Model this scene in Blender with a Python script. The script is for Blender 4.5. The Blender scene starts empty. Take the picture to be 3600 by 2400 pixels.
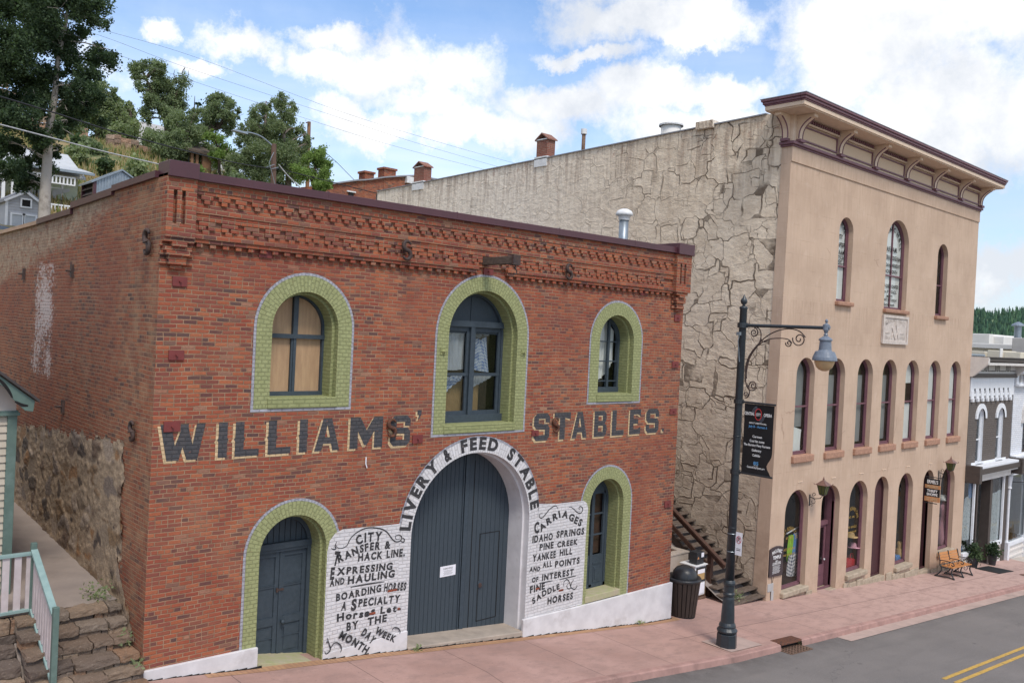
import bpy, bmesh, math, random
import numpy as np
from mathutils import Vector, Matrix, noise, geometry
R = math.radians
SC = bpy.context.scene
COL = SC.collection
random.seed(7)
# ------------------------------------------------------------------ camera
FL, YAW, PIT, ROL = 3013.7, R(42.487), R(-.7076), R(2.763)
fw = Vector((math.sin(YAW)*math.cos(PIT), math.cos(YAW)*math.cos(PIT), math.sin(PIT)))
r0 = Vector((math.cos(YAW), -math.sin(YAW), 0)); u0 = r0.cross(fw)
RT = r0*math.cos(ROL)+u0*math.sin(ROL); UP = u0*math.cos(ROL)-r0*math.sin(ROL)
CP = Vector((-5.086, -14, 5.889))
cd = bpy.data.cameras.new('camera'); cam = bpy.data.objects.new('camera', cd); COL.objects.link(cam)
m = Matrix.Identity(4)
for i in range(3):
    m[i][0], m[i][1], m[i][2], m[i][3] = RT[i], UP[i], -fw[i], CP[i]
cam.matrix_world = m
cd.sensor_width = 36; cd.lens = FL*36/3600; cd.clip_start = .1; cd.clip_end = 6000
SC.camera = cam
def ray(u, v):
    u, v = u*3600/2352, v*3600/2352
    return RT*((u-1800)/FL)-UP*((v-1200)/FL)+fw
def P(u, v, Y):
    'world point seen at (u,v) of a 2352 px wide print, standing at distance Y behind the facade line'
    d = ray(u, v); t = (Y-CP.y)/d.y
    return CP+d*t
# ------------------------------------------------------------------ world
SC.render.engine = 'CYCLES'
vs = SC.view_settings
vs.view_transform = 'Standard'; vs.look = 'None'; vs.exposure = 0.33; vs.gamma = 1
SUN_EL, SUN_AZ = 56, 200     # azimuth clockwise from +y
wd = bpy.data.worlds.new('World'); SC.world = wd; wd.use_nodes = True
nt = wd.node_tree; nt.nodes.clear()
def N(nt, t, ins=None, **kw):
    n = nt.nodes.new(t)
    for k, v in kw.items(): setattr(n, k, v)
    for k, v in (ins or {}).items():
        s = n.inputs[k]
        if hasattr(v, 'is_output') or isinstance(v, bpy.types.NodeSocket): nt.links.new(v, s)
        else: s.default_value = v
    return n
def M_(nt, op, a, b=0.0, c=None, clamp=False):
    n = N(nt, 'ShaderNodeMath', {0: a, 1: b}, operation=op)
    if c is not None:
        if isinstance(c, bpy.types.NodeSocket): nt.links.new(c, n.inputs[2])
        else: n.inputs[2].default_value = c
    n.use_clamp = clamp
    return n.outputs[0]
def build_world():
    tc = N(nt, 'ShaderNodeTexCoord').outputs['Generated']
    sky = N(nt, 'ShaderNodeTexSky', sky_type='NISHITA', sun_disc=False, sun_elevation=R(SUN_EL), sun_rotation=R(SUN_AZ), air_density=1.0, dust_density=.6, ozone_density=1.5)
    nz = N(nt, 'ShaderNodeTexNoise', {'Vector': tc, 'Scale': 6.0, 'Detail': 10.0, 'Roughness': .68})
    off = N(nt, 'ShaderNodeVectorMath', {0: nz.outputs['Color'], 1: (.5, .5, .5)}, operation='SUBTRACT').outputs[0]
    off = N(nt, 'ShaderNodeVectorMath', {0: off, 3: .12}, operation='SCALE').outputs[0]
    d = N(nt, 'ShaderNodeVectorMath', {0: tc, 1: off}, operation='ADD').outputs[0]
    sp = N(nt, 'ShaderNodeSeparateXYZ', {0: d})
    az = M_(nt, 'ARCTAN2', sp.outputs[0], sp.outputs[1])
    hl = M_(nt, 'SQRT', M_(nt, 'ADD', M_(nt, 'MULTIPLY', sp.outputs[0], sp.outputs[0]), M_(nt, 'MULTIPLY', sp.outputs[1], sp.outputs[1])))
    el = M_(nt, 'ARCTAN2', sp.outputs[2], hl)
    cv = N(nt, 'ShaderNodeCombineXYZ', {0: az, 1: el, 2: 0.0}).outputs[0]
    def azel(u, v):
        q = ray(u, v).normalized(); return math.atan2(q.x, q.y), math.asin(q.z)
    B = [(395,75,45,30),(545,115,85,52),(470,180,60,28),(755,88,80,36),(720,150,85,45),(880,165,130,62),(1050,180,130,80),(980,245,160,50),
         (860,290,150,42),(1130,305,220,60),(1300,240,200,55),(1480,215,140,48),(1340,125,110,20),(1480,45,260,48),(1570,90,110,26),(1640,35,120,60),
         (1660,215,120,44),(2010,120,260,170),(2230,250,300,170),(1700,300,260,60),(2330,620,300,90),(1880,60,150,120),(2250,20,300,150),(1300,-120,700,90),(2500,-200,700,260)]
    acc = None
    for (u, v, ru, rv) in B:
        a0, e0 = azel(u, v)
        c_ = N(nt, 'ShaderNodeVectorMath', {0: cv, 1: (a0, e0, 0)}, operation='SUBTRACT').outputs[0]
        c_ = N(nt, 'ShaderNodeVectorMath', {0: c_, 1: (1991/ru*.92, 1991/rv*.92, 1)}, operation='MULTIPLY').outputs[0]
        l = N(nt, 'ShaderNodeVectorMath', {0: c_}, operation='LENGTH').outputs['Value']
        w = M_(nt, 'SUBTRACT', 1.30, l, clamp=False); w = M_(nt, 'MAXIMUM', w, 0.0)
        acc = w if acc is None else M_(nt, 'SMOOTH_MAX', acc, w, .12)
    # clouds elsewhere in the sky
    n2 = N(nt, 'ShaderNodeTexNoise', {'Vector': tc, 'Scale': 2.2, 'Detail': 5.0, 'Roughness': .55}).outputs['Fac']
    n3 = N(nt, 'ShaderNodeTexNoise', {'Vector': tc, 'Scale': 9.0, 'Detail': 10.0, 'Roughness': .66}).outputs['Fac']
    dirv = Vector(ray(1300, 500)).normalized()
    fr = N(nt, 'ShaderNodeVectorMath', {0: tc, 1: tuple(dirv)}, operation='DOT_PRODUCT').outputs['Value']
    out_ = N(nt, 'ShaderNodeMapRange', {0: fr, 1: .8, 2: .55, 3: 0.0, 4: 1.0}).outputs[0]
    oc = N(nt, 'ShaderNodeMapRange', {0: n2, 1: .42, 2: .6, 3: 0.0, 4: .9}).outputs[0]
    acc = M_(nt, 'MAXIMUM', acc, M_(nt, 'MULTIPLY', out_, oc))
    acc = M_(nt, 'ADD', acc, M_(nt, 'MULTIPLY', M_(nt, 'SUBTRACT', n3, .47), 2.6))
    fac = N(nt, 'ShaderNodeMapRange', {0: acc, 1: -.02, 2: 1.0, 3: 0.0, 4: .97}, interpolation_type='SMOOTHSTEP').outputs[0]
    # thin veil low in the sky
    s2 = N(nt, 'ShaderNodeSeparateXYZ', {0: tc})
    veil = N(nt, 'ShaderNodeMapRange', {0: s2.outputs[2], 1: .02, 2: .40, 3: .80, 4: 0.05}).outputs[0]
    vn = N(nt, 'ShaderNodeTexNoise', {'Vector': N(nt, 'ShaderNodeVectorMath', {0: tc, 1: (2, 2, 14)}, operation='MULTIPLY').outputs[0], 'Scale': 3.0, 'Detail': 4.0}).outputs['Fac']
    veil = M_(nt, 'MULTIPLY', veil, M_(nt, 'ADD', vn, .45), clamp=True)
    fac = M_(nt, 'MAXIMUM', fac, veil)
    shade = N(nt, 'ShaderNodeMapRange', {0: N(nt, 'ShaderNodeTexNoise', {'Vector': tc, 'Scale': 4.2, 'Detail': 9.0, 'Roughness': .62}).outputs['Fac'], 1: .40, 2: .57, 3: .0, 4: 1.0}).outputs[0]
    cc = N(nt, 'ShaderNodeMix', {0: shade, 6: (.64, .67, .72, 1), 7: (.97, .96, .945, 1)}, data_type='RGBA').outputs[2]
    sk = N(nt, 'ShaderNodeMix', {0: 1.0, 6: sky.outputs[0], 7: (.106, .144, .176, 1)}, data_type='RGBA', blend_type='MULTIPLY').outputs[2]
    mx = N(nt, 'ShaderNodeMix', {0: fac, 6: sk, 7: cc}, data_type='RGBA').outputs[2]
    bg = N(nt, 'ShaderNodeBackground', {'Color': mx, 'Strength': 1.0})
    o = N(nt, 'ShaderNodeOutputWorld'); nt.links.new(bg.outputs[0], o.inputs[0])
build_world()
sd = bpy.data.lights.new('sun', 'SUN'); sd.energy = 2.1; sd.angle = R(16); sd.color = (1, .93, .84)
so = bpy.data.objects.new('sun', sd); COL.objects.link(so)
sdir = Vector((math.sin(R(SUN_AZ))*math.cos(R(SUN_EL)), math.cos(R(SUN_AZ))*math.cos(R(SUN_EL)), math.sin(R(SUN_EL))))
so.rotation_euler = sdir.to_track_quat('Z', 'Y').to_euler(); so.location = sdir*50
# ------------------------------------------------------------------ materials
MC = {}
def newmat(name):
    mt = bpy.data.materials.new(name); mt.use_nodes = True
    t = mt.node_tree; t.nodes.clear()
    p = N(t, 'ShaderNodeBsdfPrincipled'); o = N(t, 'ShaderNodeOutputMaterial'); t.links.new(p.outputs[0], o.inputs[0])
    return mt, t, p
def mixc(t, f, a, b, bt='MIX'):
    def c(x): return tuple(x)+(1,) if isinstance(x, (tuple, list)) and len(x) == 3 else x
    return N(t, 'ShaderNodeMix', {0: f, 6: c(a), 7: c(b)}, data_type='RGBA', blend_type=bt).outputs[2]
def rng(t, x, a, b, lo=0.0, hi=1.0):
    return N(t, 'ShaderNodeMapRange', {0: x, 1: a, 2: b, 3: lo, 4: hi}).outputs[0]
def nz(t, vec, sc, det=4.0, ro=.55, k='Fac'):
    return N(t, 'ShaderNodeTexNoise', {'Vector': vec, 'Scale': sc, 'Detail': det, 'Roughness': ro}).outputs[k]
def uvn(t): return N(t, 'ShaderNodeTexCoord').outputs['UV']
def obn(t): return N(t, 'ShaderNodeTexCoord').outputs['Object']
def vmul(t, v, k): return N(t, 'ShaderNodeVectorMath', {0: v, 1: k}, operation='MULTIPLY').outputs[0]
def vadd(t, v, k): return N(t, 'ShaderNodeVectorMath', {0: v, 1: k}, operation='ADD').outputs[0]
def bump(t, p, h, s=.5, d=.01):
    b = N(t, 'ShaderNodeBump', {'Height': h, 'Strength': s, 'Distance': d}); t.links.new(b.outputs[0], p.inputs['Normal'])
def mat(name, c1, c2=None, ns=6, rough=.7, metal=0.0, bs=0.0, bsc=40, spec=.3, lo=.35, hi=.65, co='obj', stretch=None, dirt=0.0, dirtc=(.1,.085,.07), emis=None):
    if name in MC: return MC[name]
    mt, t, p = newmat(name)
    v = obn(t) if co == 'obj' else uvn(t)
    if stretch: v = vmul(t, v, stretch)
    c2 = c2 or tuple(x*.8 for x in c1)
    c = mixc(t, rng(t, nz(t, v, ns, 6), lo, hi), c1, c2)
    if dirt:
        c = mixc(t, rng(t, nz(t, vadd(t, v, (7.1, 3.3, 1.7)), ns*.45, 8, .65), .56, .72, 0, dirt), c, dirtc)
    t.links.new(c, p.inputs['Base Color'])
    p.inputs['Roughness'].default_value = rough; p.inputs['Metallic'].default_value = metal; p.inputs['Specular IOR Level'].default_value = spec
    if bs: bump(t, p, nz(t, v, bsc, 6, .6), bs, .01)
    MC[name] = mt; return mt
def brickmat(name, ramp=None, mortar=(.38,.235,.15), paint=None, paint2=None, bw=.215, rh=.0708, ms=.0105, bstr=.9, extra=None, chips=None, off=0.0, sqf=7):
    if name in MC: return MC[name]
    mt, t, p = newmat(name)
    uv = uvn(t)
    uvw = vadd(t, uv, (off, 0, 0))
    dn = N(t, 'ShaderNodeVectorMath', {0: nz(t, uv, 5.0, 3, .5, 'Color'), 1: (.5, .5, .5)}, operation='SUBTRACT').outputs[0]
    dn2 = N(t, 'ShaderNodeVectorMath', {0: nz(t, uv, 1.1, 1, .5, 'Color'), 1: (.5, .5, .5)}, operation='SUBTRACT').outputs[0]
    v = vadd(t, vadd(t, uvw, vmul(t, dn, (.022, .014, 0))), vmul(t, dn2, (.1, .05, 0)))
    b = N(t, 'ShaderNodeTexBrick', {'Vector': v, 'Color1': (0, 0, 0, 1), 'Color2': (1, 1, 1, 1), 'Mortar': (.5, .5, .5, 1), 'Scale': 1.0, 'Mortar Size': ms, 'Mortar Smooth': .45, 'Bias': 0.0, 'Brick Width': bw, 'Row Height': rh}, offset=.5, squash=.5, squash_frequency=sqf)
    rnd = b.outputs['Color']; fac = b.outputs['Fac']
    if paint:
        c = mixc(t, rng(t, nz(t, uv, 9, 6), .35, .65), paint, paint2 or tuple(x*.85 for x in paint))
        c = mixc(t, rng(t, nz(t, vmul(t, uv, (1, .4, 1)), 2.2, 7, .7), .5, .75, 0, .35), c, tuple(x*.66 for x in paint))
        c = mixc(t, rng(t, N(t, 'ShaderNodeRGBToBW', {0: rnd}).outputs[0], 0, 1, 0, .32), c, tuple(x*.72 for x in paint))
        c = mixc(t, M_(t, 'MULTIPLY', fac, .45), c, tuple(x*.55 for x in paint))
        if chips:
            c = mixc(t, rng(t, nz(t, vmul(t, uv, (1, 1.7, 1)), 5.3, 7, .7), .62, .68, 0, .8), c, chips)
    else:
        cr = N(t, 'ShaderNodeValToRGB', {0: rnd}); e = cr.color_ramp; e.interpolation = 'LINEAR'
        while len(e.elements) < len(ramp): e.elements.new(.5)
        for i, (ps, cc) in enumerate(ramp):
            e.elements[i].position = ps; e.elements[i].color = cc+(1,)
        c = mixc(t, rng(t, nz(t, uv, 26, 5), .3, .7, 0, .5), cr.outputs[0], (.20, .075, .05))
        c = mixc(t, rng(t, nz(t, uv, .5, 3), .35, .7, 0, .22), c, (.15, .07, .06))
        c = mixc(t, rng(t, nz(t, vadd(t, uv, (3, 9, 0)), 1.3, 5), .45, .75, 0, .35), c, (.38, .14, .075))
        mo = mixc(t, rng(t, nz(t, uv, 3, 5), .35, .65), mortar, tuple(x*.62 for x in mortar))
        c = mixc(t, fac, c, mo)
        c = mixc(t, rng(t, nz(t, uv, 60, 3, .5), .72, .76, 0, .55), c, (.62, .52, .42))
        c = mixc(t, rng(t, nz(t, vmul(t, uv, (1.2, .35, 1)), 1.4, 7, .7), .55, .75, 0, .30), c, (.15, .06, .045))
        c = mixc(t, rng(t, nz(t, vadd(t, uv, (17, 3, 0)), .8, 6, .7), .58, .72, 0, .32), c, mortar)
        c = mixc(t, rng(t, nz(t, vadd(t, uv, (31, 5, 0)), 7, 8, .75), .66, .74, 0, .35), c, (.50, .38, .29))
        c = mixc(t, rng(t, nz(t, vadd(t, uv, (41, 7, 0)), .33, 5, .6), .50, .66, 0, .34), c, (.23, .06, .042)); c = mixc(t, rng(t, nz(t, vadd(t, uv, (5, 47, 0)), .42, 6, .65), .56, .70, 0, .20), c, (.45, .23, .13))
        if extra: c = extra(t, uv, c, fac)
    t.links.new(c, p.inputs['Base Color'])
    p.inputs['Roughness'].default_value = .85; p.inputs['Specular IOR Level'].default_value = .2
    h = M_(t, 'SUBTRACT', 1.0, fac)
    h = M_(t, 'ADD', h, M_(t, 'MULTIPLY', nz(t, uv, 38, 5), .55))
    h = M_(t, 'ADD', h, M_(t, 'MULTIPLY', N(t, 'ShaderNodeRGBToBW', {0: rnd}).outputs[0], .35))
    bump(t, p, h, bstr, .012)
    MC[name] = mt; return mt
RED = [(0.0, (.47, .155, .07)), (.2, (.38, .09, .045)), (.36, (.28, .062, .04)), (.5, (.42, .12, .052)), (.64, (.21, .062, .052)), (.76, (.30, .085, .055)), (.86, (.115, .052, .052)), (.93, (.065, .056, .06)), (1.0, (.42, .22, .14))]
RED2 = [(0.0, (.36, .14, .07)), (.25, (.32, .11, .06)), (.45, (.26, .085, .05)), (.6, (.28, .12, .07)), (.74, (.20, .085, .06)), (.86, (.13, .08, .065)), (.94, (.07, .06, .06)), (1.0, (.36, .2, .12))]
def side_extra(t, uv, c, fac):
    s = N(t, 'ShaderNodeSeparateXYZ', {0: uv}); y, z = s.outputs[0], s.outputs[1]
    n1 = nz(t, vmul(t, uv, (4.0, 7.0, 1)), 2.0, 8, .75)
    # worn whitewash patch
    cy = M_(t, 'ABSOLUTE', M_(t, 'SUBTRACT', y, 6.75)); a = rng(t, cy, 1.9, .6)
    a2 = M_(t, 'MULTIPLY', rng(t, z, 4.0, 4.5), rng(t, z, 7.2, 6.8))
    w = M_(t, 'MULTIPLY', M_(t, 'MULTIPLY', a, a2), .46)
    w = M_(t, 'ADD', w, M_(t, 'MULTIPLY', M_(t, 'SUBTRACT', nz(t, uv, 1.1, 4), .5), .55))
    f = rng(t, M_(t, 'ADD', n1, w), .90, 1.02, 0, .72)
    c = mixc(t, f, c, (.66, .58, .54))
    # old render under the coping
    top = M_(t, 'ADD', M_(t, 'MULTIPLY', y, .16), M_(t, 'SUBTRACT', z, 8.35))
    f2 = rng(t, M_(t, 'ADD', M_(t, 'MULTIPLY', top, .75), M_(t, 'ADD', M_(t, 'MULTIPLY', n1, .8), M_(t, 'MULTIPLY', nz(t, uv, 1.3, 4), .7))), .50, .72, 0, .9)
    f2 = M_(t, 'MULTIPLY', f2, rng(t, y, 1.9, 2.8))
    f2 = M_(t, 'MULTIPLY', f2, rng(t, nz(t, vmul(t, uv, (1, 1.6, 1)), 3.2, 9, .75), .40, .50, .15, 1.0))
    c = mixc(t, f2, c, mixc(t, rng(t, nz(t, uv, 5, 8, .7), .35, .65), (.46, .35, .25), (.25, .17, .12)))
    # dusty tan band near the corner
    f3 = M_(t, 'MULTIPLY', rng(t, y, 3.0, 1.0), rng(t, nz(t, uv, 2.5, 5), .45, .65, 0, .4))
    return mixc(t, f3, c, (.42, .27, .16))
def M(k): return MC[k]
def defs():
    brickmat('brick', RED)
    brickmat('brick_side', RED2, extra=side_extra, off=.09)
    brickmat('brick_far', RED, bw=.3, rh=.1, ms=.014)
    brickmat('brick_chimney', [(0, (.33, .13, .09)), (.5, (.27, .10, .075)), (1, (.38, .19, .14))], mortar=(.36, .28, .23))
    brickmat('green_brick', paint=(.33, .345, .165), paint2=(.26, .275, .125), chips=(.30, .27, .15))
    brickmat('green_ring', paint=(.36, .375, .185), paint2=(.285, .30, .14), chips=(.30, .26, .13), bw=.125, sqf=99)
    brickmat('grey_edge', paint=(.42, .42, .47), paint2=(.33, .32, .36), chips=(.3, .12, .08))
    brickmat('white_brick', paint=(.70, .68, .69), paint2=(.63, .60, .60), chips=(.50, .38, .30), bstr=.8)
    brickmat('black_paint', paint=(.068, .07, .078), paint2=(.10, .09, .09), chips=(.24, .10, .075))
    brickmat('lettering', paint=(.045, .045, .05), paint2=(.07, .065, .065), bstr=.5, chips=(.2, .17, .16))
    brickmat('cream_paint', paint=(.68, .50, .30), paint2=(.60, .42, .24), chips=(.35, .14, .08))
    brickmat('dark_red_paint', paint=(.23, .045, .04), paint2=(.20, .04, .035), chips=(.36, .11, .06))
    brickmat('bared_brick', paint=(.30, .085, .045), paint2=(.22, .06, .04))
    brickmat('grey_painted_brick', paint=(.155, .13, .115), paint2=(.13, .11, .1), bw=.3, rh=.1)
    brickmat('white_painted_brick', paint=(.78, .79, .82), paint2=(.72, .73, .77), bw=.3, rh=.1)
    brickmat('edging', [(0, (.50, .27, .16)), (.5, (.42, .22, .13)), (1, (.55, .33, .2))], mortar=(.2, .13, .1), bw=.3, rh=.1)
    mat('plinth', (.68, .66, .67), (.58, .56, .57), 3, .8, bs=.35, bsc=9, dirt=.75, dirtc=(.42,.385,.37))
    mat('coping', (.085, .03, .04), (.07, .026, .034), 2, .38, metal=.0, spec=.45, bs=.05, bsc=2)
    mat('coping_tan', (.45, .30, .21), (.38, .25, .17), 3, .6)
    mat('teal', (.050, .067, .085), (.040, .055, .070), 12, .55, spec=.35, bs=.25, bsc=30, dirt=.25, dirtc=(.075,.085,.095))
    mat('teal_board', (.054, .070, .086), (.042, .056, .070), 7, .6, bs=.3, bsc=18, stretch=(14, 14, 1), dirt=.3, dirtc=(.07,.08,.09))
    mat('joint', (.022, .029, .037), None, 5, .8)
    mat('plywood', (.46, .30, .175), (.38, .24, .14), 2.5, .6, stretch=(8, 8, 1), dirt=.3, dirtc=(.3,.19,.11))
    mat('plate', (.20, .045, .042), (.16, .038, .036), 5, .55, bs=.1)
    mat('iron', (.045, .035, .035), (.085, .05, .04), 14, .65, bs=.3, bsc=60)
    mat('rust', (.16, .06, .03), (.06, .035, .03), 20, .8, bs=.4, bsc=60)
    mat('timber', (.075, .055, .045), (.13, .10, .08), 10, .85, bs=.6, bsc=22, stretch=(1, 1, 8))
    mat('step_wood', (.16, .12, .095), (.09, .065, .05), 5, .85, bs=.5, bsc=25, stretch=(1, 6, 1), dirt=.6, dirtc=(.24,.2,.17))
    mat('rail_wood', (.09, .045, .03), (.06, .032, .024), 6, .75, bs=.3)
    mat('pink_sill', (.48, .31, .24), None, 6, .6)
    mat('worn_green', (.36, .36, .19), (.42, .37, .26), 7, .8, bs=.4, bsc=25, dirt=.6, dirtc=(.4,.33,.24))
    mat('stone_sill', (.45, .37, .28), (.33, .27, .2), 6, .85, bs=.7, bsc=18, dirt=.4)
    mat('red_stone', (.44, .25, .17), (.33, .18, .125), 9, .85, bs=.8, bsc=20, dirt=.3, dirtc=(.5,.3,.2))
    mat('purple', (.19, .088, .108), (.155, .072, .09), 6, .5, spec=.35)
    mat('cream_wood', (.70, .54, .41), (.63, .48, .36), 5, .6)
    mat('grain_wood', (.66, .49, .34), (.55, .40, .27), 9, .6, stretch=(22, 22, 1))
    mat('plaque', (.62, .55, .50), (.50, .43, .38), 8, .8, bs=.4, bsc=20)
    mat('plaque_dark', (.40, .33, .29), None, 8, .9)
    mat('concrete', (.42, .35, .29), (.33, .28, .235), 3, .9, bs=.4, bsc=20, dirt=.5, dirtc=(.22,.18,.15))
    mat('path_concrete', (.30, .25, .22), (.24, .20, .18), 1.6, .9, bs=.25, bsc=25, dirt=.5, dirtc=(.16,.13,.11))
    mat('galv', (.30, .34, .38), (.24, .28, .32), 9, .4, metal=.5)
    mat('white_metal', (.78, .78, .78), (.66, .66, .66), 6, .5, dirt=.4, dirtc=(.35,.28,.24))
    mat('black_metal', (.018, .02, .024), (.026, .029, .034), 10, .42, spec=.5)
    mat('lamp_paint', (.026, .034, .042), (.020, .026, .032), 12, .38, spec=.5, bs=.08)
    mat('lamp_head', (.18, .21, .26), (.14, .165, .21), 14, .42, spec=.5)
    mat('globe', (.55, .36, .19), (.48, .31, .16), 5, .25, spec=.5)
    mat('banner', (.012, .012, .014), (.018, .018, .02), 3, .5)
    mat('white_ink', (.82, .82, .82), None, 5, .5, lo=2, hi=3)
    mat('blue_ink', (.12, .33, .62), None, 5, .5, lo=2, hi=3)
    mat('red_ink', (.50, .045, .05), None, 5, .5, lo=2, hi=3)
    mat('black_ink', (.02, .02, .02), None, 5, .5, lo=2, hi=3)
    mat('gold_ink', (.36, .23, .06), None, 5, .5, lo=2, hi=3)
    mat('orange_ink', (.55, .27, .13), (.48, .22, .1), 8, .5)
    mat('paper', (.78, .77, .82), None, 5, .6, lo=2, hi=3)
    mat('bin_slat', (.055, .04, .033), (.038, .028, .024), 8, .6, bs=.3, bsc=30, stretch=(1, 1, .3))
    mat('bin_lid', (.022, .022, .024), (.03, .03, .032), 10, .35, spec=.5)
    mat('bench_slat', (.55, .235, .075), (.44, .18, .055), 9, .5, stretch=(2, 12, 12), bs=.15)
    mat('dark', (.014, .013, .014), (.02, .018, .018), 3, .9)
    mat('room', (.05, .04, .035), (.035, .03, .028), 2, .9)
    mat('curtain', (.52, .54, .58), (.44, .46, .50), 3, .9)
    mat('blind', (.74, .74, .70), (.68, .68, .64), 2, .85)
    mat('grey_reflection', (.26, .265, .26), (.19, .195, .20), 1.2, .8)  # grey of window reflections put into a sheet behind the glass
    mat('ochre', (.40, .26, .12), (.33, .2, .09), 4, .8)
    mat('siding', (.50, .44, .36), (.44, .385, .31), 4, .75, dirt=.35, dirtc=(.34,.29,.24), bs=.15, bsc=20)
    mat('gable', (.56, .50, .45), (.50, .44, .40), 3, .8)
    mat('porch_green', (.12, .18, .158), (.10, .15, .132), 8, .5, dirt=.35, dirtc=(.24,.32,.30))
    mat('porch_light', (.27, .375, .36), (.22, .32, .31), 8, .5, dirt=.3, dirtc=(.15,.22,.2))
    mat('picket', (.56, .50, .50), (.48, .42, .42), 6, .6, dirt=.3, dirtc=(.4,.34,.32))
    mat('rubber', (.02, .02, .02), None, 8, .8)
    mat('roof_dark', (.05, .045, .045), (.07, .06, .06), 6, .8)
    mat('roof_grey', (.30, .30, .32), (.25, .25, .27), 4, .6)
    mat('roof_white', (.52, .53, .54), (.46, .47, .48), 4, .5)
    mat('shed_wall', (.46, .47, .51), (.42, .43, .47), 4, .7)
    mat('white_trim', (.76, .77, .80), (.70, .71, .74), 5, .6)
    mat('warm_trim', (.70, .66, .62), (.62, .58, .55), 5, .6)  # off-white trim colour, warmer than the white trim
    mat('sage', (.46, .50, .40), (.40, .44, .35), 3, .7)
    mat('pale_green', (.48, .55, .42), None, 3, .7)
    mat('dark_trim', (.085, .068, .06), (.07, .056, .05), 6, .55)
    mat('beige', (.66, .60, .48), (.60, .54, .43), 2, .7)
    mat('rooftop_white', (.74, .72, .69), (.68, .66, .63), 1.5, .8)
    mat('rooftop_grey', (.45, .43, .42), (.38, .37, .36), 1.5, .85)
    mat('pole_wood', (.16, .10, .075), (.11, .07, .055), 6, .9, bs=.5, stretch=(6, 6, .6))
    mat('pole_brown', (.30, .17, .10), (.22, .12, .07), 4, .9)
    mat('cable', (.03, .03, .032), None, 4, .6); mat('cable_grey', (.16, .17, .19), None, 4, .5); mat('cable_light', (.5, .5, .5), None, 4, .5)
    mat('bark_pale', (.40, .36, .32), (.20, .17, .15), 3.5, .85, bs=.4, bsc=12, lo=.5, hi=.75)
    mat('bark', (.12, .09, .07), (.07, .055, .045), 5, .9, bs=.4)
    mat('bark_grey', (.26, .21, .18), (.17, .14, .12), 5, .9)
    mat('car_paint', (.10, .12, .17), (.09, .11, .155), 3, .25, metal=.3, spec=.6)
    mat('terracotta', (.2, .05, .03), None, 4, .7)
    mat('pink_cloth', (.55, .28, .33), (.5, .25, .3), 5, .8); mat('straw', (.50, .33, .15), (.42, .27, .12), 9, .8)
    mat('red_cloth', (.45, .02, .03), (.38, .02, .03), 6, .6); mat('lime_cloth', (.32, .55, .05), None, 5, .8)
    mat('blue_cloth', (.10, .24, .48), (.08, .2, .4), 5, .8); mat('lace', (.60, .63, .63), (.2, .22, .2), 14, .9, lo=.56, hi=.66)
    mat('skin_wood', (.40, .22, .14), None, 5, .6)
    mat('brown_door', (.075, .03, .035), (.06, .025, .03), 6, .5)
    mat('rust_iron', (.13, .07, .05), (.2, .13, .09), 14, .7, bs=.2)
    mat('copper', (.26, .15, .12), (.20, .12, .1), 12, .45, metal=.4)
    mat('amber', (.13, .14, .05), (.09, .1, .04), 18, .3, stretch=(12, 12, 1))
    # clothes and checks
    for nm, a, b, s in (('gingham', (.62, .66, .72), (.16, .25, .46), 14), ('plaid', (.60, .58, .55), (.04, .05, .09), 9)):
        mt, t, p = newmat(nm); v = uvn(t)
        s_ = N(t, 'ShaderNodeSeparateXYZ', {0: vmul(t, v, (s, s, s))})
        f1 = M_(t, 'GREATER_THAN', M_(t, 'FRACT', s_.outputs[0]), .5); f2 = M_(t, 'GREATER_THAN', M_(t, 'FRACT', s_.outputs[1]), .5)
        t.links.new(mixc(t, M_(t, 'MULTIPLY', M_(t, 'ADD', f1, f2), .5), a, b), p.inputs['Base Color']); p.inputs['Roughness'].default_value = .9
        MC[nm] = mt
    # window glass
    mt = bpy.data.materials.new('glass'); mt.use_nodes = True; t = mt.node_tree; t.nodes.clear()
    tr = N(t, 'ShaderNodeBsdfTransparent', {'Color': (.86, .88, .88, 1)}); gl = N(t, 'ShaderNodeBsdfGlossy', {'Color': (.9, .93, .95, 1), 'Roughness': .02})
    nb = N(t, 'ShaderNodeBump', {'Height': nz(t, obn(t), 3, 2), 'Strength': .06, 'Distance': .02}); t.links.new(nb.outputs[0], gl.inputs['Normal'])
    ge = N(t, 'ShaderNodeNewGeometry'); dt = M_(t, 'ABSOLUTE', N(t, 'ShaderNodeVectorMath', {0: ge.outputs['Incoming'], 1: ge.outputs['Normal']}, operation='DOT_PRODUCT').outputs['Value'])
    f = M_(t, 'ADD', M_(t, 'MULTIPLY', M_(t, 'POWER', M_(t, 'SUBTRACT', 1.0, dt), 5.0), .9), .05)
    mx = N(t, 'ShaderNodeMixShader', {0: f}); t.links.new(tr.outputs[0], mx.inputs[1]); t.links.new(gl.outputs[0], mx.inputs[2])
    o = N(t, 'ShaderNodeOutputMaterial'); t.links.new(mx.outputs[0], o.inputs[0]); MC['glass'] = mt
    # tan stucco scored as ashlar
    mt, t, p = newmat('stucco'); v = uvn(t)
    c = mixc(t, rng(t, nz(t, v, .7, 5), .35, .65), (.58, .425, .315), (.50, .36, .265))
    c = mixc(t, rng(t, nz(t, vmul(t, v, (9, .9, 1)), 1.2, 6), .5, .8, 0, .35), c, (.40, .27, .18))
    c = mixc(t, rng(t, nz(t, v, 2.3, 7, .7), .55, .75, 0, .35), c, (.66, .52, .42))
    c = mixc(t, rng(t, nz(t, vadd(t, vmul(t, v, (1, .5, 1)), (3, 1, 0)), 1.1, 8, .72), .5, .72, 0, .35), c, (.42, .29, .21))
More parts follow.
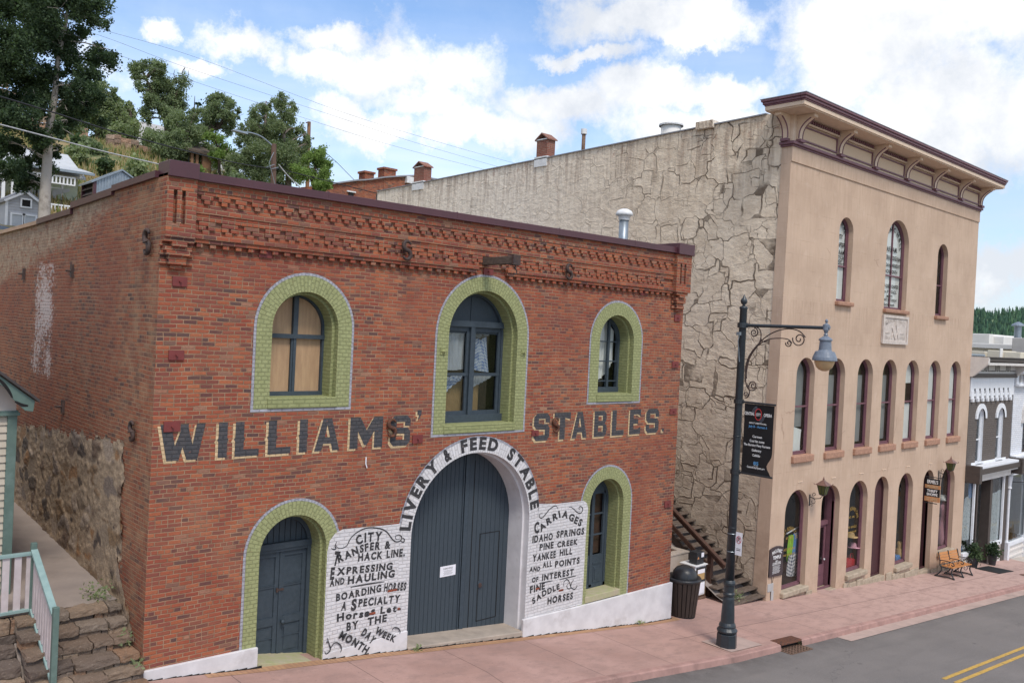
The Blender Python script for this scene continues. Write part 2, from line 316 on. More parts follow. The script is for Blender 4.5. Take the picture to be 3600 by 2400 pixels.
    sz = N(t, 'ShaderNodeSeparateXYZ', {0: v}); c = mixc(t, M_(t, 'MULTIPLY', rng(t, M_(t, 'ADD', sz.outputs[1], M_(t, 'MULTIPLY', sz.outputs[0], .085)), .9, -.4), rng(t, nz(t, v, 3, 7, .7), .4, .65, .1, .55)), c, (.36, .25, .18))
    st_ = rng(t, nz(t, vmul(t, v, (5.0, .35, 1)), 1.7, 8, .7), .48, .66)
    mk = None
    for z0, z1, am in ((2.12, .7, .55), (7.30, 5.9, .6), (12.0, 10.6, .5), (11.55, 9.9, .35)):
        k_ = M_(t, 'MULTIPLY', M_(t, 'MULTIPLY', rng(t, sz.outputs[1], z1, z0), M_(t, 'LESS_THAN', sz.outputs[1], z0)), am); mk = k_ if mk is None else M_(t, 'MAXIMUM', mk, k_)
    c = mixc(t, M_(t, 'MULTIPLY', mk, st_), c, (.36, .24, .17))
    b = N(t, 'ShaderNodeTexBrick', {'Vector': v, 'Scale': 1.0, 'Mortar Size': .009, 'Mortar Smooth': .6, 'Brick Width': .95, 'Row Height': .46}, offset=.5)
    jf = M_(t, 'MULTIPLY', b.outputs['Fac'], rng(t, nz(t, v, 1.9, 3), .45, .6))
    c = mixc(t, M_(t, 'MULTIPLY', jf, .22), c, (.24, .15, .1))
    # hairline cracks
    vd = N(t, 'ShaderNodeTexVoronoi', {'Vector': vadd(t, v, vmul(t, nz(t, v, 2.2, 5, .6, 'Color'), (.5, .5, 0))), 'Scale': .23}, feature='DISTANCE_TO_EDGE')
    ck = rng(t, vd.outputs['Distance'], .0045, .001); ck = M_(t, 'MULTIPLY', ck, rng(t, nz(t, v, .45, 2), .62, .66))
    c = mixc(t, M_(t, 'MULTIPLY', ck, .35), c, (.2, .1, .07))
    t.links.new(c, p.inputs['Base Color']); p.inputs['Roughness'].default_value = .8; p.inputs['Specular IOR Level'].default_value = .25
    h = M_(t, 'SUBTRACT', M_(t, 'ADD', M_(t, 'MULTIPLY', nz(t, v, 24, 5), .5), M_(t, 'MULTIPLY', nz(t, v, 2, 3), .8)), M_(t, 'ADD', jf, ck)); bump(t, p, h, .35, .012); MC['stucco'] = mt
    # side wall: rough render scored as rubble
    mt, t, p = newmat('render_stone'); v = uvn(t)
    wv = vadd(t, v, vmul(t, nz(t, v, .8, 2, .5, 'Color'), (.55, .55, 0)))
    wv = vadd(t, wv, vmul(t, nz(t, v, 3.5, 3, .5, 'Color'), (.10, .10, 0)))
    def vor(vec, sc):
        a_ = N(t, 'ShaderNodeTexVoronoi', {'Vector': vec, 'Scale': sc, 'Randomness': .85}, feature='F1', distance='CHEBYCHEV'); b_ = N(t, 'ShaderNodeTexVoronoi', {'Vector': vec, 'Scale': sc, 'Randomness': .85}, feature='F2', distance='CHEBYCHEV')
        return M_(t, 'SUBTRACT', b_.outputs['Distance'], a_.outputs['Distance']), a_
    vo, vc = vor(wv, 1.25)
    s = N(t, 'ShaderNodeSeparateXYZ', {0: v}); y, z = s.outputs[0], s.outputs[1]
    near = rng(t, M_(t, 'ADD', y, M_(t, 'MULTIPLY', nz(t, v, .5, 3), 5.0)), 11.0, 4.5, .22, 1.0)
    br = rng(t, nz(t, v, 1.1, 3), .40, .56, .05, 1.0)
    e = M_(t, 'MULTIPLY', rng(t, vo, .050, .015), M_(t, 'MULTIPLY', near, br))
    v2, _ = vor(vadd(t, wv, (5.3, 2.2, 0)), 2.1)
    e2 = M_(t, 'MULTIPLY', rng(t, v2, .034, .012), M_(t, 'MULTIPLY', near, rng(t, nz(t, vadd(t, v, (11, 4, 0)), .8, 2), .52, .62)))
    e = M_(t, 'MAXIMUM', e, e2)
    c = mixc(t, rng(t, nz(t, v, 1.6, 7, .65), .32, .68), (.80, .67, .52), (.58, .46, .34))
    c = mixc(t, rng(t, N(t, 'ShaderNodeRGBToBW', {0: vc.outputs['Color']}).outputs[0], .2, .8, 0, .3), c, (.84, .71, .56))
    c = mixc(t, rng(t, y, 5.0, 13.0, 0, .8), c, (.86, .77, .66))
    low_shade = M_(t, 'MULTIPLY', rng(t, z, 4.6, .5), rng(t, nz(t, v, .8, 4), .3, .6, .5, 1))
    c = mixc(t, M_(t, 'MULTIPLY', low_shade, .65), c, mixc(t, nz(t, v, 5, 6), (.25, .185, .14), (.33, .25, .19)))  # shade on the lower wall put into its colour
    drip = nz(t, vmul(t, v, (3.0, .22, 1)), 1.6, 8, .7)
    tp = rng(t, z, 9.6, 12.6); dr = M_(t, 'MULTIPLY', rng(t, drip, .47, .62), tp)
    c = mixc(t, M_(t, 'MULTIPLY', dr, .6), c, (.24, .16, .12))
    c = mixc(t, M_(t, 'MULTIPLY', rng(t, nz(t, vmul(t, v, (1.6, .8, 1)), 2.6, 8, .75), .55, .68), M_(t, 'MULTIPLY', rng(t, z, 11.4, 12.7), .6)), c, (.33, .13, .08))
    c = mixc(t, M_(t, 'MULTIPLY', e, .88), c, (.12, .085, .06))
    t.links.new(c, p.inputs['Base Color']); p.inputs['Roughness'].default_value = .9; p.inputs['Specular IOR Level'].default_value = .15
    rough_ = N(t, 'ShaderNodeTexNoise', {'Vector': vmul(t, v, (1, 1.3, 1)), 'Scale': 3.6, 'Detail': 7.0, 'Roughness': .62}).outputs['Fac']
    h = M_(t, 'SUBTRACT', M_(t, 'MULTIPLY', rough_, 1.5), M_(t, 'MULTIPLY', e, .9)); bump(t, p, h, .8, .045); MC['render_stone'] = mt
    # rubble colours (attribute driven)
    for nm in ('rubble', 'leaf', 'grass'):
        mt, t, p = newmat(nm); a = N(t, 'ShaderNodeAttribute', attribute_name='col').outputs['Color']
        v = obn(t)
        if nm == 'rubble':
            c = mixc(t, rng(t, nz(t, v, 13, 7, .7), .40, .66, 0, .6), a, (.13, .095, .07)); c = mixc(t, rng(t, nz(t, v, 31, 5, .7), .56, .7, 0, .5), c, (.42, .34, .27)); t.links.new(c, p.inputs['Base Color'])
            bump(t, p, nz(t, v, 14, 7, .65), .8, .03)
        else:
            t.links.new(a, p.inputs['Base Color']); p.inputs['Specular IOR Level'].default_value = .25
            tl = N(t, 'ShaderNodeBsdfTranslucent'); t.links.new(vmul(t, a, (1.1, 1.25, .7)), tl.inputs[0])
            ms = N(t, 'ShaderNodeMixShader', {0: .42}); t.links.new(p.outputs[0], ms.inputs[1]); t.links.new(tl.outputs[0], ms.inputs[2])
            t.links.new(ms.outputs[0], [n for n in t.nodes if n.type == 'OUTPUT_MATERIAL'][0].inputs[0])
        p.inputs['Roughness'].default_value = .75; MC[nm] = mt
    # pavement slabs
    mt, t, p = newmat('pavement'); v = obn(t); s = N(t, 'ShaderNodeSeparateXYZ', {0: v}); x, y = s.outputs[0], s.outputs[1]
    c = mixc(t, rng(t, nz(t, v, .8, 6), .35, .65), (.44, .275, .235), (.355, .215, .18))
    sl = N(t, 'ShaderNodeTexWhiteNoise', {'Vector': N(t, 'ShaderNodeCombineXYZ', {0: M_(t, 'FLOOR', M_(t, 'DIVIDE', M_(t, 'ADD', x, .9), 2.3)), 1: M_(t, 'FLOOR', M_(t, 'DIVIDE', y, 1.36)), 2: 0.0}).outputs[0]}).outputs['Value']
    c = mixc(t, M_(t, 'MULTIPLY', sl, .4), c, (.44, .27, .22))
    c = mixc(t, rng(t, x, 15, 24, 0, .75), c, (.49, .335, .29))
    c = mixc(t, rng(t, nz(t, vmul(t, v, (1, 2.2, 1)), 1.7, 9, .72), .47, .66, 0, .7), c, (.28, .18, .155))
    c = mixc(t, rng(t, nz(t, vadd(t, v, (4, 2, 0)), 7, 9, .8), .58, .68, 0, .45), c, (.52, .36, .31))
    jx = M_(t, 'ABSOLUTE', M_(t, 'SUBTRACT', M_(t, 'FRACT', M_(t, 'DIVIDE', M_(t, 'ADD', x, .9), 2.3)), .5)); jf = rng(t, jx, .4945, .498)
    jy = M_(t, 'ABSOLUTE', M_(t, 'ADD', y, 1.36)); jf2 = M_(t, 'MULTIPLY', rng(t, jy, .016, .008), M_(t, 'GREATER_THAN', x, 12.2))
    jf = M_(t, 'MAXIMUM', jf, jf2)
    c = mixc(t, M_(t, 'MULTIPLY', rng(t, nz(t, v, 24, 3), .66, .70), .6), c, (.13, .09, .08)); c = mixc(t, M_(t, 'MULTIPLY', jf, .8), c, (.11, .07, .06))
    t.links.new(c, p.inputs['Base Color']); p.inputs['Roughness'].default_value = .85
    bump(t, p, M_(t, 'SUBTRACT', M_(t, 'MULTIPLY', nz(t, v, 40, 5), .5), jf), .3, .01); MC['pavement'] = mt
    # asphalt
    mt, t, p = newmat('asphalt'); v = obn(t)
    c = mixc(t, rng(t, nz(t, v, .45, 6), .35, .65), (.182, .163, .152), (.148, .133, .125))
    c = mixc(t, rng(t, nz(t, v, 55, 3), .45, .75, 0, .55), c, (.27, .25, .24)); c = mixc(t, rng(t, nz(t, v, 90, 2), .3, .15, 0, .5), c, (.05, .05, .05))
    sy = N(t, 'ShaderNodeSeparateXYZ', {0: v}).outputs[1]
    c = mixc(t, M_(t, 'MULTIPLY', rng(t, sy, -3.7, -2.85), rng(t, nz(t, v, 2.2, 8, .7), .36, .6, .15, .8)), c, (.085, .075, .07))
    c = mixc(t, rng(t, nz(t, vmul(t, v, (.35, 2.2, 1)), 1.0, 7, .65), .5, .7, 0, .4), c, (.115, .105, .10)); c = mixc(t, rng(t, nz(t, v, 3.1, 4), .68, .72, 0, .5), c, (.07, .065, .06))
    vd = N(t, 'ShaderNodeTexVoronoi', {'Vector': vadd(t, v, vmul(t, nz(t, v, 1.2, 5, .6, 'Color'), (1.2, 1.2, 0))), 'Scale': .22}, feature='DISTANCE_TO_EDGE')
    ck = M_(t, 'MULTIPLY', rng(t, vd.outputs['Distance'], .003, .001), rng(t, nz(t, v, .3, 2), .52, .6)); c = mixc(t, M_(t, 'MULTIPLY', ck, .4), c, (.04, .04, .04))
    t.links.new(c, p.inputs['Base Color']); p.inputs['Roughness'].default_value = .9; bump(t, p, nz(t, v, 80, 4, .7), .5, .012); MC['asphalt'] = mt
    mat('kerb', (.42, .25, .215), (.31, .185, .16), 3, .85, bs=.4, bsc=25, dirt=.6, dirtc=(.15,.1,.085))
    mat('gutter', (.46, .34, .295), (.38, .285, .25), 2.4, .9, bs=.25, dirt=.5, dirtc=(.24,.19,.165))
    mat('pale_concrete', (.50, .45, .40), (.43, .39, .35), 2, .9, bs=.2)
    mat('yellow_line', (.58, .36, .08), (.42, .27, .07), 9, .7, dirt=.85, dirtc=(.2,.16,.1))
    mat('hill_far', (.17, .23, .11), (.09, .14, .07), .02, .9)
    # hillside: dry grass, scrub and bare earth
    mt, t, p = newmat('hillside'); v = obn(t)
    c = mixc(t, rng(t, nz(t, v, .35, 6), .42, .6), (.33, .25, .13), (.13, .155, .06)); c = mixc(t, rng(t, nz(t, v, 2.5, 6), .5, .7, 0, .6), c, (.42, .32, .19))
    c = mixc(t, rng(t, nz(t, vadd(t, v, (9, 2, 4)), .6, 5), .6, .7, 0, .7), c, (.36, .2, .13)); t.links.new(c, p.inputs['Base Color']); p.inputs['Roughness'].default_value = .95
    bump(t, p, nz(t, v, 3, 6, .7), .9, .2); MC['hillside'] = mt
defs()
# ------------------------------------------------------------------ mesh helper
def link(o, parent=None):
    COL.objects.link(o)
    if parent: o.parent = parent
    return o
def tag(o, label=None, cat=None, group=None, kind=None):
    if label: o['label'] = label
    if cat: o['category'] = cat
    if group: o['group'] = group
    if kind: o['kind'] = kind
    return o
def thing(name, loc, label, cat, group=None, rz=0):
    o = bpy.data.objects.new(name, None); o.empty_display_size = .2; o.location = loc; o.rotation_euler = (0, 0, rz)
    link(o); return tag(o, label, cat, group)
class MB:
    'collects shapes as ONE mesh'
    def __init__(s): s.v = []; s.f = []; s.uv = {}
    def add(s, vs, fs, uvs=None):
        b = len(s.v); s.v += [Vector(q) for q in vs]
        for i, f in enumerate(fs):
            if uvs: s.uv[len(s.f)] = uvs[i]
            s.f.append([b+k for k in f])
        return s
    def box(s, a, b, mtx=None):
        x0, y0, z0 = a; x1, y1, z1 = b
        vs = [Vector(q) for q in ((x0,y0,z0),(x1,y0,z0),(x1,y1,z0),(x0,y1,z0),(x0,y0,z1),(x1,y0,z1),(x1,y1,z1),(x0,y1,z1))]
        if mtx: vs = [mtx@q for q in vs]
        return s.add(vs, [(0,3,2,1),(4,5,6,7),(0,1,5,4),(1,2,6,5),(2,3,7,6),(3,0,4,7)])
    def bar(s, p, q, w, h=None, upv=(0,0,1)):
        p, q = Vector(p), Vector(q); h = h or w; d = (q-p); L = d.length; d.normalize()
        u = Vector(upv); sd = d.cross(u)
        if sd.length < 1e-4: sd = Vector((1, 0, 0))
        sd.normalize(); u = sd.cross(d)
        vs = [p+sd*a*w/2+u*b*h/2 for a, b in ((-1,-1),(1,-1),(1,1),(-1,1))]+[q+sd*a*w/2+u*b*h/2 for a, b in ((-1,-1),(1,-1),(1,1),(-1,1))]
        return s.add(vs, [(0,1,2,3),(7,6,5,4),(0,4,5,1),(1,5,6,2),(2,6,7,3),(3,7,4,0)])
    def tube(s, pts, r, n=8, cap=True, flat=1.0):
        pts = [Vector(q) for q in pts]; rs = r if isinstance(r, (list, tuple)) else [r]*len(pts)
        vs = []; ref = Vector((0, 0, 1)); prev = None
        for i, q in enumerate(pts):
            d = (pts[min(i+1, len(pts)-1)]-pts[max(i-1, 0)]).normalized()
            if prev is None:
                a = d.cross(ref)
                if a.length < .05: a = d.cross(Vector((1, 0, 0)))
            else: a = prev-d*prev.dot(d)
            a.normalize(); prev = a; b = d.cross(a)
            for k in range(n):
                t = 2*math.pi*k/n; vs.append(q+(a*math.cos(t)*flat+b*math.sin(t))*rs[i])
        fs = [(i*n+k, i*n+(k+1) % n, (i+1)*n+(k+1) % n, (i+1)*n+k) for i in range(len(pts)-1) for k in range(n)]
        if cap: fs += [tuple(reversed(range(n))), tuple((len(pts)-1)*n+k for k in range(n))]
        return s.add(vs, fs)
    def lathe(s, prof, c=(0,0,0), n=20, cap=True):
        c = Vector(c); vs = []
        for r, z in prof:
            for k in range(n):
                t = 2*math.pi*k/n; vs.append(c+Vector((r*math.cos(t), r*math.sin(t), z)))
        m_ = len(prof)
        fs = [(i*n+k, i*n+(k+1) % n, (i+1)*n+(k+1) % n, (i+1)*n+k) for i in range(m_-1) for k in range(n)]
        if cap: fs += [tuple(reversed(range(n))), tuple((m_-1)*n+k for k in range(n))]
        return s.add(vs, fs)
    def ext(s, poly, off, cap0=True):
        'polygon (3d points) extruded by vector'
        poly = [Vector(q) for q in poly]; off = Vector(off); n = len(poly)
        tri = geometry.tessellate_polygon([poly])
        vs = poly+[q+off for q in poly]
        fs = [tuple(t) for t in tri]+[tuple(k+n for k in reversed(t)) for t in tri]
        fs += [(i, (i+1) % n, (i+1) % n+n, i+n) for i in range(n)]
        return s.add(vs, fs)
    def poly(s, loops):
        loops = [[Vector(q) for q in l] for l in loops]; tri = geometry.tessellate_polygon(loops)
        return s.add([q for l in loops for q in l], [tuple(t) for t in tri])
    def build(s, name, mt, parent=None, smooth=False, bev=0.0, org=None, fixn=True):
        o_ = Vector(org) if org is not None else (parent_world(parent) if parent else Vector((0,0,0)))
        me = bpy.data.meshes.new(name); me.from_pydata([q-o_ for q in s.v], [], s.f)
        if fixn or bev:
            bm = bmesh.new(); bm.from_mesh(me)
            if fixn: bmesh.ops.recalc_face_normals(bm, faces=bm.faces)
            bm.to_mesh(me); bm.free()
        me.materials.append(M(mt) if isinstance(mt, str) else mt)
        uvl = me.uv_layers.new(name='uv')
        for p in me.polygons:
            n = p.normal; cu = s.uv.get(p.index)
            if cu is not None:
                d = {s.f[p.index][i]: cu[i] for i in range(len(cu))}
                for li in p.loop_indices: uvl.data[li].uv = d[me.loops[li].vertex_index]
                continue
            ax = max(range(3), key=lambda k: abs(n[k]))
            for li in p.loop_indices:
                q = s.v[me.loops[li].vertex_index]
                uvl.data[li].uv = (q.y, q.z) if ax == 0 else ((q.x, q.z) if ax == 1 else (q.x, q.y))
        if smooth:
            for p in me.polygons: p.use_smooth = True
        ob = bpy.data.objects.new(name, me)
        if not parent: ob.location = o_
        if bev:
            b = ob.modifiers.new('bevel', 'BEVEL'); b.width = bev; b.segments = 2; b.limit_method = 'ANGLE'
        if smooth: pass
        return link(ob, parent)
def parent_world(p):
    v = Vector((0, 0, 0))
    while p is not None: v += p.location; p = p.parent
    return v
def copy_tree(o, loc=None, parent=None):
    c = o.copy(); COL.objects.link(c); c.parent = parent
    if loc is not None: c.location = loc
    for ch in [k for k in bpy.data.objects if k.parent == o]: copy_tree(ch, None, c)
    return c
def G(x): return -.02-.122*x if x < 13 else -1.606-.085*(x-13)
# text: polygons of a string in its own plane, cached
TXT = {}
def text_tris(s, bold=.0, shear=0.0):
    k = (s, bold, shear)
    if k not in TXT:
        cu = bpy.data.curves.new('t', 'FONT'); cu.body = s; cu.size = 1; cu.offset = bold; cu.shear = shear; cu.resolution_u = 3
        ob = bpy.data.objects.new('t', cu); COL.objects.link(ob)
        dg = bpy.context.evaluated_depsgraph_get(); me = bpy.data.meshes.new_from_object(ob.evaluated_get(dg))
        vs = [(v.co.x, v.co.y) for v in me.vertices]; fs = [tuple(p.vertices) for p in me.polygons]
        bpy.data.objects.remove(ob); bpy.data.curves.remove(cu); bpy.data.meshes.remove(me)
        w = (min([a[0] for a in vs] or [0]), max([a[0] for a in vs] or [.3]))
        TXT[k] = (vs, fs, w)
    return TXT[k]
CAPH = .70
def put_text(mb, s, o, xd, yd, h, w=None, bold=.015, shear=0.0, align='l'):
    'string with cap height h; o = start of baseline, xd/yd unit vectors; w = width to fit'
    vs, fs, (a, b) = text_tris(s, bold, shear)
    sy = h/CAPH; sx = sy if w is None else w/(b-a)
    o, xd, yd = Vector(o), Vector(xd), Vector(yd)
    sh = 0 if align == 'l' else -(b-a)*sx/2
    mb.add([o+xd*((x-a)*sx+sh)+yd*(y*sy) for x, y in vs], fs)
def text_path(mb, s, pts, h, y, bold=.02, shear=0.0, jit=0.0):
    'one letter after the other along a polyline (x,z) in a facade plane'
    pts = [Vector((a, b)) for a, b in pts]; seg = [(pts[i+1]-pts[i]).length for i in range(len(pts)-1)]; L = sum(seg)
    adv = []
    for ch in s:
        if ch == ' ': adv.append(.45)
        else: vs, fs, (a, b) = text_tris(ch, bold, shear); adv.append((b-a)+.13)
    tot = sum(adv)-.13; k = L/tot; pos = 0
    for ch, ad in zip(s, adv):
        w = (ad-.13)*k
        if ch != ' ':
            t = pos+w/2; i = 0
            while i < len(seg)-1 and t > seg[i]: t -= seg[i]; i += 1
            d = (pts[i+1]-pts[i]).normalized(); c = pts[i]+d*t; n = Vector((-d.y, d.x))
            rr = random.uniform(-jit, jit); d = Vector((d.x*math.cos(rr)-d.y*math.sin(rr), d.x*math.sin(rr)+d.y*math.cos(rr))); n = Vector((-d.y, d.x))
            put_text(mb, ch, (c.x-d.x*w/2, y, c.y-d.y*w/2), (d.x, 0, d.y), (n.x, 0, n.y), h*(1+random.uniform(-jit, jit)*.6), w, bold, shear)
        pos += ad*k
def smooth_pts(pts, n=6):
    out = []; m_ = len(pts)
    for i in range(m_-1):
        p0, p1, p2, p3 = [Vector(pts[max(0, min(m_-1, i+k))]) for k in (-1, 0, 1, 2)]
        for j in range(n):
            t = j/n; out.append(.5*((2*p1)+(p2-p0)*t+(2*p0-5*p1+4*p2-p3)*t*t+(3*p1-p0-3*p2+p3)*t**3))
    out.append(Vector(pts[-1])); return out
def stroke(mb, pts, w, y):
    pts = smooth_pts([(a, b, 0) for a, b in pts], 5)
    vs = []
    for i, q in enumerate(pts):
        d = (pts[min(i+1, len(pts)-1)]-pts[max(i-1, 0)]).normalized(); n = Vector((-d.y, d.x, 0)); k = w*(.35+.65*math.sin(math.pi*(i+.6)/(len(pts)+.2)))
        for s_ in (-1, 1): e = q+n*s_*k/2; vs.append((e.x, y, e.y))
    mb.add(vs, [(2*i, 2*i+1, 2*i+3, 2*i+2) for i in range(len(pts)-1)])
# ------------------------------------------------------------------ arches
def apath(cx, hw, zs, zb, n=22, hz=None):
    hz = hz or hw
    pts = [(cx-hw, zb+(zs-zb)*i/6) for i in range(6)]
    pts += [(cx-hw*math.cos(math.pi*i/n), zs+hz*math.sin(math.pi*i/n)) for i in range(n+1)]
    pts += [(cx+hw, zs-(zs-zb)*(i+1)/6) for i in range(6)]
    return pts
def strip(mb, pa, pb, ya, yb, u0=None, u1=None):
    'quads between two equal paths, uv = (across, along)'
    s = 0; S = [0]
    for i in range(1, len(pa)):
        s += .5*(math.dist(pa[i], pa[i-1])+math.dist(pb[i], pb[i-1])); S.append(s)
    w = u1 if u1 is not None else max(math.dist(pa[0], pb[0]), abs(yb-ya)); u0 = u0 or 0
    vs = [(x, ya, z) for x, z in pa]+[(x, yb, z) for x, z in pb]; n = len(pa)
    fs = [(i, i+1, n+i+1, n+i) for i in range(n-1)]
    uv = [((u0, S[i]), (u0, S[i+1]), (w, S[i+1]), (w, S[i])) for i in range(n-1)]
    mb.add(vs, fs, uv)
def archfill(mb, path, y, th=0.0):
    pts = [(x, y, z) for x, z in path]
    if th: mb.ext(pts, (0, th, 0))
    else: mb.poly([pts])
def frame_ring(mb, path_o, path_i, y0, y1):
    strip(mb, path_o, path_i, y0, y0); strip(mb, path_i, path_i, y0, y1)
    a, b = path_o[0], path_i[-1]
    z0 = path_o[0][1]; w = path_i[0][0]-path_o[0][0]
    mb.box((path_o[0][0], y0, z0), (path_o[-1][0], y1, z0+w*1.1))
# ================================================================== BRICK BUILDING
BB = thing('brick_stable_building', (0, 0, -.02), 'red brick livery stable with green ringed arched windows and painted lettering on its front', 'building')
H_ = 8.14
openings = dict(w1=(2.66, .665, 5.75, 4.33), w2=(6.92, .97, 5.75, 3.70), w3=(11.28, .645, 5.76, 4.27), dr=(2.61, .665, 1.70, -.60), lw=(11.2, .63, 1.70, -.70), ar=(6.87, 1.65, 1.60, -1.2))
fr = MB()
fr.poly([[(0, 0, -2.3), (13.95, 0, -2.3), (13.95, 0, H_), (0, 0, H_)]]+[[(x, 0, z) for x, z in apath(*openings[k])] for k in openings])
fr.build('front_wall', 'brick', BB, fixn=False)
sd_ = MB(); cope = [(0, 8.14), (2.34, 8.07), (2.34, 8.02), (4.84, 7.95), (4.84, 7.84), (7.35, 7.78), (12, 7.72), (20, 7.6)]
sd_.poly([[(0, 0, -1)]+[(0, y, z) for y, z in cope]+[(0, 20, -1)]]); sd_.build('side_wall', 'brick_side', BB, fixn=False)
MB().poly([[(13.95, 0, -2.3), (13.95, 20, -2.3), (13.95, 20, 7.6), (13.95, 0, H_)]]).build('side_wall', 'brick', BB, fixn=False)
MB().poly([[(0, 20, -1), (13.95, 20, -1), (13.95, 20, 7.6), (0, 20, 7.6)]]).build('rear_wall', 'brick', BB, fixn=False)
MB().box((.25, .25, 7.35), (13.7, 19.9, 7.5)).build('roof', 'roof_dark', BB)
MB().box((.05, 1.5, -2), (13.9, 1.55, 7.3)).build('inner_wall', 'dark', BB)
# corbelled brick cornice: real courses standing proud of the wall
cb = MB()
X0, X1 = .48, 13.33
cb.box((X0, -.045, 7.20), (X1, .0, 8.12))
cb.box((X0, -.10, 7.93), (X1, -.045, 8.14))
cb.box((X0, -.085, 7.87), (X1, -.045, 7.93))
cb.box((X0, -.105, 7.56), (X1, -.045, 7.665))
cb.box((X0, -.085, 7.51), (X1, -.045, 7.56))
skip = lambda x: 6.62 < x < 7.1
x = X0+.12
while x < X1-.2:
    j = random.uniform(-.008, .008)
    cb.box((x, -.088+j, 7.795), (x+.20, -.045, 7.868)); cb.box((x+.05, -.086+j, 7.725), (x+.15, -.045, 7.793)); x += .295
x = X0+.1
while x < X1-.3:
    j = random.uniform(-.008, .008)
    if not skip(x+.1):
        cb.box((x, -.082+j, 7.37), (x+.28, -.045, 7.44)); cb.box((x+.0, -.078+j, 7.30), (x+.12, -.045, 7.368)); cb.box((x+.16, -.078, 7.30), (x+.28, -.045, 7.368)); cb.box((x+.065, -.086+j, 7.225), (x+.18, -.045, 7.298))
    x += .39
cb.box((X0, -.085, 7.445), (X1, -.045, 7.508))
for a, b in ((X0, 6.60), (7.42, X1)):
    cb.box((a, -.115, 7.145), (b, .0, 7.222)); cb.box((a, -.09, 7.08), (b, 0, 7.143))
    x = a+.08
    while x < b-.1: cb.box((x, -.075, 7.012), (x+.105, 0, 7.078)); x += .225
cb.build('corbel_cornice', 'brick', BB, bev=.006)
for xa, xb in ((.0, .48), (13.33, 13.96)):
    pl = MB(); w = xb-xa
    ya = -.20
    # pier face with two slots
    cols = [xa, xa+w*.22, xa+w*.34, xa+w*.50, xa+w*.62, xb]
    pl.box((xa, ya, 7.12), (xb, .0, 7.34)); pl.box((xa, ya, 7.88), (xb, 0, 8.14))
    for i in (0, 2, 4): pl.box((cols[i], ya, 7.34), (cols[i+1], 0, 7.88))
    pl.box((xa+.02, ya+.09, 7.34), (xb-.02, 0, 7.88))
    c = (xa+xb)/2-.0
    for k, (hw, yy) in enumerate(((.24, .17), (.12, .19), (.22, .14), (.19, .15), (.15, .11), (.14, .12), (.09, .07))):
        z1 = 7.118-.071*k; pl.box((c-hw, -yy, z1-.068), (c+hw, 0, z1))
        if k in (1, 3, 5): pl.box((c-.27, -.05, z1-.068), (c+.27, 0, z1))
    pl.build('corner_pier', 'brick', BB, bev=.006)
# metal coping
cp = MB()
def slab(q, x0, x1, y0, y1, za, zb, h0, h1=None):
    h1 = h1 or h0; q.add([(x0, y0, za), (x1, y0, zb), (x1, y1, zb), (x0, y1, za), (x0, y0, za+h0), (x1, y0, zb+h1), (x1, y1, zb+h1), (x0, y1, za+h0)], [(0,3,2,1),(4,5,6,7),(0,1,5,4),(1,2,6,5),(2,3,7,6),(3,0,4,7)])
slab(cp, .48, 13.32, -.17, .22, 8.09, 8.15, .135, .15); slab(cp, .48, 13.32, -.185, -.165, 8.085, 8.145, .022)
for xx in (2.9, 5.9, 8.9, 11.6): slab(cp, xx, xx+.014, -.175, .224, 8.10+.005*xx, 8.10+.005*xx, .142)
cp.build('coping', 'coping', BB, bev=.006)
for a, b, c_, d, yb in ((.0, .485, 8.08, 8.335, .24), (13.31, 13.99, 8.12, 8.41, .5)):
    q = MB(); q.box((a, -.26, c_), (b, yb, d)); q.build('coping_cap', 'coping', BB, bev=.01)
def side_cope(name, seg, mt):
    q = MB()
    for (y0, z0, y1, z1, h) in seg:
        q.add([(x_, y, z) for x_ in (-.06, .3) for y, z in ((y0, z0), (y1, z1), (y1, z1+h), (y0, z0+h))], [(0,1,2,3),(7,6,5,4),(0,4,5,1),(1,5,6,2),(2,6,7,3),(3,7,4,0)])
    q.build(name, mt, BB)
side_cope('coping', [(.20, 8.09, 2.345, 8.045, .11), (2.345, 7.985, 4.84, 7.92, .125), (4.84, 7.81, 7.40, 7.755, .115)], 'coping')
side_cope('coping', [(7.40, 7.75, 12, 7.70, .085), (12, 7.70, 20, 7.55, .085)], 'coping_tan')
# ---- painted arch rings, reveals
def ring(cx, hwo, hwi, zs, zb, mt, yo=-.012, edge=.05, hzo=None, hzi=None, name='arch_surround'):
    po = apath(cx, hwo-edge, zs, zb, hz=(hzo or hwo)-edge); pi_ = apath(cx, hwi, zs, zb, hz=hzi or hwi); pe = apath(cx, hwo, zs, zb, hz=hzo or hwo)
    a = MB(); strip(a, po, pi_, yo, yo); a.build(name, mt, BB, fixn=False)
    a = MB(); strip(a, pe, po, yo+.005, yo+.005); a.build('grey_border', 'grey_edge', BB, fixn=False)
def reveal(cx, hw, zs, zb, mt, hz=None, y0=-.012, ym=.12, y1=.44, st=.055, zb2=None):
    a = MB(); p0 = apath(cx, hw, zs, zb, hz=hz); p1 = apath(cx, hw-st, zs, zb, hz=(hz or hw)-st)
    strip(a, p0, p0, y0, ym); strip(a, p0, p1, ym, ym); strip(a, p1, p1, ym, y1, .03, .03+y1-ym)
    a.build('reveal', mt, BB, fixn=False); return p1
ring(2.66, 1.01, .665, 5.75, 4.33, 'green_ring'); reveal(2.66, .665, 5.75, 4.33, 'green_brick')
ring(6.92, 1.32, .97, 5.75, 3.70, 'green_ring'); reveal(6.92, .97, 5.75, 3.70, 'green_brick')
ring(11.28, 1.01, .645, 5.76, 4.27, 'green_ring'); reveal(11.28, .645, 5.76, 4.27, 'green_brick')
ring(2.61, .97, .665, 1.70, -.60, 'green_ring'); reveal(2.61, .665, 1.70, -.60, 'green_brick', y1=.52)
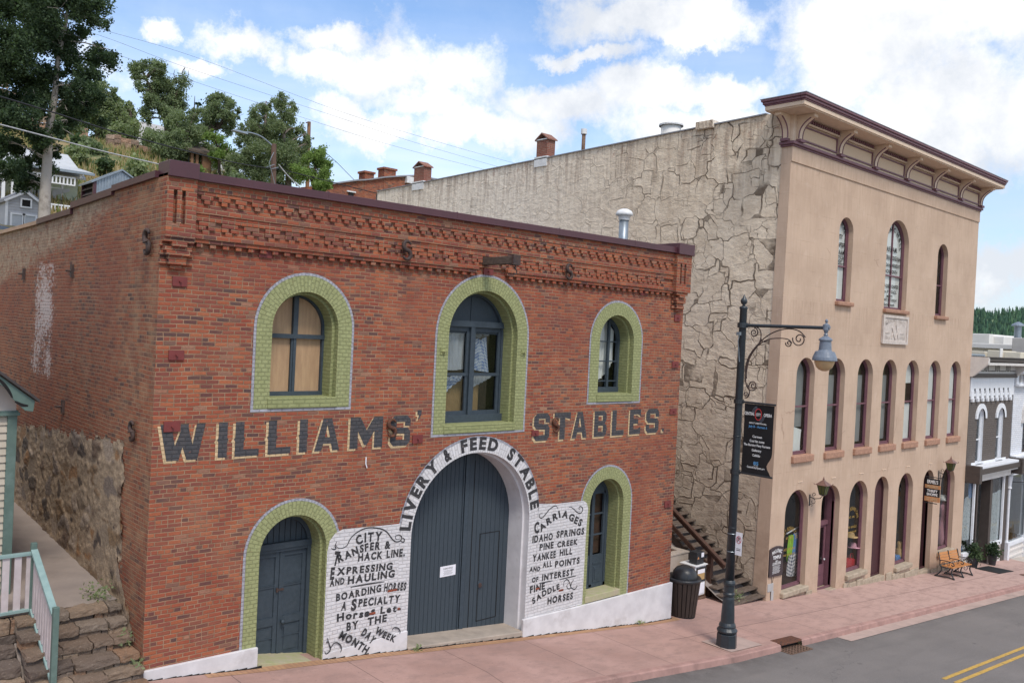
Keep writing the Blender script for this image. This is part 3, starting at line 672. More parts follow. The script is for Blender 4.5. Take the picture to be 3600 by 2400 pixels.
ring(11.2, .98, .63, 1.70, -.72, 'green_ring'); reveal(11.2, .63, 1.70, -.70, 'green_brick', y1=.52)
for (cx, hwo, hwi, zb, zt) in ((2.66, 1.01, .665, 4.26, 4.50), (6.92, 1.32, .97, 3.63, 3.86), (11.28, 1.01, .645, 4.20, 4.45), (11.2, .98, .63, -.72, -.52)):
    a = MB(); a.box((cx-hwi-.03, -.035, zb+.05), (cx+hwi+.03, .44, zt)); a.build('sill', 'worn_green' if zb < 0 else 'green_brick', BB, bev=.012)
    for s_ in (-1, 1): a = MB(); x0_, x1_ = sorted((cx+s_*(hwi+.03), cx+s_*(hwo-.05))); a.box((x0_, -.014, zb+.05), (x1_, 0, (4.33 if zb > 4.22 else 4.27 if zb > 4.1 else 3.70) if zb > 0 else zb+.051)); zb > 0 and a.build('sill_end', 'green_brick', BB)
    a = MB(); a.box((cx-hwo, -.009, zb), (cx+hwo, 0, zb+.05))
    for s_ in (-1, 1): x0_, x1_ = sorted((cx+s_*(hwo-.05), cx+s_*hwo)); a.box((x0_, -.008, zb+.05), (x1_, 0, zb+.12))
    if zb > 0: a.build('grey_border', 'grey_edge', BB)
# big arch
ar = openings['ar']; AX = 6.87
po = apath(AX, 1.93, 1.62, -.30, 40); pi_ = apath(AX, 1.65, 1.60, -.30, 40); pe = apath(AX, 1.98, 1.62, -.30, 40)
a = MB(); strip(a, po, pi_, -.016, -.016); a.build('arch_surround', 'white_brick', BB, fixn=False)
a = MB(); a.poly([[(8.52, -.0165, -.70), (8.52, -.0165, -.29), (8.81, -.0165, -.29), (8.81, -.0165, -.70)]]); a.build('painted_panel', 'white_brick', BB, fixn=False)
a = MB(); strip(a, pe[6:-6], po[6:-6], -.009, -.009); a.build('grey_border', 'grey_edge', BB, fixn=False)
a = MB(); pw = apath(AX, 1.65, 1.60, -1.2, 40); pw2 = apath(AX, 1.60, 1.60, -1.2, 40); strip(a, pw, pw, -.016, .16); strip(a, pw, pw2, .16, .16); strip(a, pw2, pw2, .16, .62); a.build('reveal', 'plinth', BB, fixn=False)
# white painted panels + plinths
pl = MB(); pl.poly([[(x_, -.019, z_) for x_, z_ in [(3.30, -.31), (4.94, -.27), (4.94, 1.94), (4.4, 1.955), (3.62, 1.99), (3.45, 1.93), (3.34, 1.80), (3.30, 1.6)]]]); pl.build('painted_panel', 'white_brick', BB, fixn=False)
pl = MB(); pl.poly([[(x_, -.019, z_) for x_, z_ in [(8.80, -.66), (10.45, -.67), (10.47, 1.2), (10.50, 1.66), (10.44, 1.80), (10.33, 1.87), (9.4, 1.89), (8.80, 1.95)]]]); pl.build('painted_panel', 'white_brick', BB, fixn=False)
def plinth(pts, y=-.05, end=None):
    q = MB(); q.ext([(x_, y, z_) for x_, z_ in pts], (0, -y-.001, 0)); q.build('plinth', 'plinth', BB, bev=.015)
plinth([(-.04, -.6), (1.97, -.8), (1.97, .105), (-.04, .135)], -.07)
q = MB(); q.box((-.07, -.069, -.6), (0, .32, .13)); q.build('plinth', 'plinth', BB, bev=.015)
plinth([(3.295, -1.0), (5.235, -1.2), (5.235, -.265), (3.295, -.315)], -.035)
plinth([(8.44, -1.9), (10.3, -1.9), (13.98, -2.2), (13.98, -.70), (10.45, -.685), (8.44, -.655)], -.075)
q = MB(); q.box((13.95, -.074, -2.2), (14.0, 1.4, -.705)); q.build('plinth', 'plinth', BB, bev=.012)
for xa_, xb_, yy_ in ((0, 1.95, -.075), (3.3, 5.2, -.04), (5.3, 8.4, -.065), (8.5, 13.95, -.08)):
    x = xa_; q = MB()
    while x < xb_: w_ = random.uniform(.08, .3); h_ = max(.004, .018+.02*noise.noise(Vector((x*2, 1, 1)))); q.box((x, yy_-.006, G(x)-.05), (x+w_, yy_+.002, G(x+w_/2)+h_)); x += w_
    q.build('base_gap', 'dark', BB)
# thresholds
q = MB(); q.ext([(5.24, -.06, -.66), (8.50, -.06, -1.06), (8.50, -.06, -.93), (5.24, -.06, -.60)], (0, .75, 0)); q.build('threshold', 'concrete', BB, bev=.02)
q = MB(); q.ext([(1.98, -.03, -.62), (3.27, -.03, -.62), (3.27, -.03, -.43), (1.98, -.03, -.20)], (0, .6, 0)); q.build('threshold', 'worn_green', BB, bev=.02)
# ---- carriage doors
def leaf(xa, xb, y, name):
    t = MB(); pts = [(xa, -1.0)]
    for i in range(25):
        xx = xa+(xb-xa)*i/24; pts.append((xx, 1.60+math.sqrt(max(0, 1.60**2-(xx-AX)**2))))
    pts.append((xb, -1.0)); t.ext([(p_[0], y, p_[1]) for p_ in pts], (0, .06, 0)); d = t.build(name, 'teal_board', BB)
    g = MB(); xx = xa+.13
    while xx < xb-.05:
        zt = 1.58+math.sqrt(max(0, 1.60**2-(xx-AX)**2)); g.box((xx, y-.004, -.95), (xx+.007, y, zt)); xx += .137 if xb > 8 else .115
    g.build('board_joint', 'joint', d, org=(0, 0, -.02))
    return d
dl = leaf(5.27, 7.03, .60, 'door_leaf'); dr_ = leaf(7.09, 8.47, .62, 'door_leaf')
q = MB(); q.box((7.02, .575, -.98), (7.045, .60, 3.18)); q.box((7.09, .59, -.98), (7.20, .62, 3.16)); q.build('meeting_rail', 'teal', BB)
q = MB()
for (a_, b_) in (((7.60, -.72), (7.605, 1.27)), ((8.19, -.72), (8.195, 1.26)), ((7.60, 1.262), (8.19, 1.275)), ((7.60, -.72), (8.19, -.707)), ((7.36, -.95), (7.367, 2.95))): q.box((a_[0], .611, a_[1]), (b_[0]+.008, .62, b_[1]))
q.build('wicket_outline', 'dark', dr_, org=(0, 0, -.02))
q = MB(); q.lathe([(.055, 0), (.055, .03), (.02, .035)], (0, 0, 0), 12)
q.v = [Vector((7.66+w.x, .615-w.z, .10+w.y)) for w in q.v]; q.build('latch', 'iron', dr_, org=(0, 0, -.02))
q = MB(); q.box((7.60, .598, .05), (7.74, .612, .2)); q.build('latch_plate', 'teal', dr_, org=(0, 0, -.02))
nt_ = MB(); nt_.box((6.49, .592, .46), (6.92, .597, .69)); NT = nt_.build('paper_notice', 'paper', None, org=(6.7, .595, .57))
tag(NT, 'white printed paper notice fixed to the left leaf of the dark carriage door', 'notice')
ni = MB(); put_text(ni, 'CLOSING NOTICE', (6.70, .5915, .615), (1, 0, 0), (0, 0, 1), .035, .26, align='c')
for k in range(5): ni.box((6.58+.02*(k % 2), .591, .585-.022*k), (6.84-.015*(k % 3), .5915, .590-.022*k))
ni.build('print', 'black_ink', NT, org=(6.7, .595, .57), fixn=False)
# ---- windows of the brick building
def arch_poly_frame(par, cx, hw, zs, zb, y, mt, w=.055, name='frame'):
    a = MB(); frame_ring(a, apath(cx, hw, zs, zb), apath(cx, hw-w, zs, zb), y, y+.07); return a.build(name, mt, par)
Wn = MB(); Wn.ext([(x_, .47, z_) for x_, z_ in apath(2.66, .61, 5.75, 4.50)], (0, .02, 0)); w1 = Wn.build('arched_window', 'plywood', BB)
def sub(mb, name, mt, par, **k): return mb.build(name, mt, par, org=(0, 0, -.02), **k)
q = MB(); frame_ring(q, apath(2.66, .612, 5.75, 4.50), apath(2.66, .57, 5.75, 4.50), .40, .47)
q.box((2.615, .39, 5.60), (2.71, .468, 6.34)); q.box((2.05, .38, 5.555), (3.27, .469, 5.635)); q.box((2.64, .40, 4.5), (2.695, .467, 5.556)); q.box((2.60, .415, 4.5), (2.638, .466, 5.55)); q.box((2.05, .385, 4.49), (3.27, .465, 4.575)); sub(q, 'frame', 'teal', w1)
# middle window with gingham curtains
q = MB(); q.ext([(x_, .47, z_) for x_, z_ in apath(6.92, .915, 5.75, 5.97, hz=.915)[5:-5]], (0, .03, 0)); w2 = q.build('arched_window', 'teal_board', BB)
q = MB(); frame_ring(q, apath(6.92, .917, 5.75, 3.86), apath(6.92, .86, 5.75, 3.86), .40, .50); q.box((6.0, .36, 5.93), (7.84, .468, 6.06)); q.box((6.865, .37, 3.86), (6.975, .47, 5.93)); q.box((6.0, .33, 3.84), (7.84, .47, 4.02)); q.box((6.90, .455, 6.06), (6.915, .469, 6.62))
for a_, b_ in ((6.06, 6.865), (6.975, 7.78)):
    q.box((a_, .43, 5.83), (b_, .472, 5.93)); q.box((a_, .42, 4.86), (b_, .474, 4.925)); q.box((a_, .43, 4.02), (b_, .474, 4.10))
    for xx in (a_, b_-.07): q.box((xx, .432, 4.1), (xx+.07, .473, 5.83))
sub(q, 'frame', 'teal', w2)
q = MB(); q.box((6.06, .476, 4.05), (6.87, .480, 5.85)); q.box((6.97, .476, 4.05), (7.78, .480, 5.85)); sub(q, 'pane', 'glass', w2)
def cloth(name, pts, y, mt, par, amp=.02, fr=22, org=(0, 0, -.02)):
    'hanging cloth between top polyline and bottom polyline (x,z) with folds'
    top, bot = pts; n = 28; m_ = 8; q = MB(); vs = []; uv = []
    def at_(l, t):
        i = min(int(t*(len(l)-1)), len(l)-2); k = t*(len(l)-1)-i; return (l[i][0]*(1-k)+l[i+1][0]*k, l[i][1]*(1-k)+l[i+1][1]*k)
    for j in range(m_+1):
        for i in range(n+1):
            a_, b_ = at_(top, i/n), at_(bot, i/n); k = j/m_; xx = a_[0]*(1-k)+b_[0]*k; zz = a_[1]*(1-k)+b_[1]*k
            vs.append((xx, y+amp*math.sin(fr*i/n*2+k*2.5)+.01*math.sin(i*1.7), zz)); uv.append((xx+.25*k*math.sin(i*.2), zz+.12*math.sin(i*.25)))
    fs = [(j*(n+1)+i, j*(n+1)+i+1, (j+1)*(n+1)+i+1, (j+1)*(n+1)+i) for j in range(m_) for i in range(n)]
    q.add(vs, fs, [tuple(uv[k] for k in f) for f in fs]); return q.build(name, mt, par, smooth=True, org=org, fixn=False)
cloth('curtain', ([(6.1, 5.72), (6.3, 5.8), (6.5, 5.86), (6.86, 5.88)], [(6.1, 4.9), (6.4, 4.98), (6.6, 4.97), (6.86, 5.0)]), .58, 'curtain', w2)
cloth('curtain', ([(6.06, 5.30), (6.2, 5.52), (6.3, 5.72), (6.42, 5.83)], [(6.06, 5.15), (6.15, 5.3), (6.24, 5.5), (6.33, 5.7)]), .555, 'gingham', w2)
cloth('curtain', ([(7.0, 5.83), (7.2, 5.68), (7.35, 5.66), (7.5, 5.73)], [(7.02, 5.1), (7.2, 4.98), (7.4, 4.95), (7.62, 4.93)]), .60, 'gingham', w2)
cloth('curtain', ([(6.1, 4.82), (6.3, 4.8), (6.6, 4.86), (6.86, 4.86)], [(6.1, 4.38), (6.3, 4.43), (6.55, 4.62), (6.86, 4.8)]), .57, 'gingham', w2)
cloth('curtain', ([(7.0, 4.86), (7.2, 4.9), (7.4, 4.85), (7.7, 4.87)], [(7.0, 4.5), (7.2, 4.62), (7.45, 4.72), (7.7, 4.83)]), .58, 'curtain', w2)
q = MB(); n = 34
for k in range(n):
    x_ = 6.1+.04*k
    if not 6.86 < x_ < 6.96 and x_ < 7.38: q.tube([(x_, .66, 4.0), (x_, .66, 4.82)], .024, 6)
sub(q, 'corrugated_board', 'ochre', w2)
q = MB(); q.box((6.05, .70, 4.0), (7.42, .72, 4.78)); sub(q, 'corrugated_board', 'ochre', w2)
for xx, zz in ((5.80, 5.40), (8.07, 5.42)):
    q = MB(); q.box((xx-.06, -.03, zz-.07), (xx+.06, -.013, zz+.07)); q.lathe([(.045, 0), (.045, .02), (.02, .04), (.018, .05)], (0, 0, 0), 10)
    for i in range(8, len(q.v)): w = q.v[i]; q.v[i] = Vector((xx+.01+w.x, -.03-w.z, zz+w.y))
    q.build('wall_tie', 'green_brick', BB)
# right upper window
q = MB(); frame_ring(q, apath(11.28, .592, 5.76, 4.45), apath(11.28, .53, 5.76, 4.45), .40, .5); q.box((10.99, .41, 4.45), (11.07, .47, 6.25)); q.box((11.42, .405, 4.45), (11.49, .468, 6.3)); q.box((10.68, .38, 4.44), (11.88, .469, 4.58))
w3 = q.build('arched_window', 'teal', BB)
for zz in (4.72, 5.22, 5.72): q = MB(); q.box((10.7, .43, zz), (11.84, .466, zz+.03)); sub(q, 'glazing_bar', 'teal', w3)
q = MB(); archfill(q, apath(11.28, .57, 5.76, 4.5), .47); sub(q, 'pane', 'glass', w3, fixn=False)
cloth('curtain', ([(10.75, 6.0), (11.1, 6.25), (11.5, 6.28), (11.8, 6.0)], [(10.75, 4.8), (11.2, 4.75), (11.4, 4.8), (11.8, 5.2)]), .56, 'blind', w3)
# left door
q = MB(); frame_ring(q, apath(2.61, .612, 1.70, -.60), apath(2.61, .535, 1.70, -.60), .44, .56); q.box((2.0, .42, 1.66), (3.22, .56, 1.77)); q.box((2.0, .45, 1.60), (3.22, .57, 1.66)); d1 = q.build('entrance_door', 'teal', BB)
q = MB(); q.ext([(x_, .52, z_) for x_, z_ in apath(2.61, .54, 1.70, 1.76)[6:-6]], (0, .02, 0)); sub(q, 'fanlight_board', 'teal_board', d1)
q = MB()
for k in range(9): q.box((2.12+.115*k, .513, 1.77), (2.128+.115*k, .521, 1.7+math.sqrt(max(.02, .52**2-(2.12+.115*k-2.61)**2)))) 
sub(q, 'board_joint', 'dark', d1)
for s_, (xa, xb) in enumerate(((2.07, 2.605), (2.625, 3.16))):
    q = MB(); q.box((xa, .52, -.55), (xb, .56, 1.60))
    st = .085
    for a_, b_ in (((xa, -.55), (xa+st, 1.6)), ((xb-st, -.55), (xb, 1.6)), ((xa+st, 1.5), (xb-st, 1.6)), ((xa+st, -.55), (xb-st, -.34)), ((xa+st, .22), (xb-st, .36))): q.box((a_[0], .495, a_[1]), (b_[0], .5205, b_[1]))
    q.box((xa+st, .505, .92), (xb-st, .521, .96))
    if s_: q.box((xa-.02, .48, -.55), (xa+.03, .496, 1.6))
    lf = sub(q, 'door_leaf', 'teal', d1, bev=.004)
    for z_ in (.365, .962, -.02): q = MB(); q.box((xa+st, .498, z_), (xb-st, .506, z_+.014)); q.build('moulding', 'teal', lf, org=(0, 0, -.02))
    q = MB(); q.box((xa+st+.05, .508, -.28), (xb-st-.05, .52, .16)); q.build('door_panel', 'teal', lf, org=(0, 0, -.02))
q = MB(); q.lathe([(.02, 0), (.02, .04), (.042, .055), (.042, .075), (.02, .09)], (0, 0, 0), 12); q.v = [Vector((2.69+w.x, .49-w.z, .28+w.y)) for w in q.v]; sub(q, 'door_knob', 'teal', d1, smooth=True)
q = MB(); q.box((2.56, .47, .86), (2.70, .495, .90)); q.box((2.55, .465, .84), (2.59, .49, .92)); sub(q, 'hasp', 'iron', d1)
# right low window (glazed door blind)
q = MB(); frame_ring(q, apath(11.2, .577, 1.70, -.52), apath(11.2, .50, 1.70, -.52), .44, .56); q.box((10.7, .46, -.52), (11.76, .50, .30)); q.box((11.16, .44, -.5), (11.26, .50, 2.2)); q.box((11.62, .455, .3), (11.72, .51, 2.0)); q.box((11.26, .455, 1.86), (11.7, .52, 2.2)); w4 = q.build('arched_window', 'teal', BB)
q = MB()
for z_ in (.80, 1.33): q = MB(); q.box((10.75, .46, z_), (11.7, .50, z_+.035)); sub(q, 'glazing_bar', 'teal', w4)
q = MB(); q.box((11.33, .45, -.40), (11.6, .461, .0)); q.box((11.38, .44, -.34), (11.55, .451, -.06)); sub(q, 'door_panel', 'teal', w4); q = MB(); q.box((11.3, .448, .06), (11.64, .462, .11)); sub(q, 'moulding', 'teal', w4)
q = MB(); archfill(q, apath(11.2, .5, 1.7, .3), .52); sub(q, 'pane', 'glass', w4, fixn=False)
q = MB(); q.box((10.8, .60, .3), (11.7, .62, 1.9)); sub(q, 'board', 'rail_wood', w4)
# ---- lettering: WILLIAMS' STABLES.
BL = {
 'W': [[(0,1),(.24,1),(.33,.40),(.44,.78),(.44,1),(.62,1),(.62,.86),(.72,.42),(.80,1),(1,1),(.84,0),(.60,0),(.50,.36),(.42,0),(.16,0)]],
 'I': [[(0,1),(1,1),(1,.56),(1.12,.5),(1,.44),(1,0),(0,0),(0,.44),(-.12,.5),(0,.56)]],
 'L': [[(0,1),(.36,1),(.36,.55),(.42,.5),(.36,.45),(.36,.2),(1,.2),(1,0),(0,0),(0,.44),(-.05,.5),(0,.56)]],
 'A': [[(.32,1),(.66,1),(1,0),(.72,0),(.655,.22),(.345,.22),(.28,0),(0,0)],[(.49,.80),(.40,.42),(.60,.42)]],
 'M': [[(0,1),(.30,1),(.50,.58),(.72,1),(1,1),(1,0),(.74,0),(.74,.55),(.52,.10),(.44,.10),(.24,.55),(.24,0),(0,0)]],
 'S': [[(.18,1),(.84,1),(1,.86),(1,.66),(.72,.66),(.72,.80),(.30,.80),(.30,.62),(.86,.60),(1,.46),(1,.14),(.84,0),(.16,0),(0,.14),(0,.34),(.28,.34),(.28,.20),(.70,.20),(.70,.40),(.16,.42),(0,.56),(0,.86)]],
 'T': [[(0,1),(1,1),(1,.74),(.66,.80),(.66,.55),(.72,.5),(.66,.45),(.66,0),(.34,0),(.34,.45),(.28,.5),(.34,.55),(.34,.80),(0,.74)]],
 'B': [[(0,1),(.80,1),(.96,.88),(.96,.62),(.84,.52),(1,.40),(1,.12),(.84,0),(0,0)],[(.32,.82),(.32,.62),(.66,.62),(.66,.82)],[(.32,.42),(.32,.18),(.69,.18),(.69,.42)]],
 'E': [[(0,1),(1,1),(1,.72),(.76,.80),(.36,.80),(.36,.60),(.78,.60),(.78,.42),(.36,.42),(.36,.20),(.76,.20),(1,.30),(1,0),(0,0)]],
 "'": [[(.15,1),(1,1),(1,.5),(.5,0),(.3,0),(.5,.45),(.15,.5)]], '.': [[(0,1),(1,1),(1,0),(0,0)]]}
def bigletter(ch, x0, x1, z0, z1):
    for mb, y, dx, dz, g in ((let, -.0085, 0, 0, 0), (shd, -.0055, -.038, -.034, .008), (shr, -.003, .06, .0, 0)):
        if mb is shr: continue
        cxm, czm = (x0+x1)/2, (z0+z1)/2; sxx = (x1-x0+2*g)/(x1-x0); szz = (z1-z0+2*g)/(z1-z0)
        mb.poly([[(cxm+(x0+(x1-x0)*a-cxm)*sxx+dx, y, czm+(z0+(z1-z0)*b-czm)*szz+dz) for a, b in l] for l in BL[ch]])
def fin():
    let.build('painted_lettering', 'black_paint', BB, fixn=False); shd.build('lettering_shadow', 'cream_paint', BB, fixn=False)
let, shd, shr = MB(), MB(), MB()
for ch, a_, b_ in (('W', .12, .87), ('I', 1.10, 1.26), ('L', 1.40, 1.84), ('L', 2.01, 2.45), ('I', 2.62, 2.78), ('A', 2.93, 3.46), ('M', 3.68, 4.42), ('S', 4.60, 5.08)):
    bigletter(ch, a_, b_, 3.50, 4.10)
bigletter("'", 5.22, 5.34, 4.02, 4.20)
fin(); let, shd, shr = MB(), MB(), MB()
for ch, a_, b_ in (('S', 8.53, 9.04), ('T', 9.19, 9.74), ('A', 9.80, 10.33), ('B', 10.58, 11.04), ('L', 11.24, 11.70), ('E', 11.92, 12.36), ('S', 12.58, 13.12), ('.', 13.27, 13.36)):
    bigletter(ch, a_, b_, 3.40, 4.03) if ch != '.' else bigletter(ch, a_, b_, 3.42, 3.50)
fin()
# arch lettering
al = MB(); pts = [(AX-1.70*math.cos(R(t)), 1.62+1.70*math.sin(R(t))) for t in np.linspace(5, 172, 40)]
def arcp(a0, a1): return [(AX-1.70*math.cos(R(t)), 1.62+1.70*math.sin(R(t))) for t in np.linspace(a0, a1, 24)]
for wd_, a0_, a1_ in (('LIVERY', 5, 54), ('&', 60, 66), ('FEED', 75, 109), ('STABLE', 120, 173)):
    al = MB(); text_path(al, wd_, arcp(a0_, a1_), .25, -.0195, .055); al.build('arch_lettering', 'lettering', BB, fixn=False)
T1 = [('CITY', [(3.94, 1.64), (4.07, 1.68), (4.23, 1.68), (4.5, 1.66)], 0.17),('T', [(3.42, 1.34), (3.54, 1.32)], 0.25),('RANSFER &', [(3.55, 1.36), (3.72, 1.41), (3.91, 1.46), (4.0, 1.49), (4.25, 1.51), (4.5, 1.49), (4.72, 1.48)], 0.14),('HACK LINE.', [(3.98, 1.33), (5.08, 1.28)], 0.14),('E', [(3.38, 1.08), (3.47, 1.07)], 0.21),('XPRESSING', [(3.52, 1.13), (4.79, 1.05)], 0.13),('AND', [(3.38, 0.94), (3.7, 0.94)], 0.12),('HAULING', [(3.77, 0.92), (4.85, 0.89)], 0.14),('BOARDING', [(3.53, 0.64), (4.55, 0.65)], 0.13),('HORSES', [(4.61, 0.64), (5.14, 0.58)], 0.15),('A', [(3.65, 0.44), (3.76, 0.43)], 0.15),('S', [(3.87, 0.4), (3.99, 0.39)], 0.2),('PECIALTY', [(4.03, 0.44), (5.01, 0.36)], 0.14),('Horses', [(3.57, 0.24), (3.75, 0.25), (4.21, 0.21), (4.43, 0.23)], 0.14),('Let-', [(4.55, 0.21), (5.04, 0.17)], 0.13),('BY', [(3.79, 0.02), (4.06, 0.02)], 0.15),('THE', [(4.26, 0.03), (4.71, 0.03)], 0.14),('DAY', [(4.11, -0.11), (4.26, -0.23), (4.37, -0.36)], 0.14),('WEEK', [(4.42, -0.13), (4.6, -0.26), (4.91, -0.43)], 0.12),('MONTH', [(3.61, -0.07), (3.88, -0.24), (4.25, -0.52)], 0.14)]
T2 = [('C', [(8.7, 1.28), (8.86, 1.29)], 0.24),('ARRIAGES', [(8.9, 1.28), (9.13, 1.42), (9.35, 1.51), (9.53, 1.56), (9.73, 1.52), (9.91, 1.43), (10.08, 1.34), (10.26, 1.25)], 0.16),('IDAHO', [(8.65, 1.07), (9.31, 1.06)], 0.15),('SPRINGS', [(9.43, 1.09), (10.39, 1.05)], 0.15),('PINE', [(8.89, 0.86), (9.35, 0.86)], 0.14),('CREEK', [(9.47, 0.85), (10.18, 0.83)], 0.13),('YANKEE', [(8.68, 0.63), (9.44, 0.62)], 0.15),('HILL', [(9.57, 0.64), (10.0, 0.62)], 0.14),('AND', [(8.6, 0.41), (8.94, 0.38)], 0.1),('ALL', [(9.02, 0.44), (9.33, 0.43)], 0.12),('POINTS', [(9.43, 0.39), (10.28, 0.36)], 0.14),('OF', [(8.69, 0.15), (8.9, 0.14)], 0.11),('INTEREST', [(9.02, 0.14), (10.09, 0.11)], 0.14),('FINE', [(8.65, -0.09), (9.13, -0.07)], 0.15),('SADDLE', [(8.76, -0.36), (9.13, -0.23), (9.63, -0.15)], 0.13),('HORSES', [(9.24, -0.45), (10.1, -0.47)], 0.15)]
W1 = [[(3.38, 1.66), (3.43, 1.63), (3.48, 1.64), (3.46, 1.69), (3.49, 1.77)], [(3.48, 1.7), (3.52, 1.65), (3.62, 1.63), (3.72, 1.67), (3.79, 1.79), (3.91, 1.88), (4.08, 1.94), (4.27, 1.94), (4.48, 1.89), (4.62, 1.81), (4.76, 1.65), (4.85, 1.59), (4.96, 1.6), (4.98, 1.67), (4.91, 1.72), (4.83, 1.7), (4.85, 1.64), (4.93, 1.63)], [(4.96, 1.59), (5.03, 1.56), (5.05, 1.61), (5.0, 1.65)], [(3.84, 0.85), (4.2, 0.845), (4.62, 0.83)], [(3.37, -0.02), (3.41, -0.13), (3.45, -0.24), (3.42, -0.3), (3.36, -0.32), (3.33, -0.27)], [(3.35, -0.1), (3.4, -0.1)], [(3.45, -0.24), (3.51, -0.16), (3.59, -0.16), (3.67, -0.23), (3.69, -0.31), (3.67, -0.36)], [(4.84, -0.17), (4.89, -0.13), (4.98, -0.16), (5.04, -0.23), (5.03, -0.28)]]
W2 = [[(8.94, 1.71), (8.85, 1.71), (8.85, 1.63), (8.93, 1.61), (9.03, 1.68), (9.15, 1.78), (9.3, 1.84), (9.39, 1.83), (9.44, 1.76)], [(9.81, 1.76), (9.89, 1.76), (10.0, 1.69), (10.11, 1.61), (10.23, 1.58), (10.3, 1.64), (10.27, 1.72), (10.19, 1.74), (10.16, 1.69), (10.21, 1.67)], [(8.93, 0.09), (9.37, 0.08)], [(9.61, 0.07), (10.18, 0.07)], [(9.76, -0.12), (9.77, -0.01), (9.87, 0.03), (9.96, -0.06), (10.01, -0.19), (9.92, -0.2), (9.87, -0.12), (9.94, -0.07)], [(10.11, -0.01), (10.04, -0.07), (10.02, -0.18), (10.14, -0.25), (10.22, -0.21), (10.23, -0.15)]]
for T, W, nm in ((T1, W1, 'a'), (T2, W2, 'b')):
    for t_, p_, h_ in T: mb = MB(); text_path(mb, t_, p_, h_, -.0225 if (t_ not in ('MONTH', 'DAY', 'WEEK')) else -.0385, .048, 0.0, .04); mb.build('painted_lettering', 'lettering', BB, fixn=False)
    for i, w in enumerate(W): mb = MB(); stroke(mb, w, .026, (-.023 if not (w[0][1] < 0 and nm == 'a') else -.039)-.0003*i); mb.build('painted_scroll', 'lettering', BB, fixn=False)
q = MB()
for x0_, x1_, z_ in ((4.70, 4.93, .60), (4.30, 4.44, .225), (4.96, 5.02, .20), (8.83, 8.95, -.05), (9.60, 9.76, -.22)): q = MB(); q.box((x0_, -.026, z_), (x1_, -.018, z_+.045)); q.build('bared_brick', 'bared_brick', BB, bev=.004)
# ---- anchor plates and S anchors
for x0_, x1_, z0_, z1_ in ((.21, .45, 6.35, 6.51), (1.68, 1.92, 6.95, 7.11), (.20, .45, 5.15, 5.31), (.17, .44, 3.98, 4.15), (5.14, 5.39, 3.53, 3.70), (6.80, 7.07, 7.06, 7.20), (12.07, 12.34, 6.96, 7.12), (13.56, 13.82, 6.36, 6.53), (13.56, 13.83, 5.11, 5.28), (13.57, 13.85, 3.86, 4.02), (13.54, 13.80, 1.36, 1.54), (8.47, 8.68, 3.52, 3.65)):
    q = MB(); q.box((x0_, -.03, z0_), (x1_, -.001, z1_)); pm = q.build('anchor_plate', 'plate', BB, bev=.003)
    q = MB(); cx, cz = (x0_+x1_)/2, (z0_+z1_)/2; q.tube([(cx, -.07, cz), (cx, -.03, cz)], .018, 8); q.build('bolt', 'plate', pm, org=(0, 0, -.02))
def s_anchor(cx, cz, h, horiz='x', y=-.06, mt='iron'):
    pts = []; r = h*.23
    for t in np.linspace(20, 270, 14): pts.append((math.cos(R(t))*r, h*.27+math.sin(R(t))*r))
    for t in np.linspace(80, -160, 14): pts.append((math.cos(R(t))*r, -h*.20+math.sin(R(t))*r))
    n_ = len(pts); rad = [h*.055+h*.065*math.sin(math.pi*i/(n_-1)) for i in range(n_)]
    q = MB()
    if horiz == 'x': q.tube([(cx+a_, y, cz+b_) for a_, b_ in pts], rad, 8)
    else: q.tube([(y, cx-a_, cz+b_) for a_, b_ in pts], rad, 8)
    if horiz == 'x': q.tube([(cx, 0, cz), (cx, y-.03, cz)], h*.05, 6)
    else: q.tube([(0, cx, cz), (y-.06, cx, cz)], h*.05, 6); q.tube([(y-.04, cx-.0, cz), (y-.045, cx-.16, cz+.02)], h*.03, 6)
    q.build('s_anchor', mt, BB, smooth=True)
s_anchor(4.67, 7.35, .38, y=-.19); s_anchor(9.26, 7.31, .36, y=-.19); s_anchor(4.60, 3.86, .36, mt='rust'); s_anchor(9.20, 3.74, .34, mt='rust')
s_anchor(.42, 7.04, .42, 'y', -.07); s_anchor(.78, 3.9, .34, 'y', -.06)
for y_, z_ in ((8.45, 6.66), (4.66, 6.66), (4.9, 3.92)):
    q = MB(); q.box((-.05, y_-.05, z_-.13), (0, y_+.05, z_+.13)); q.tube([(0, y_, z_), (-.14, y_, z_)], .025, 6); q.build('wall_bolt', 'iron', BB)
# hoist beam
q = MB(); q.box((6.72, -1.0, 7.26), (6.88, 0.0, 7.42)); hb = q.build('hoist_beam', 'timber', BB, bev=.012)
q = MB(); q.box((6.70, -1.06, 7.24), (6.90, -1.0, 7.45)); q.box((6.69, -.98, 7.235), (6.91, -.9, 7.255)); q.tube([(6.8, -1.02, 7.24), (6.8, -1.02, 7.16)], .02, 6)
q.tube([(6.8, -1.02, 7.16)]+[(6.8+.045*math.sin(R(t)), -1.02, 7.10+.05*math.cos(R(t))) for t in range(0, 260, 30)], .014, 6); q.build('hook', 'iron', hb, org=(0, 0, -.02))
# nail and cord on the wall
q = MB(); q.tube([(4.05, -.03, 3.33), (4.05, -.03, 3.2), (4.08, -.03, 3.12)], .012, 5); q.build('wall_cord', 'paper', BB)
# roof vent pipe behind the parapet
q = MB(); q.lathe([(.13, 7.4), (.13, 9.16)], (13.2, 1.6, 0), 20); vp_ = q.build('vent_pipe', 'galv', BB, smooth=True)
q = MB(); q.lathe([(.15, 9.10), (.16, 9.2), (.17, 9.21), (.235, 9.24), (.235, 9.29), (.2, 9.36), (.1, 9.41), (.0, 9.42)], (13.2, 1.6, 0), 20, cap=False); q.build('vent_cap', 'white_metal', vp_, smooth=True, org=(0, 0, -.02))
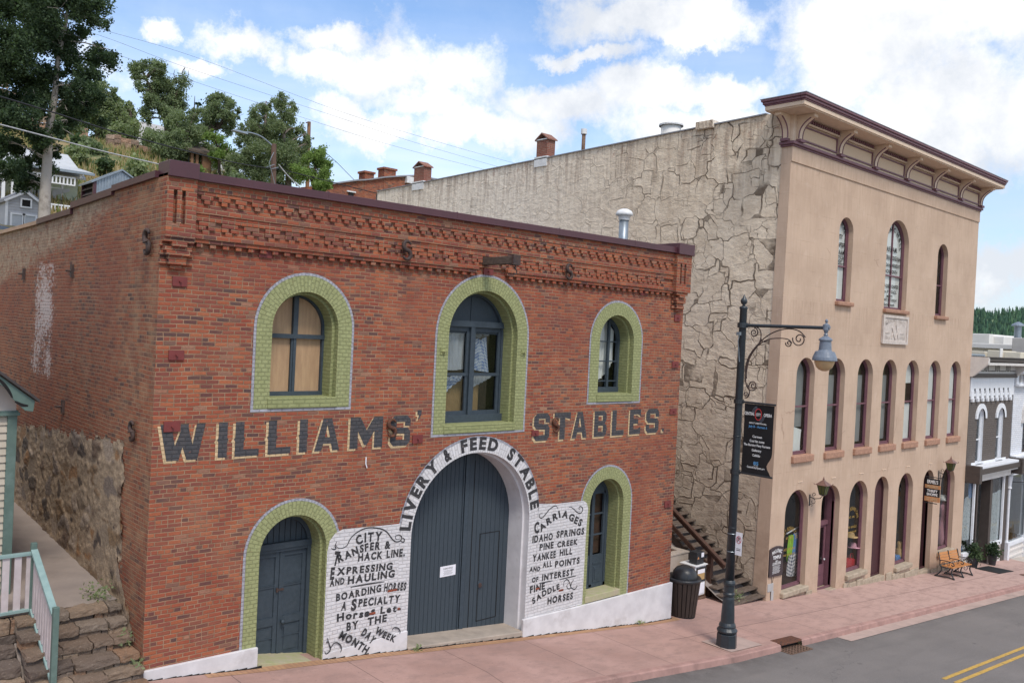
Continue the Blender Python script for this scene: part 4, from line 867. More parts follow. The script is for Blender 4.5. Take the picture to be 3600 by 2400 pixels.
# roof ventilator hut with louvres
LX0, LX1, LY0, LY1 = 1.30, 2.50, 8.0, 8.95
q = MB(); lz, lt = 7.5, 8.99; rx = (LX0+LX1)/2
q.ext([(LX0, LY0, lz), (LX1, LY0, lz), (LX1, LY0, lt), (rx, LY0, lt+.33), (LX0, LY0, lt)], (0, .04, 0)); hut = q.build('ventilator_hut', 'galv', BB)
q = MB(); k = LX0+.02
while k < LX1: q.box((k, LY0-.012, lz), (k+.028, LY0-.001, lt-.03+.33*(1-abs(k-rx)/(rx-LX0)))); k += .066
q.build('corrugation', 'galv', hut, org=(0, 0, -.02))
q = MB()
for s_ in (0, 1):
    xa = LX0-.08 if s_ == 0 else LX1+.08; q.add([(xa, LY0-.06, lt-.02), (rx, LY0-.06, lt+.37), (rx, LY1+.06, lt+.37), (xa, LY1+.06, lt-.02), (xa, LY0-.06, lt-.06), (rx, LY0-.06, lt+.33), (rx, LY1+.06, lt+.33), (xa, LY1+.06, lt-.06)], [(0,1,2,3),(7,6,5,4),(0,4,5,1),(1,5,6,2),(2,6,7,3),(3,7,4,0)])
q.build('roof', 'galv', hut, org=(0, 0, -.02))
q = MB(); q.box((LX0+.05, LY0+.04, lz), (LX0+.06, LY1, lt)); q.build('backing', 'dark', hut, org=(0, 0, -.02))
q = MB(); q.box((LX0-.03, LY0-.02, lz), (LX0+.04, LY0+.05, lt)); q.box((LX0-.03, LY1-.05, lz), (LX0+.04, LY1, lt)); q.build('corner_trim', 'coping', hut, org=(0, 0, -.02))
q = MB()
for k in range(11): z = 7.62+.135*k; q.add([(LX0-.02, LY0+.05, z), (LX0+.05, LY0+.05, z+.06), (LX0+.05, LY1-.05, z+.06), (LX0-.02, LY1-.05, z), (LX0-.02, LY0+.05, z-.02), (LX0+.05, LY0+.05, z+.04), (LX0+.05, LY1-.05, z+.04), (LX0-.02, LY1-.05, z-.02)], [(0,1,2,3),(7,6,5,4),(0,4,5,1),(1,5,6,2),(2,6,7,3),(3,7,4,0)])
q.build('louvre', 'timber', hut, org=(0, 0, -.02))
# ---- rubble foundation of the side wall: displaced real surface
def rubble_sheet(name, par, y0, y1, zfun, x, mt='rubble', res=.045, amp=.09, sgn=-1, scale=2.6, org=None, cols=None, axis='x', thr=.06):
    cols = cols or [(.32, .24, .17), (.17, .11, .075), (.24, .15, .08), (.09, .065, .05), (.40, .31, .24), (.07, .052, .045), (.34, .18, .08), (.22, .17, .14)]
    ny = int((y1-y0)/res); nz_ = int(4.5/res); idx = {}; vs = []; cl = []
    for i in range(ny+1):
        yy = y0+(y1-y0)*i/ny; zl, zh = zfun(yy)
        m_ = 60 if cols is None else 72
        for j in range(m_+1):
            z = zl+(zh-zl)*j/m_
            p = Vector((yy*scale*.75, z*scale*1.25, 3.1)); w = noise.noise_vector(p*1.3)*.35
            d, pts = noise.voronoi(p+w, distance_metric='DISTANCE', exponent=2.5)
            e = min(1, (d[1]-d[0])/.28); h = math.sin(noise.cell(pts[0]*7.3)*5)*.5+.5
            rnd = abs(noise.cell_vector(pts[0]*9.7)[0])
            big = rnd > .30
            out = (amp*.55*min(1, e*1.6)*(.3+.7*h) if big else amp*.28)+.022*noise.fractal(p*3.5, 1, 2, 4)
            if rnd > .82: out -= amp*.8*min(1, e*1.5)
            cc = cols[int(abs(noise.cell(pts[0]*3.31+Vector((5, 5, 5))))*997) % len(cols)]
            out = max(out, .014)
            mm_ = .8+.35*noise.noise(p*2); g = (.53*mm_, .39*mm_, .265*mm_) if (e < .38 or not big) else cc
            cl.append(g); q_ = (x+sgn*out, yy, z) if axis == 'x' else (yy, x+sgn*out, z); vs.append(q_)
    fs = [(i*(m_+1)+j, i*(m_+1)+j+1, (i+1)*(m_+1)+j+1, (i+1)*(m_+1)+j) for i in range(ny) for j in range(m_)]
    def keep(f):
        q_ = vs[f[0]]; yy, z = q_[1], q_[2]; n_ = noise.noise(Vector((yy*3, z*3, 9)))*.5+noise.noise(Vector((yy*9, z*9, 2)))*.3
        return yy > 1.22+.38*n_-(0 if z > 1.5 else (1.5-z)*.75) and z < 3.66-.07*(yy-1.3)+.30*n_
    fs = [f for f in fs if keep(f)]
    o_ = Vector(org) if org else (parent_world(par) if par else Vector((0, 0, 0)))
    me = bpy.data.meshes.new(name); me.from_pydata([Vector(v)-o_ for v in vs], [], fs)
    ca = me.color_attributes.new('col', 'FLOAT_COLOR', 'POINT'); ca.data.foreach_set('color', np.array([c+(1,) for c in cl], dtype=np.float32).ravel())
    me.materials.append(M(mt)); ob = bpy.data.objects.new(name, me)
    for p in me.polygons: p.use_smooth = True
    if not par: ob.location = o_
    return link(ob, par)
def zf(y): return (.9 if y > 1.35 else .9-(1.35-y)*.75)-.1, 4.0-.07*(y-1.3)
rubble_sheet('rubble_footing', BB, .35, 11.0, zf, .01, amp=.075, scale=2.7)
# ================================================================== MASONIC BUILDING
TB = thing('hall_building', (19, 0, -2.2), 'tall tan stucco three storey hall with purple bracketed cornice and rows of narrow arched windows', 'building')
TX0, TX1 = 19.1, 34.87
xs_ = lambda z: 18.97+.0098*(z+.5)
top3 = [(22.93, .50, 9.79, 7.42, 'a'), (27.0, .94, 9.75, 7.36, 'b'), (31.22, .52, 9.72, 7.32, 'c')]
row2 = [(20.69, .585), (22.79, .585), (24.90, .59), (26.88, .60), (28.88, .60), (31.03, .61), (33.19, .61)]
row1 = [(20.58, .74, .47, -2.0, 'w'), (22.83, .645, .52, -2.45, 'd'), (24.89, .70, .45, -2.12, 'w'), (26.72, .575, .58, -2.60, 'p'), (28.83, .66, .46, -2.45, 'w'), (31.0, .52, .56, -3.0, 'd'), (33.0, .74, .33, -2.45, 'w')]
holes = [[(x, 0, z) for x, z in apath(c, hw, zs, zb)] for c, hw, zs, zb, _ in top3]+[[(x, 0, z) for x, z in apath(c, hw, 4.90, 2.33)] for c, hw in row2]+[[(x, 0, z) for x, z in apath(c, hw, zs, zb)] for c, hw, zs, zb, _ in row1]
q = MB(); q.poly([[(xs_(-2.6), 0, -2.6), (xs_(12.6), 0, 12.6), (TX1, 0, 12.6), (TX1, 0, -4.6), (27, 0, -4.6)]]+holes); q.build('front_wall', 'stucco', TB, fixn=False)
q = MB(); q.poly([[(xs_(-2.6), 0, -2.6), (xs_(-2.6), .5, -2.6), (xs_(3), .40, 3), (xs_(12.9), .33, 12.9), (xs_(12.9), 0, 12.9)]]); q.build('corner_return', 'stucco', TB, fixn=False)
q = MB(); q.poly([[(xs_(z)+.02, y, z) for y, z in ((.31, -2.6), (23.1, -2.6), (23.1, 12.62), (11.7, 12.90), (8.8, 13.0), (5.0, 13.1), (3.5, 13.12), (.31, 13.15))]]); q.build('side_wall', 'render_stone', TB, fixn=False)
q = MB(); q.box((TX0+.3, 1.0, 12.2), (TX1, 23.0, 12.4)); q.box((TX0+.02, 23.1, -2), (TX1, 23.2, 12.5)); q.box((TX1-.05, .3, -3), (TX1, 23, 12.5)); q.build('roof', 'roof_dark', TB)
q = MB(); q.add([(TX0-.03, .95, 13.15), (TX0+.3, .95, 13.15), (TX0+.3, 23.1, 12.66), (TX0-.03, 23.1, 12.62), (TX0-.03, .95, 13.19), (TX0+.3, .95, 13.19), (TX0+.3, 23.1, 12.70), (TX0-.03, 23.1, 12.66)], [(0,1,2,3),(7,6,5,4),(0,4,5,1),(1,5,6,2),(2,6,7,3),(3,7,4,0)]); q.build('parapet_flashing', 'roof_grey', TB)
q = MB(); q.box((TX0+.2, 2.4, -3), (TX1-.2, 2.45, 12)); q.build('inner_wall', 'room', TB)
q = MB()
for z_ in (5.9, 1.9): q.box((TX0+.2, .38, z_), (TX1-.2, 2.4, z_+.15))
q.box((TX0+.2, .38, -2.75), (24, 2.4, -2.6)); q.box((24, .38, -3.35), (TX1-.2, 2.4, -3.2)); q.build('floor', 'room', TB)
q = MB(); q.box((TX0-.012, -.035, 11.56), (TX1+.01, 0, 12.08)); q.build('wall_band', 'stucco', TB, bev=.006)
# cornice
cn = MB(); y_ = -.0
def lrun(mb, y0, y1, z0, z1, xl=None, side=1.0):
    'moulding running along the front and returning down the alley side'
    mb.box((TX0+y0, y0, z0), (TX1-y0*.6, y1 if y1 > y0+.01 else y0+.02, z1)); mb.box((TX0+y0, y1, z0), (TX0+y0+(y1-y0), side, z1))
q = MB(); lrun(q, -.13, 0, 12.08, 12.17, side=.38); lrun(q, -.07, 0, 12.02, 12.08, side=.36); q.build('cornice_moulding', 'purple', TB, bev=.01)
q = MB(); q.box((TX0-.01, -.03, 12.17), (TX1+.02, 0, 13.02)); q.box((TX0-.02, 0, 12.17), (TX0+.05, .36, 13.02)); q.build('frieze', 'cream_wood', TB)
q = MB(); q.box((TX0-.76, -.76, 13.0), (TX1+.42, 0, 13.03)); q.box((TX0-.76, 0, 13.0), (TX0+.05, .50, 13.03)); q.build('soffit', 'cream_wood', TB)
q = MB(); lrun(q, -.80, -.70, 13.03, 13.155, side=.52); q.build('fascia', 'cream_wood', TB, bev=.008)
q = MB(); lrun(q, -.83, -.70, 13.155, 13.20, side=.54); lrun(q, -.86, -.70, 13.20, 13.28, side=.58); lrun(q, -.90, -.7, 13.28, 13.35, side=.62); q.build('crown_moulding', 'purple', TB, bev=.018)
q = MB(); q.box((TX0-.91, -.91, 13.352), (TX1+.55, .3, 13.375)); q.box((TX0-.91, .3, 13.352), (TX0+.3, .64, 13.375)); q.build('cornice_flashing', 'roof_grey', TB)
bxs = [19.40, 22.02, 24.60, 27.23, 29.80, 32.46, 34.72]
def bracket(x, side=False):
    prof = [(-.03, 12.18)]; pr2 = []
    pts = [(-.06, 12.2)]
    for i in range(9):
        t = R(i*90/8); pts.append((-.62+.50*math.cos(t), 12.42+.52*math.sin(t)))
    cur = [(-(.11+.38*(i/10)**3), 12.28+.60*i/10) for i in range(11)]
    out = [(-.01, 12.20), (-.15, 12.20), (-.16, 12.27)]+cur+[(-.60, 12.90), (-.60, 12.995), (-.01, 12.995)]
    q = MB(); w = .12 if not side else .10
    if side: q.ext([(TX0+a, x-w, b) for a, b in out], (0, 2*w, 0))
    else: q.ext([(x-w, a, b) for a, b in out], (2*w, 0, 0))
    br = q.build('bracket', 'cream_wood', TB)
    q = MB()
    line = cur
    for s_ in (-1, 1):
        pp = [((x+s_*(w-.01), a+.0, b) if not side else (TX0+a, x+s_*(w-.01), b)) for a, b in line]
        q.tube(pp, .022, 5)
    pad = (-.17, 12.18, .30)
    if side: q.box((TX0-.20, x-w-.02, 12.175), (TX0, x+w+.02, 12.26))
    else: q.box((x-w-.02, -.20, 12.175), (x+w+.02, 0, 12.26))
    q.build('bracket_trim', 'purple', br, org=(19, 0, -2.2))
    return br
for x_ in bxs: bracket(x_)
bracket(.19, True)
for i in range(6):
    xa, xb = bxs[i]+.19, bxs[i+1]-.19
    q = MB(); q.box((xa, -.045, 12.30), (xb, -.032, 12.72)); pn = q.build('frieze_panel', 'grain_wood', TB)
    q = MB()
    for a_, b_ in (((xa-.02, 12.27), (xb+.02, 12.32)), ((xa-.02, 12.70), (xb+.02, 12.75)), ((xa-.02, 12.32), (xa+.03, 12.70)), ((xb-.03, 12.32), (xb+.02, 12.70))): q.box((a_[0], -.075, a_[1]), (b_[0], -.031, b_[1]))
    q.build('panel_frame', 'purple', pn, org=(19, 0, -2.2))
    q = MB(); k = xa
    while k < xb-.05: q.box((k, -.15, 12.86), (k+.075, -.03, 12.96)); k += .145
    q.build('dentils', 'purple', TB)
    q = MB(); q.box((xa-.05, -.12, 12.80), (xb+.05, -.031, 12.855)); q.build('dentil_rail', 'cream_wood', TB)
def sash(par, cx, hw, zs, zb, y, meet, frame='purple', name='arched_window', fw=.05, depth=.24, sillmt='red_stone', sill=None, rev='stucco', mull=False, org=(19, 0, -2.2)):
    a = MB(); p0 = apath(cx, hw, zs, zb); strip(a, p0, p0, 0, y); rv = a.build('reveal', rev, par, fixn=False)
    q = MB(); frame_ring(q, apath(cx, hw-.002, zs, zb+.0), apath(cx, hw-fw, zs, zb), y-.03, y+.06)
    frame_ring(q, apath(cx, hw-fw+.002, zs, zb+.06), apath(cx, hw-fw-.035, zs, zb+.06), y, y+.05)
    if meet: q.box((cx-hw+fw, y-.01, meet), (cx+hw-fw, y+.045, meet+.05))
    if mull: q.box((cx-.02, y, zb+.05), (cx+.02, y+.06, zs+hw-fw-.01))
    w = q.build(name, frame, par)
    q = MB(); archfill(q, apath(cx, hw-fw-.03, zs, zb+.08), y+.03); q.build('pane', 'glass', w, org=org, fixn=False)
    if sill:
        q = MB(); z0, z1, pr = sill; n = 10
        q.box((cx-hw-.07, -pr, z0), (cx+hw+.07, y-.02, z1)); q.build('sill', sillmt, par, bev=.03)
    return w
def blind(w, cx, hw, z0, z1, y, mt='blind', org=(19, 0, -2.2), name='blind', zs=None):
    q = MB()
    if zs and z1 > zs:
        pts = [p for p in apath(cx, hw, zs, z0)]; q.poly([[(x, y, z) for x, z in pts]])
    else: q.box((cx-hw, y, z0), (cx+hw, y+.01, z1))
    return q.build(name, mt, w, org=org, fixn=False)
for i, (c, hw) in enumerate(row2):
    w = sash(TB, c, hw, 4.90, 2.33, .20, 3.86, sill=(2.10, 2.33, .10))
    if i < 4:
        blind(w, c, hw-.12, 2.5, 4.9, .34, 'grey_reflection', zs=4.9) if i else blind(w, c, hw-.12, 3.2, 4.9, .34, 'grey_reflection', zs=4.89)  # grey sheets behind these panes stand in for reflections in the glass
        if i == 0: cloth('curtain', ([(c-.45, 3.15), (c+.0, 3.2), (c+.45, 3.1)], [(c-.45, 2.4), (c, 2.4), (c+.45, 2.4)]), .31, 'blind', w, org=(19, 0, -2.2))
    elif i == 4: blind(w, c, hw-.1, 2.27, 3.80, .27); blind(w, c, hw-.1, 4.55, 5.4, .42, zs=4.9) if False else blind(w, c, hw-.1, 4.60, 4.92, .27); q = MB(); archfill(q, apath(c, hw-.1, 4.9, 4.915), .27); q.build('blind', 'blind', w, org=(19, 0, -2.2), fixn=False)
    else: blind(w, c, hw-.1, 2.42, 4.9, .27, zs=4.89)
for c, hw, zs, zb, k in top3:
    w = sash(TB, c, hw, zs, zb, .20, {'a': 8.62, 'b': 8.60, 'c': 8.55}[k], sill=(zb-.14, zb, .14), mull=(k == 'b'))
    if k != 'c': blind(w, c, hw-.1, zb+.1, zs, .262, zs=zs-.01)
    def wl(s, z, wd_, h): ww = MB(); put_text(ww, s, (c, .222, z), (1, 0, 0), (0, 0, 1), h, wd_, .03, align='c'); ww.build('window_lettering', 'black_ink', w, org=(19, 0, -2.2), fixn=False)
    ww = MB()
    if k == 'b':
        arc = [(c-.66*math.cos(R(t)), 9.62+.66*math.sin(R(t))) for t in range(0, 181, 10)]
        text_path(ww, 'MASONIC HALL', arc, .17, .222, .03)
        for s, z, wd_, h in (('A.F.&A.M.', 9.52, .9, .18), ('CENTRAL LODGE No6', 9.22, 1.5, .16), ('MEETS 2nd & 4th WEDNESDAYS', 8.96, 1.5, .13), ('EACH MONTH', 8.72, 1.1, .13), ('ROSA QUEEN CHAPTER', 8.18, 1.45, .12), ('No. 9    O.E.S.', 7.98, 1.2, .11), ('MEETS', 7.82, .5, .08), ('1st AND 3rd TUESDAY', 7.68, 1.3, .09), ('Each Month', 7.5, .9, .1)): wl(s, z, wd_, h)
    elif k == 'a':
        arc = [(c-.27*math.cos(R(t)), 9.78+.27*math.sin(R(t))) for t in range(0, 181, 10)]
        text_path(ww, 'CENTRAL', arc, .13, .222, .03)
        for s, z, wd_, h in (('CITY', 9.58, .4, .15), ('CHAPTER', 9.30, .72, .15), ('No.1 R.A.M.', 9.05, .72, .15), ('MEETS 2d', 8.9, .68, .10), ('MONDAY', 8.78, .5, .09), ('EACH MONTH', 8.70, .7, .06)): wl(s, z, wd_, h)
    else:
        for s, z, wd_, h in (('ROCKY', 9.4, .55, .12), ('MT.', 9.2, .3, .12), ('No.2 K.T.', 8.95, .6, .12)): wl(s, z, wd_, h)
    if k != 'c': ww.build('window_lettering', 'black_ink', w, org=(19, 0, -2.2), fixn=False)
# date stone
q = MB(); q.box((25.95, -.05, 6.08), (28.1, 0, 7.14)); ps = q.build('date_stone', 'plaque', TB, bev=.02)
q = MB()
for a_, b_ in (((25.95, 6.08), (28.1, 6.18)), ((25.95, 7.04), (28.1, 7.14)), ((25.95, 6.18), (26.07, 7.04)), ((27.98, 6.18), (28.1, 7.04))): q.box((a_[0], -.085, a_[1]), (b_[0], -.051, b_[1]))
arc = [(27.02-.88*math.cos(R(t)), 6.62+.30*math.sin(R(t))) for t in range(25, 156, 10)]
text_path(q, 'MASONIC HALL', arc, .16, -.06, .03)
text_path(q, '1864', [(26.2, 6.28), (26.6, 6.28)], .11, -.06, .03); text_path(q, '1865', [(27.45, 6.28), (27.85, 6.28)], .11, -.06, .03)
q.bar((26.74, -.06, 6.28), (27.02, -.06, 6.88), .05, .02, (0, 1, 0)); q.bar((27.30, -.06, 6.28), (27.02, -.06, 6.88), .05, .02, (0, 1, 0)); q.bar((26.72, -.065, 6.70), (27.02, -.065, 6.25), .05, .02, (0, 1, 0)); q.bar((27.32, -.065, 6.70), (27.02, -.065, 6.25), .05, .02, (0, 1, 0))
q.bar((26.22, -.06, 6.48), (26.55, -.06, 6.50), .03, .02, (0, 1, 0)); q.bar((27.46, -.06, 6.48), (27.8, -.06, 6.50), .03, .02, (0, 1, 0))
q.build('relief', 'plaque', ps, org=(19, 0, -2.2))
# ground floor
for i, (c, hw, zs, zb, k) in enumerate(row1):
    if k == 'w':
        w = sash(TB, c, hw, zs, zb, .20, None, fw=.06, sill=(zb-.17, zb, .13), sillmt='stone_sill')
    else:
        a = MB(); p0 = apath(c, hw, zs, zb-.5); strip(a, p0, p0, 0, .20); a.build('reveal', 'stucco', TB, fixn=False)
        q = MB(); frame_ring(q, apath(c, hw-.001, zs, zb), apath(c, hw-.05, zs, zb), .18, .26); 
        if k == 'p':
            q.ext([(x, .23, z) for x, z in apath(c, hw-.04, zs, zb)], (0, .04, 0)); q.build('boarded_door', 'brown_door', TB)
        else:
            yd = .42 if i == 1 else .50
            p1 = apath(c, hw-.05, zs, zb); strip(q, p1, p1, .18, yd+.1)
            dz = zb+2.15; q.box((c-hw+.06, yd-.06, dz), (c+hw-.06, yd+.06, dz+.14)); d = q.build('entrance_door', 'purple' if i == 1 else 'brown_door', TB)
            q = MB(); xa, xb = c-hw+.08, c+hw-.08
            for a_, b_ in (((xa, zb), (xa+.1, dz)), ((xb-.1, zb), (xb, dz)), ((xa+.1, zb), (xb-.1, zb+.75)), ((xa+.1, dz-.1), (xb-.1, dz))): q.box((a_[0], yd, a_[1]), (b_[0], yd+.05, b_[1]))
            q.box((xa+.2, yd-.012, zb+.42), (xb-.2, yd+.001, zb+.46)); q.box((xa+.2, yd-.012, zb+.14), (xb-.2, yd+.001, zb+.36))
            lf = q.build('door_leaf', 'purple' if i == 1 else 'brown_door', d, org=(19, 0, -2.2))
            q = MB(); q.box((xa+.1, yd+.02, zb+.75), (xb-.1, yd+.03, dz-.1)); archfill(q, apath(c, hw-.08, zs, dz+.14), yd); q.build('pane', 'glass', lf, org=(19, 0, -2.2), fixn=False)
            q = MB(); q.box((xb-.09, yd-.03, zb+.95), (xb-.03, yd, zb+1.08)) if i == 5 else q.lathe([(.03, 0), (.03, .05)], (xb-.06, yd-.03, zb+.9), 8)
            q.build('door_handle', 'white_metal', d, org=(19, 0, -2.2))
        q = MB(); q.ext([(c-hw, -.03, zb-.6), (c+hw, -.03, zb-.6), (c+hw, -.03, zb-.01), (c-hw, -.03, zb-.01)], (0, .55, 0)); q.build('threshold', 'stone_sill', TB, bev=.02)
    zt = zs+hw; q = MB(); q.box((c-.06, -.012, zt), (c-.045, 0, zt+.24)); q.box((c-.06, -.02, zt+.235), (c+.24, 0, zt+.262)); q.build('keystone_line', 'cream_wood', TB)
# stone footing showing under the stucco
fg = MB(); x = 21.35
while x < 34.6:
    w_ = random.uniform(.35, .9); z = G(x+w_/2); h_ = random.uniform(.06, .16) if x < 22 else random.uniform(.1, .26)
    if not any(abs(x+w_/2-c) < hw+.25 and k != 'w' for c, hw, zs, zb, k in row1):
        fg = MB(); fg.box((x, -.045-random.uniform(0, .03), z-.3), (x+w_-.02, -.0, z+h_+.04)); fg.build('footing_stone', 'stone_sill', TB, bev=.025)
    x += w_
q = MB()
for pts in ([(19.0, .9), (19.06, .2), (19.2, -.5), (19.3, -1.1)],): pass
# cracks + patched corner near the stair
stroke(q, [(19.35, -1.35), (19.28, -1.6), (19.2, -1.9), (19.22, -2.2)], .035, -.004); stroke(q, [(19.1, -1.1), (19.22, -1.5), (19.2, -1.75)], .03, -.0044)
q.build('crack', 'dark', TB, fixn=False)
q = MB(); q.box((19.0, -.02, -1.85), (19.33, 0, -1.60)); q.box((19.22, -.022, -2.3), (19.36, 0, -1.85)); q.build('mortar_patch', 'rooftop_grey', TB, bev=.01)
# chimneys, pipes on its roof
def chimney(y, z0, z1, w=.42, d=.62, par=TB, org=(19, 0, -2.2), x=19.35):
    q = MB(); q.box((x-w, y-d/2, z0-.3), (x+w, y+d/2, z1-.22)); c = q.build('chimney', 'brick_chimney', par)
    q = MB(); q.box((x-w-.06, y-d/2-.05, z0-.35), (x+w+.06, y+d/2+.05, z0+.06)); q.box((x-w-.03, y-d/2-.03, z1-.23), (x+w+.03, y+d/2+.03, z1-.19)); q.build('flashing', 'white_metal', c, org=org)
    q = MB()
    for s_ in (-1, 1): q.add([(x-w-.06, y+s_*(d/2+.07), z1-.20), (x+w+.06, y+s_*(d/2+.07), z1-.20), (x+w+.06, y, z1+.06), (x-w-.06, y, z1+.06), (x-w-.06, y+s_*(d/2+.07), z1-.25), (x+w+.06, y+s_*(d/2+.07), z1-.25), (x+w+.06, y, z1+.01), (x-w-.06, y, z1+.01)], [(0,1,2,3),(7,6,5,4),(0,4,5,1),(1,5,6,2),(2,6,7,3),(3,7,4,0)])
    q.build('chimney_cap', 'brick_chimney', c, org=org); return c
chimney(11.2, 12.95, 13.92, w=.22, d=.62); chimney(19.6, 12.75, 13.72, w=.22, d=.8)
q = MB(); q.lathe([(.075, 12.5), (.075, 13.72)], (19.3, 9.06, 0), 12); vq = q.build('vent_pipe', 'rust_iron', TB, smooth=True)
q = MB(); q.lathe([(.12, 13.66), (.12, 13.86)], (19.3, 9.06, 0), 12); q.build('vent_cap', 'white_metal', vq, org=(19, 0, -2.2))
q = MB(); q.lathe([(.36, 12.5), (.36, 13.52)], (19.75, 5.2, 0), 24); vq = q.build('roof_ventilator', 'rooftop_white', TB, smooth=True)
q = MB(); q.lathe([(.44, 13.50), (.44, 13.56), (.3, 13.60), (.0, 13.62)], (19.75, 5.2, 0), 24, cap=False); q.build('vent_cap', 'white_metal', vq, org=(19, 0, -2.2))
q = MB(); q.box((19.0, 2.9, 13.0), (19.4, 3.6, 13.27)); q.build('parapet_block', 'render_stone', TB, bev=.02)
# window lettering + goods behind the shop glass
for ci in (0, 2):
    c = row1[ci][0]; ww = MB(); zc = -.55 if ci == 0 else -.35
    arc = [(c-.40*math.cos(R(t)), zc+.40*math.sin(R(t))) for t in range(10, 171, 8)]
    text_path(ww, 'SALLEY BONNIE CAFE', arc, .13, .222, .02)
    for s, z, w_, h in (('EST. 1892', zc+.12, .42, .07), ('HATS  WOOLS', zc-.25, .8, .08), ('FINE VINTAGE', zc-.42, .8, .06)): put_text(ww, s, (c, .222, z), (1, 0, 0), (0, 0, 1), h, w_, .02, align='c')
    ww.build('window_lettering', 'gold_ink', TB, fixn=False)
def topthing(q, name, mt, label, cat, org, group=None, **k):
    ob = q.build(name, mt, None, org=org, **k); return tag(ob, label, cat, group)
def goods_x(x, y): return (x+5.086)*(14+y)/14-5.086    # x of goods standing y behind the glass line
def topcloth(name, pts, y, mt, label, cat, amp=.03, fr=6):
    o_ = (pts[0][0][0], y, pts[0][0][1]); ob = cloth(name, pts, y, mt, None, amp, fr, org=o_); ob.location = o_; return tag(ob, label, cat)
def cloth_top(name, top, bot, y, mt, label, cat): y = y if y < .2 else y*.5+.06; return topcloth(name, ([(goods_x(a, y), b) for a, b in top], [(goods_x(a, y), b) for a, b in bot]), y, mt, label, cat)
cloth_top('shirt', [(20.15, -.42), (20.3, -.36), (20.42, -.42)], [(20.12, -1.25), (20.28, -1.3), (20.4, -1.25)], .66, 'lime_cloth', 'lime green shirt hanging at the left of the first shop window', 'shirt')
cloth_top('shirt', [(20.42, -.40), (20.65, -.30), (20.9, -.42)], [(20.45, -1.2), (20.65, -1.25), (20.9, -1.18)], .62, 'blue_cloth', 'blue shirt hanging in the middle of the first shop window', 'shirt')
cloth_top('skirt', [(20.2, -1.05), (20.7, -1.0), (21.2, -1.05)], [(20.15, -1.7), (20.7, -1.8), (21.25, -1.7)], .55, 'plaid', 'black and white plaid cloth hanging low in the first shop window', 'skirt')
q = MB(); q.tube([(goods_x(20.0, .36), .36, -.3), (goods_x(20.75, .45), .45, -.2)], .02, 6); topthing(q, 'clothes_rail', 'white_metal', 'pale clothes rail above the shirts in the first shop window', 'rail', (20.9, .36, -.3))
def hat(x, y, z, mt, label, r=.2, ribbon=None):
    y = .42; x = goods_x(x, y)
    q = MB(); q.lathe([(r, 0), (r*1.02, .015), (r*.55, .03), (r*.5, .13), (r*.3, .165), (0, .16)], (x, y, z), 16, cap=False); topthing(q, 'hat', mt, label, 'hat', (x, y, z), 'hats in the shop window', smooth=True)
for hx, hz in ((24.42, -1.02), (24.62, -1.42)):
    hx0 = hx; hx = goods_x(hx, .42); q = MB(); q.tube([(hx, .42, -2.1), (hx, .42, hz+.02)], .014, 6); q.lathe([(.08, -2.12), (.08, -2.08)], (hx, .42, 0), 10); topthing(q, 'hat_stand', 'black_metal', ('thin stand under the straw hat' if hx0 < 24.5 else 'thin stand under the pink hat'), 'stand', (hx, .42, -2.1), 'hat stands in the shop window')
hat(24.42, .62, -1.0, 'straw', 'straw hat, the upper one in the third arched shop bay', .25); hat(24.62, .62, -1.40, 'pink_cloth', 'pink brimmed hat under the straw hat in the shop window', .27)
q = MB(); q.ext([(goods_x(x, .32), .32, z) for x, z in ((24.2, -2.1), (25.0, -2.1), (24.95, -1.85), (24.7, -1.78), (24.3, -1.86))], (0, .2, 0)); q.tube([(goods_x(x, .4), .4, z) for x, z in ((24.45, -1.83), (24.5, -1.62), (24.65, -1.62), (24.7, -1.83))], .015, 6); topthing(q, 'handbag', 'red_cloth', 'red handbag lying at the bottom of the shop window below the hats', 'bag', (25.3, .4, -2.1), bev=.02)
q = MB(); q.lathe([(.12, -2.4), (.18, -2.25), (.14, -2.0), (.1, -1.95), (.13, -1.85), (.08, -1.72), (0, -1.7)], (goods_x(28.55, .4), .4, 0), 14, cap=False); topthing(q, 'soft_toy', 'straw', 'small brown soft toy sitting in the shop window left of the second doorway', 'toy', (28.75, .6, -2.4), smooth=True)
q = MB(); q.box((goods_x(28.3, .3), .3, -2.42), (goods_x(29.0, .3), .6, -2.22)); topthing(q, 'folded_cloth', 'blue_cloth', 'folded blue cloth at the bottom of the window left of the second doorway', 'cloth', (28.8, .6, -2.4), bev=.03)
q = MB(); q.lathe([(.20, -2.4), (.26, -2.1), (.17, -1.5), (.11, -1.15), (.17, -.95), (.16, -.70), (.06, -.62), (.05, -.52), (.0, -.5)], (goods_x(32.62, .45), .45, 0), 16, cap=False); mn = topthing(q, 'mannequin', 'pink_cloth', 'mannequin in a pink dress and white hat in the last shop window', 'mannequin', (32.75, .62, -2.4), smooth=True)
q = MB(); q.lathe([(.22, -.50), (.24, -.46), (.16, -.35), (.12, -.28), (0, -.26)], (goods_x(32.62, .45), .45, 0), 16, cap=False); q.build('hat', 'blind', mn, org=(32.75, .62, -2.4), smooth=True)
q = MB(); q.box((goods_x(32.95, .3), .3, -2.4), (goods_x(33.2, .3), .31, -2.05)); topthing(q, 'window_card', 'paper', 'small white card standing in the last shop window beside the mannequin', 'card', (33.2, .45, -2.4))
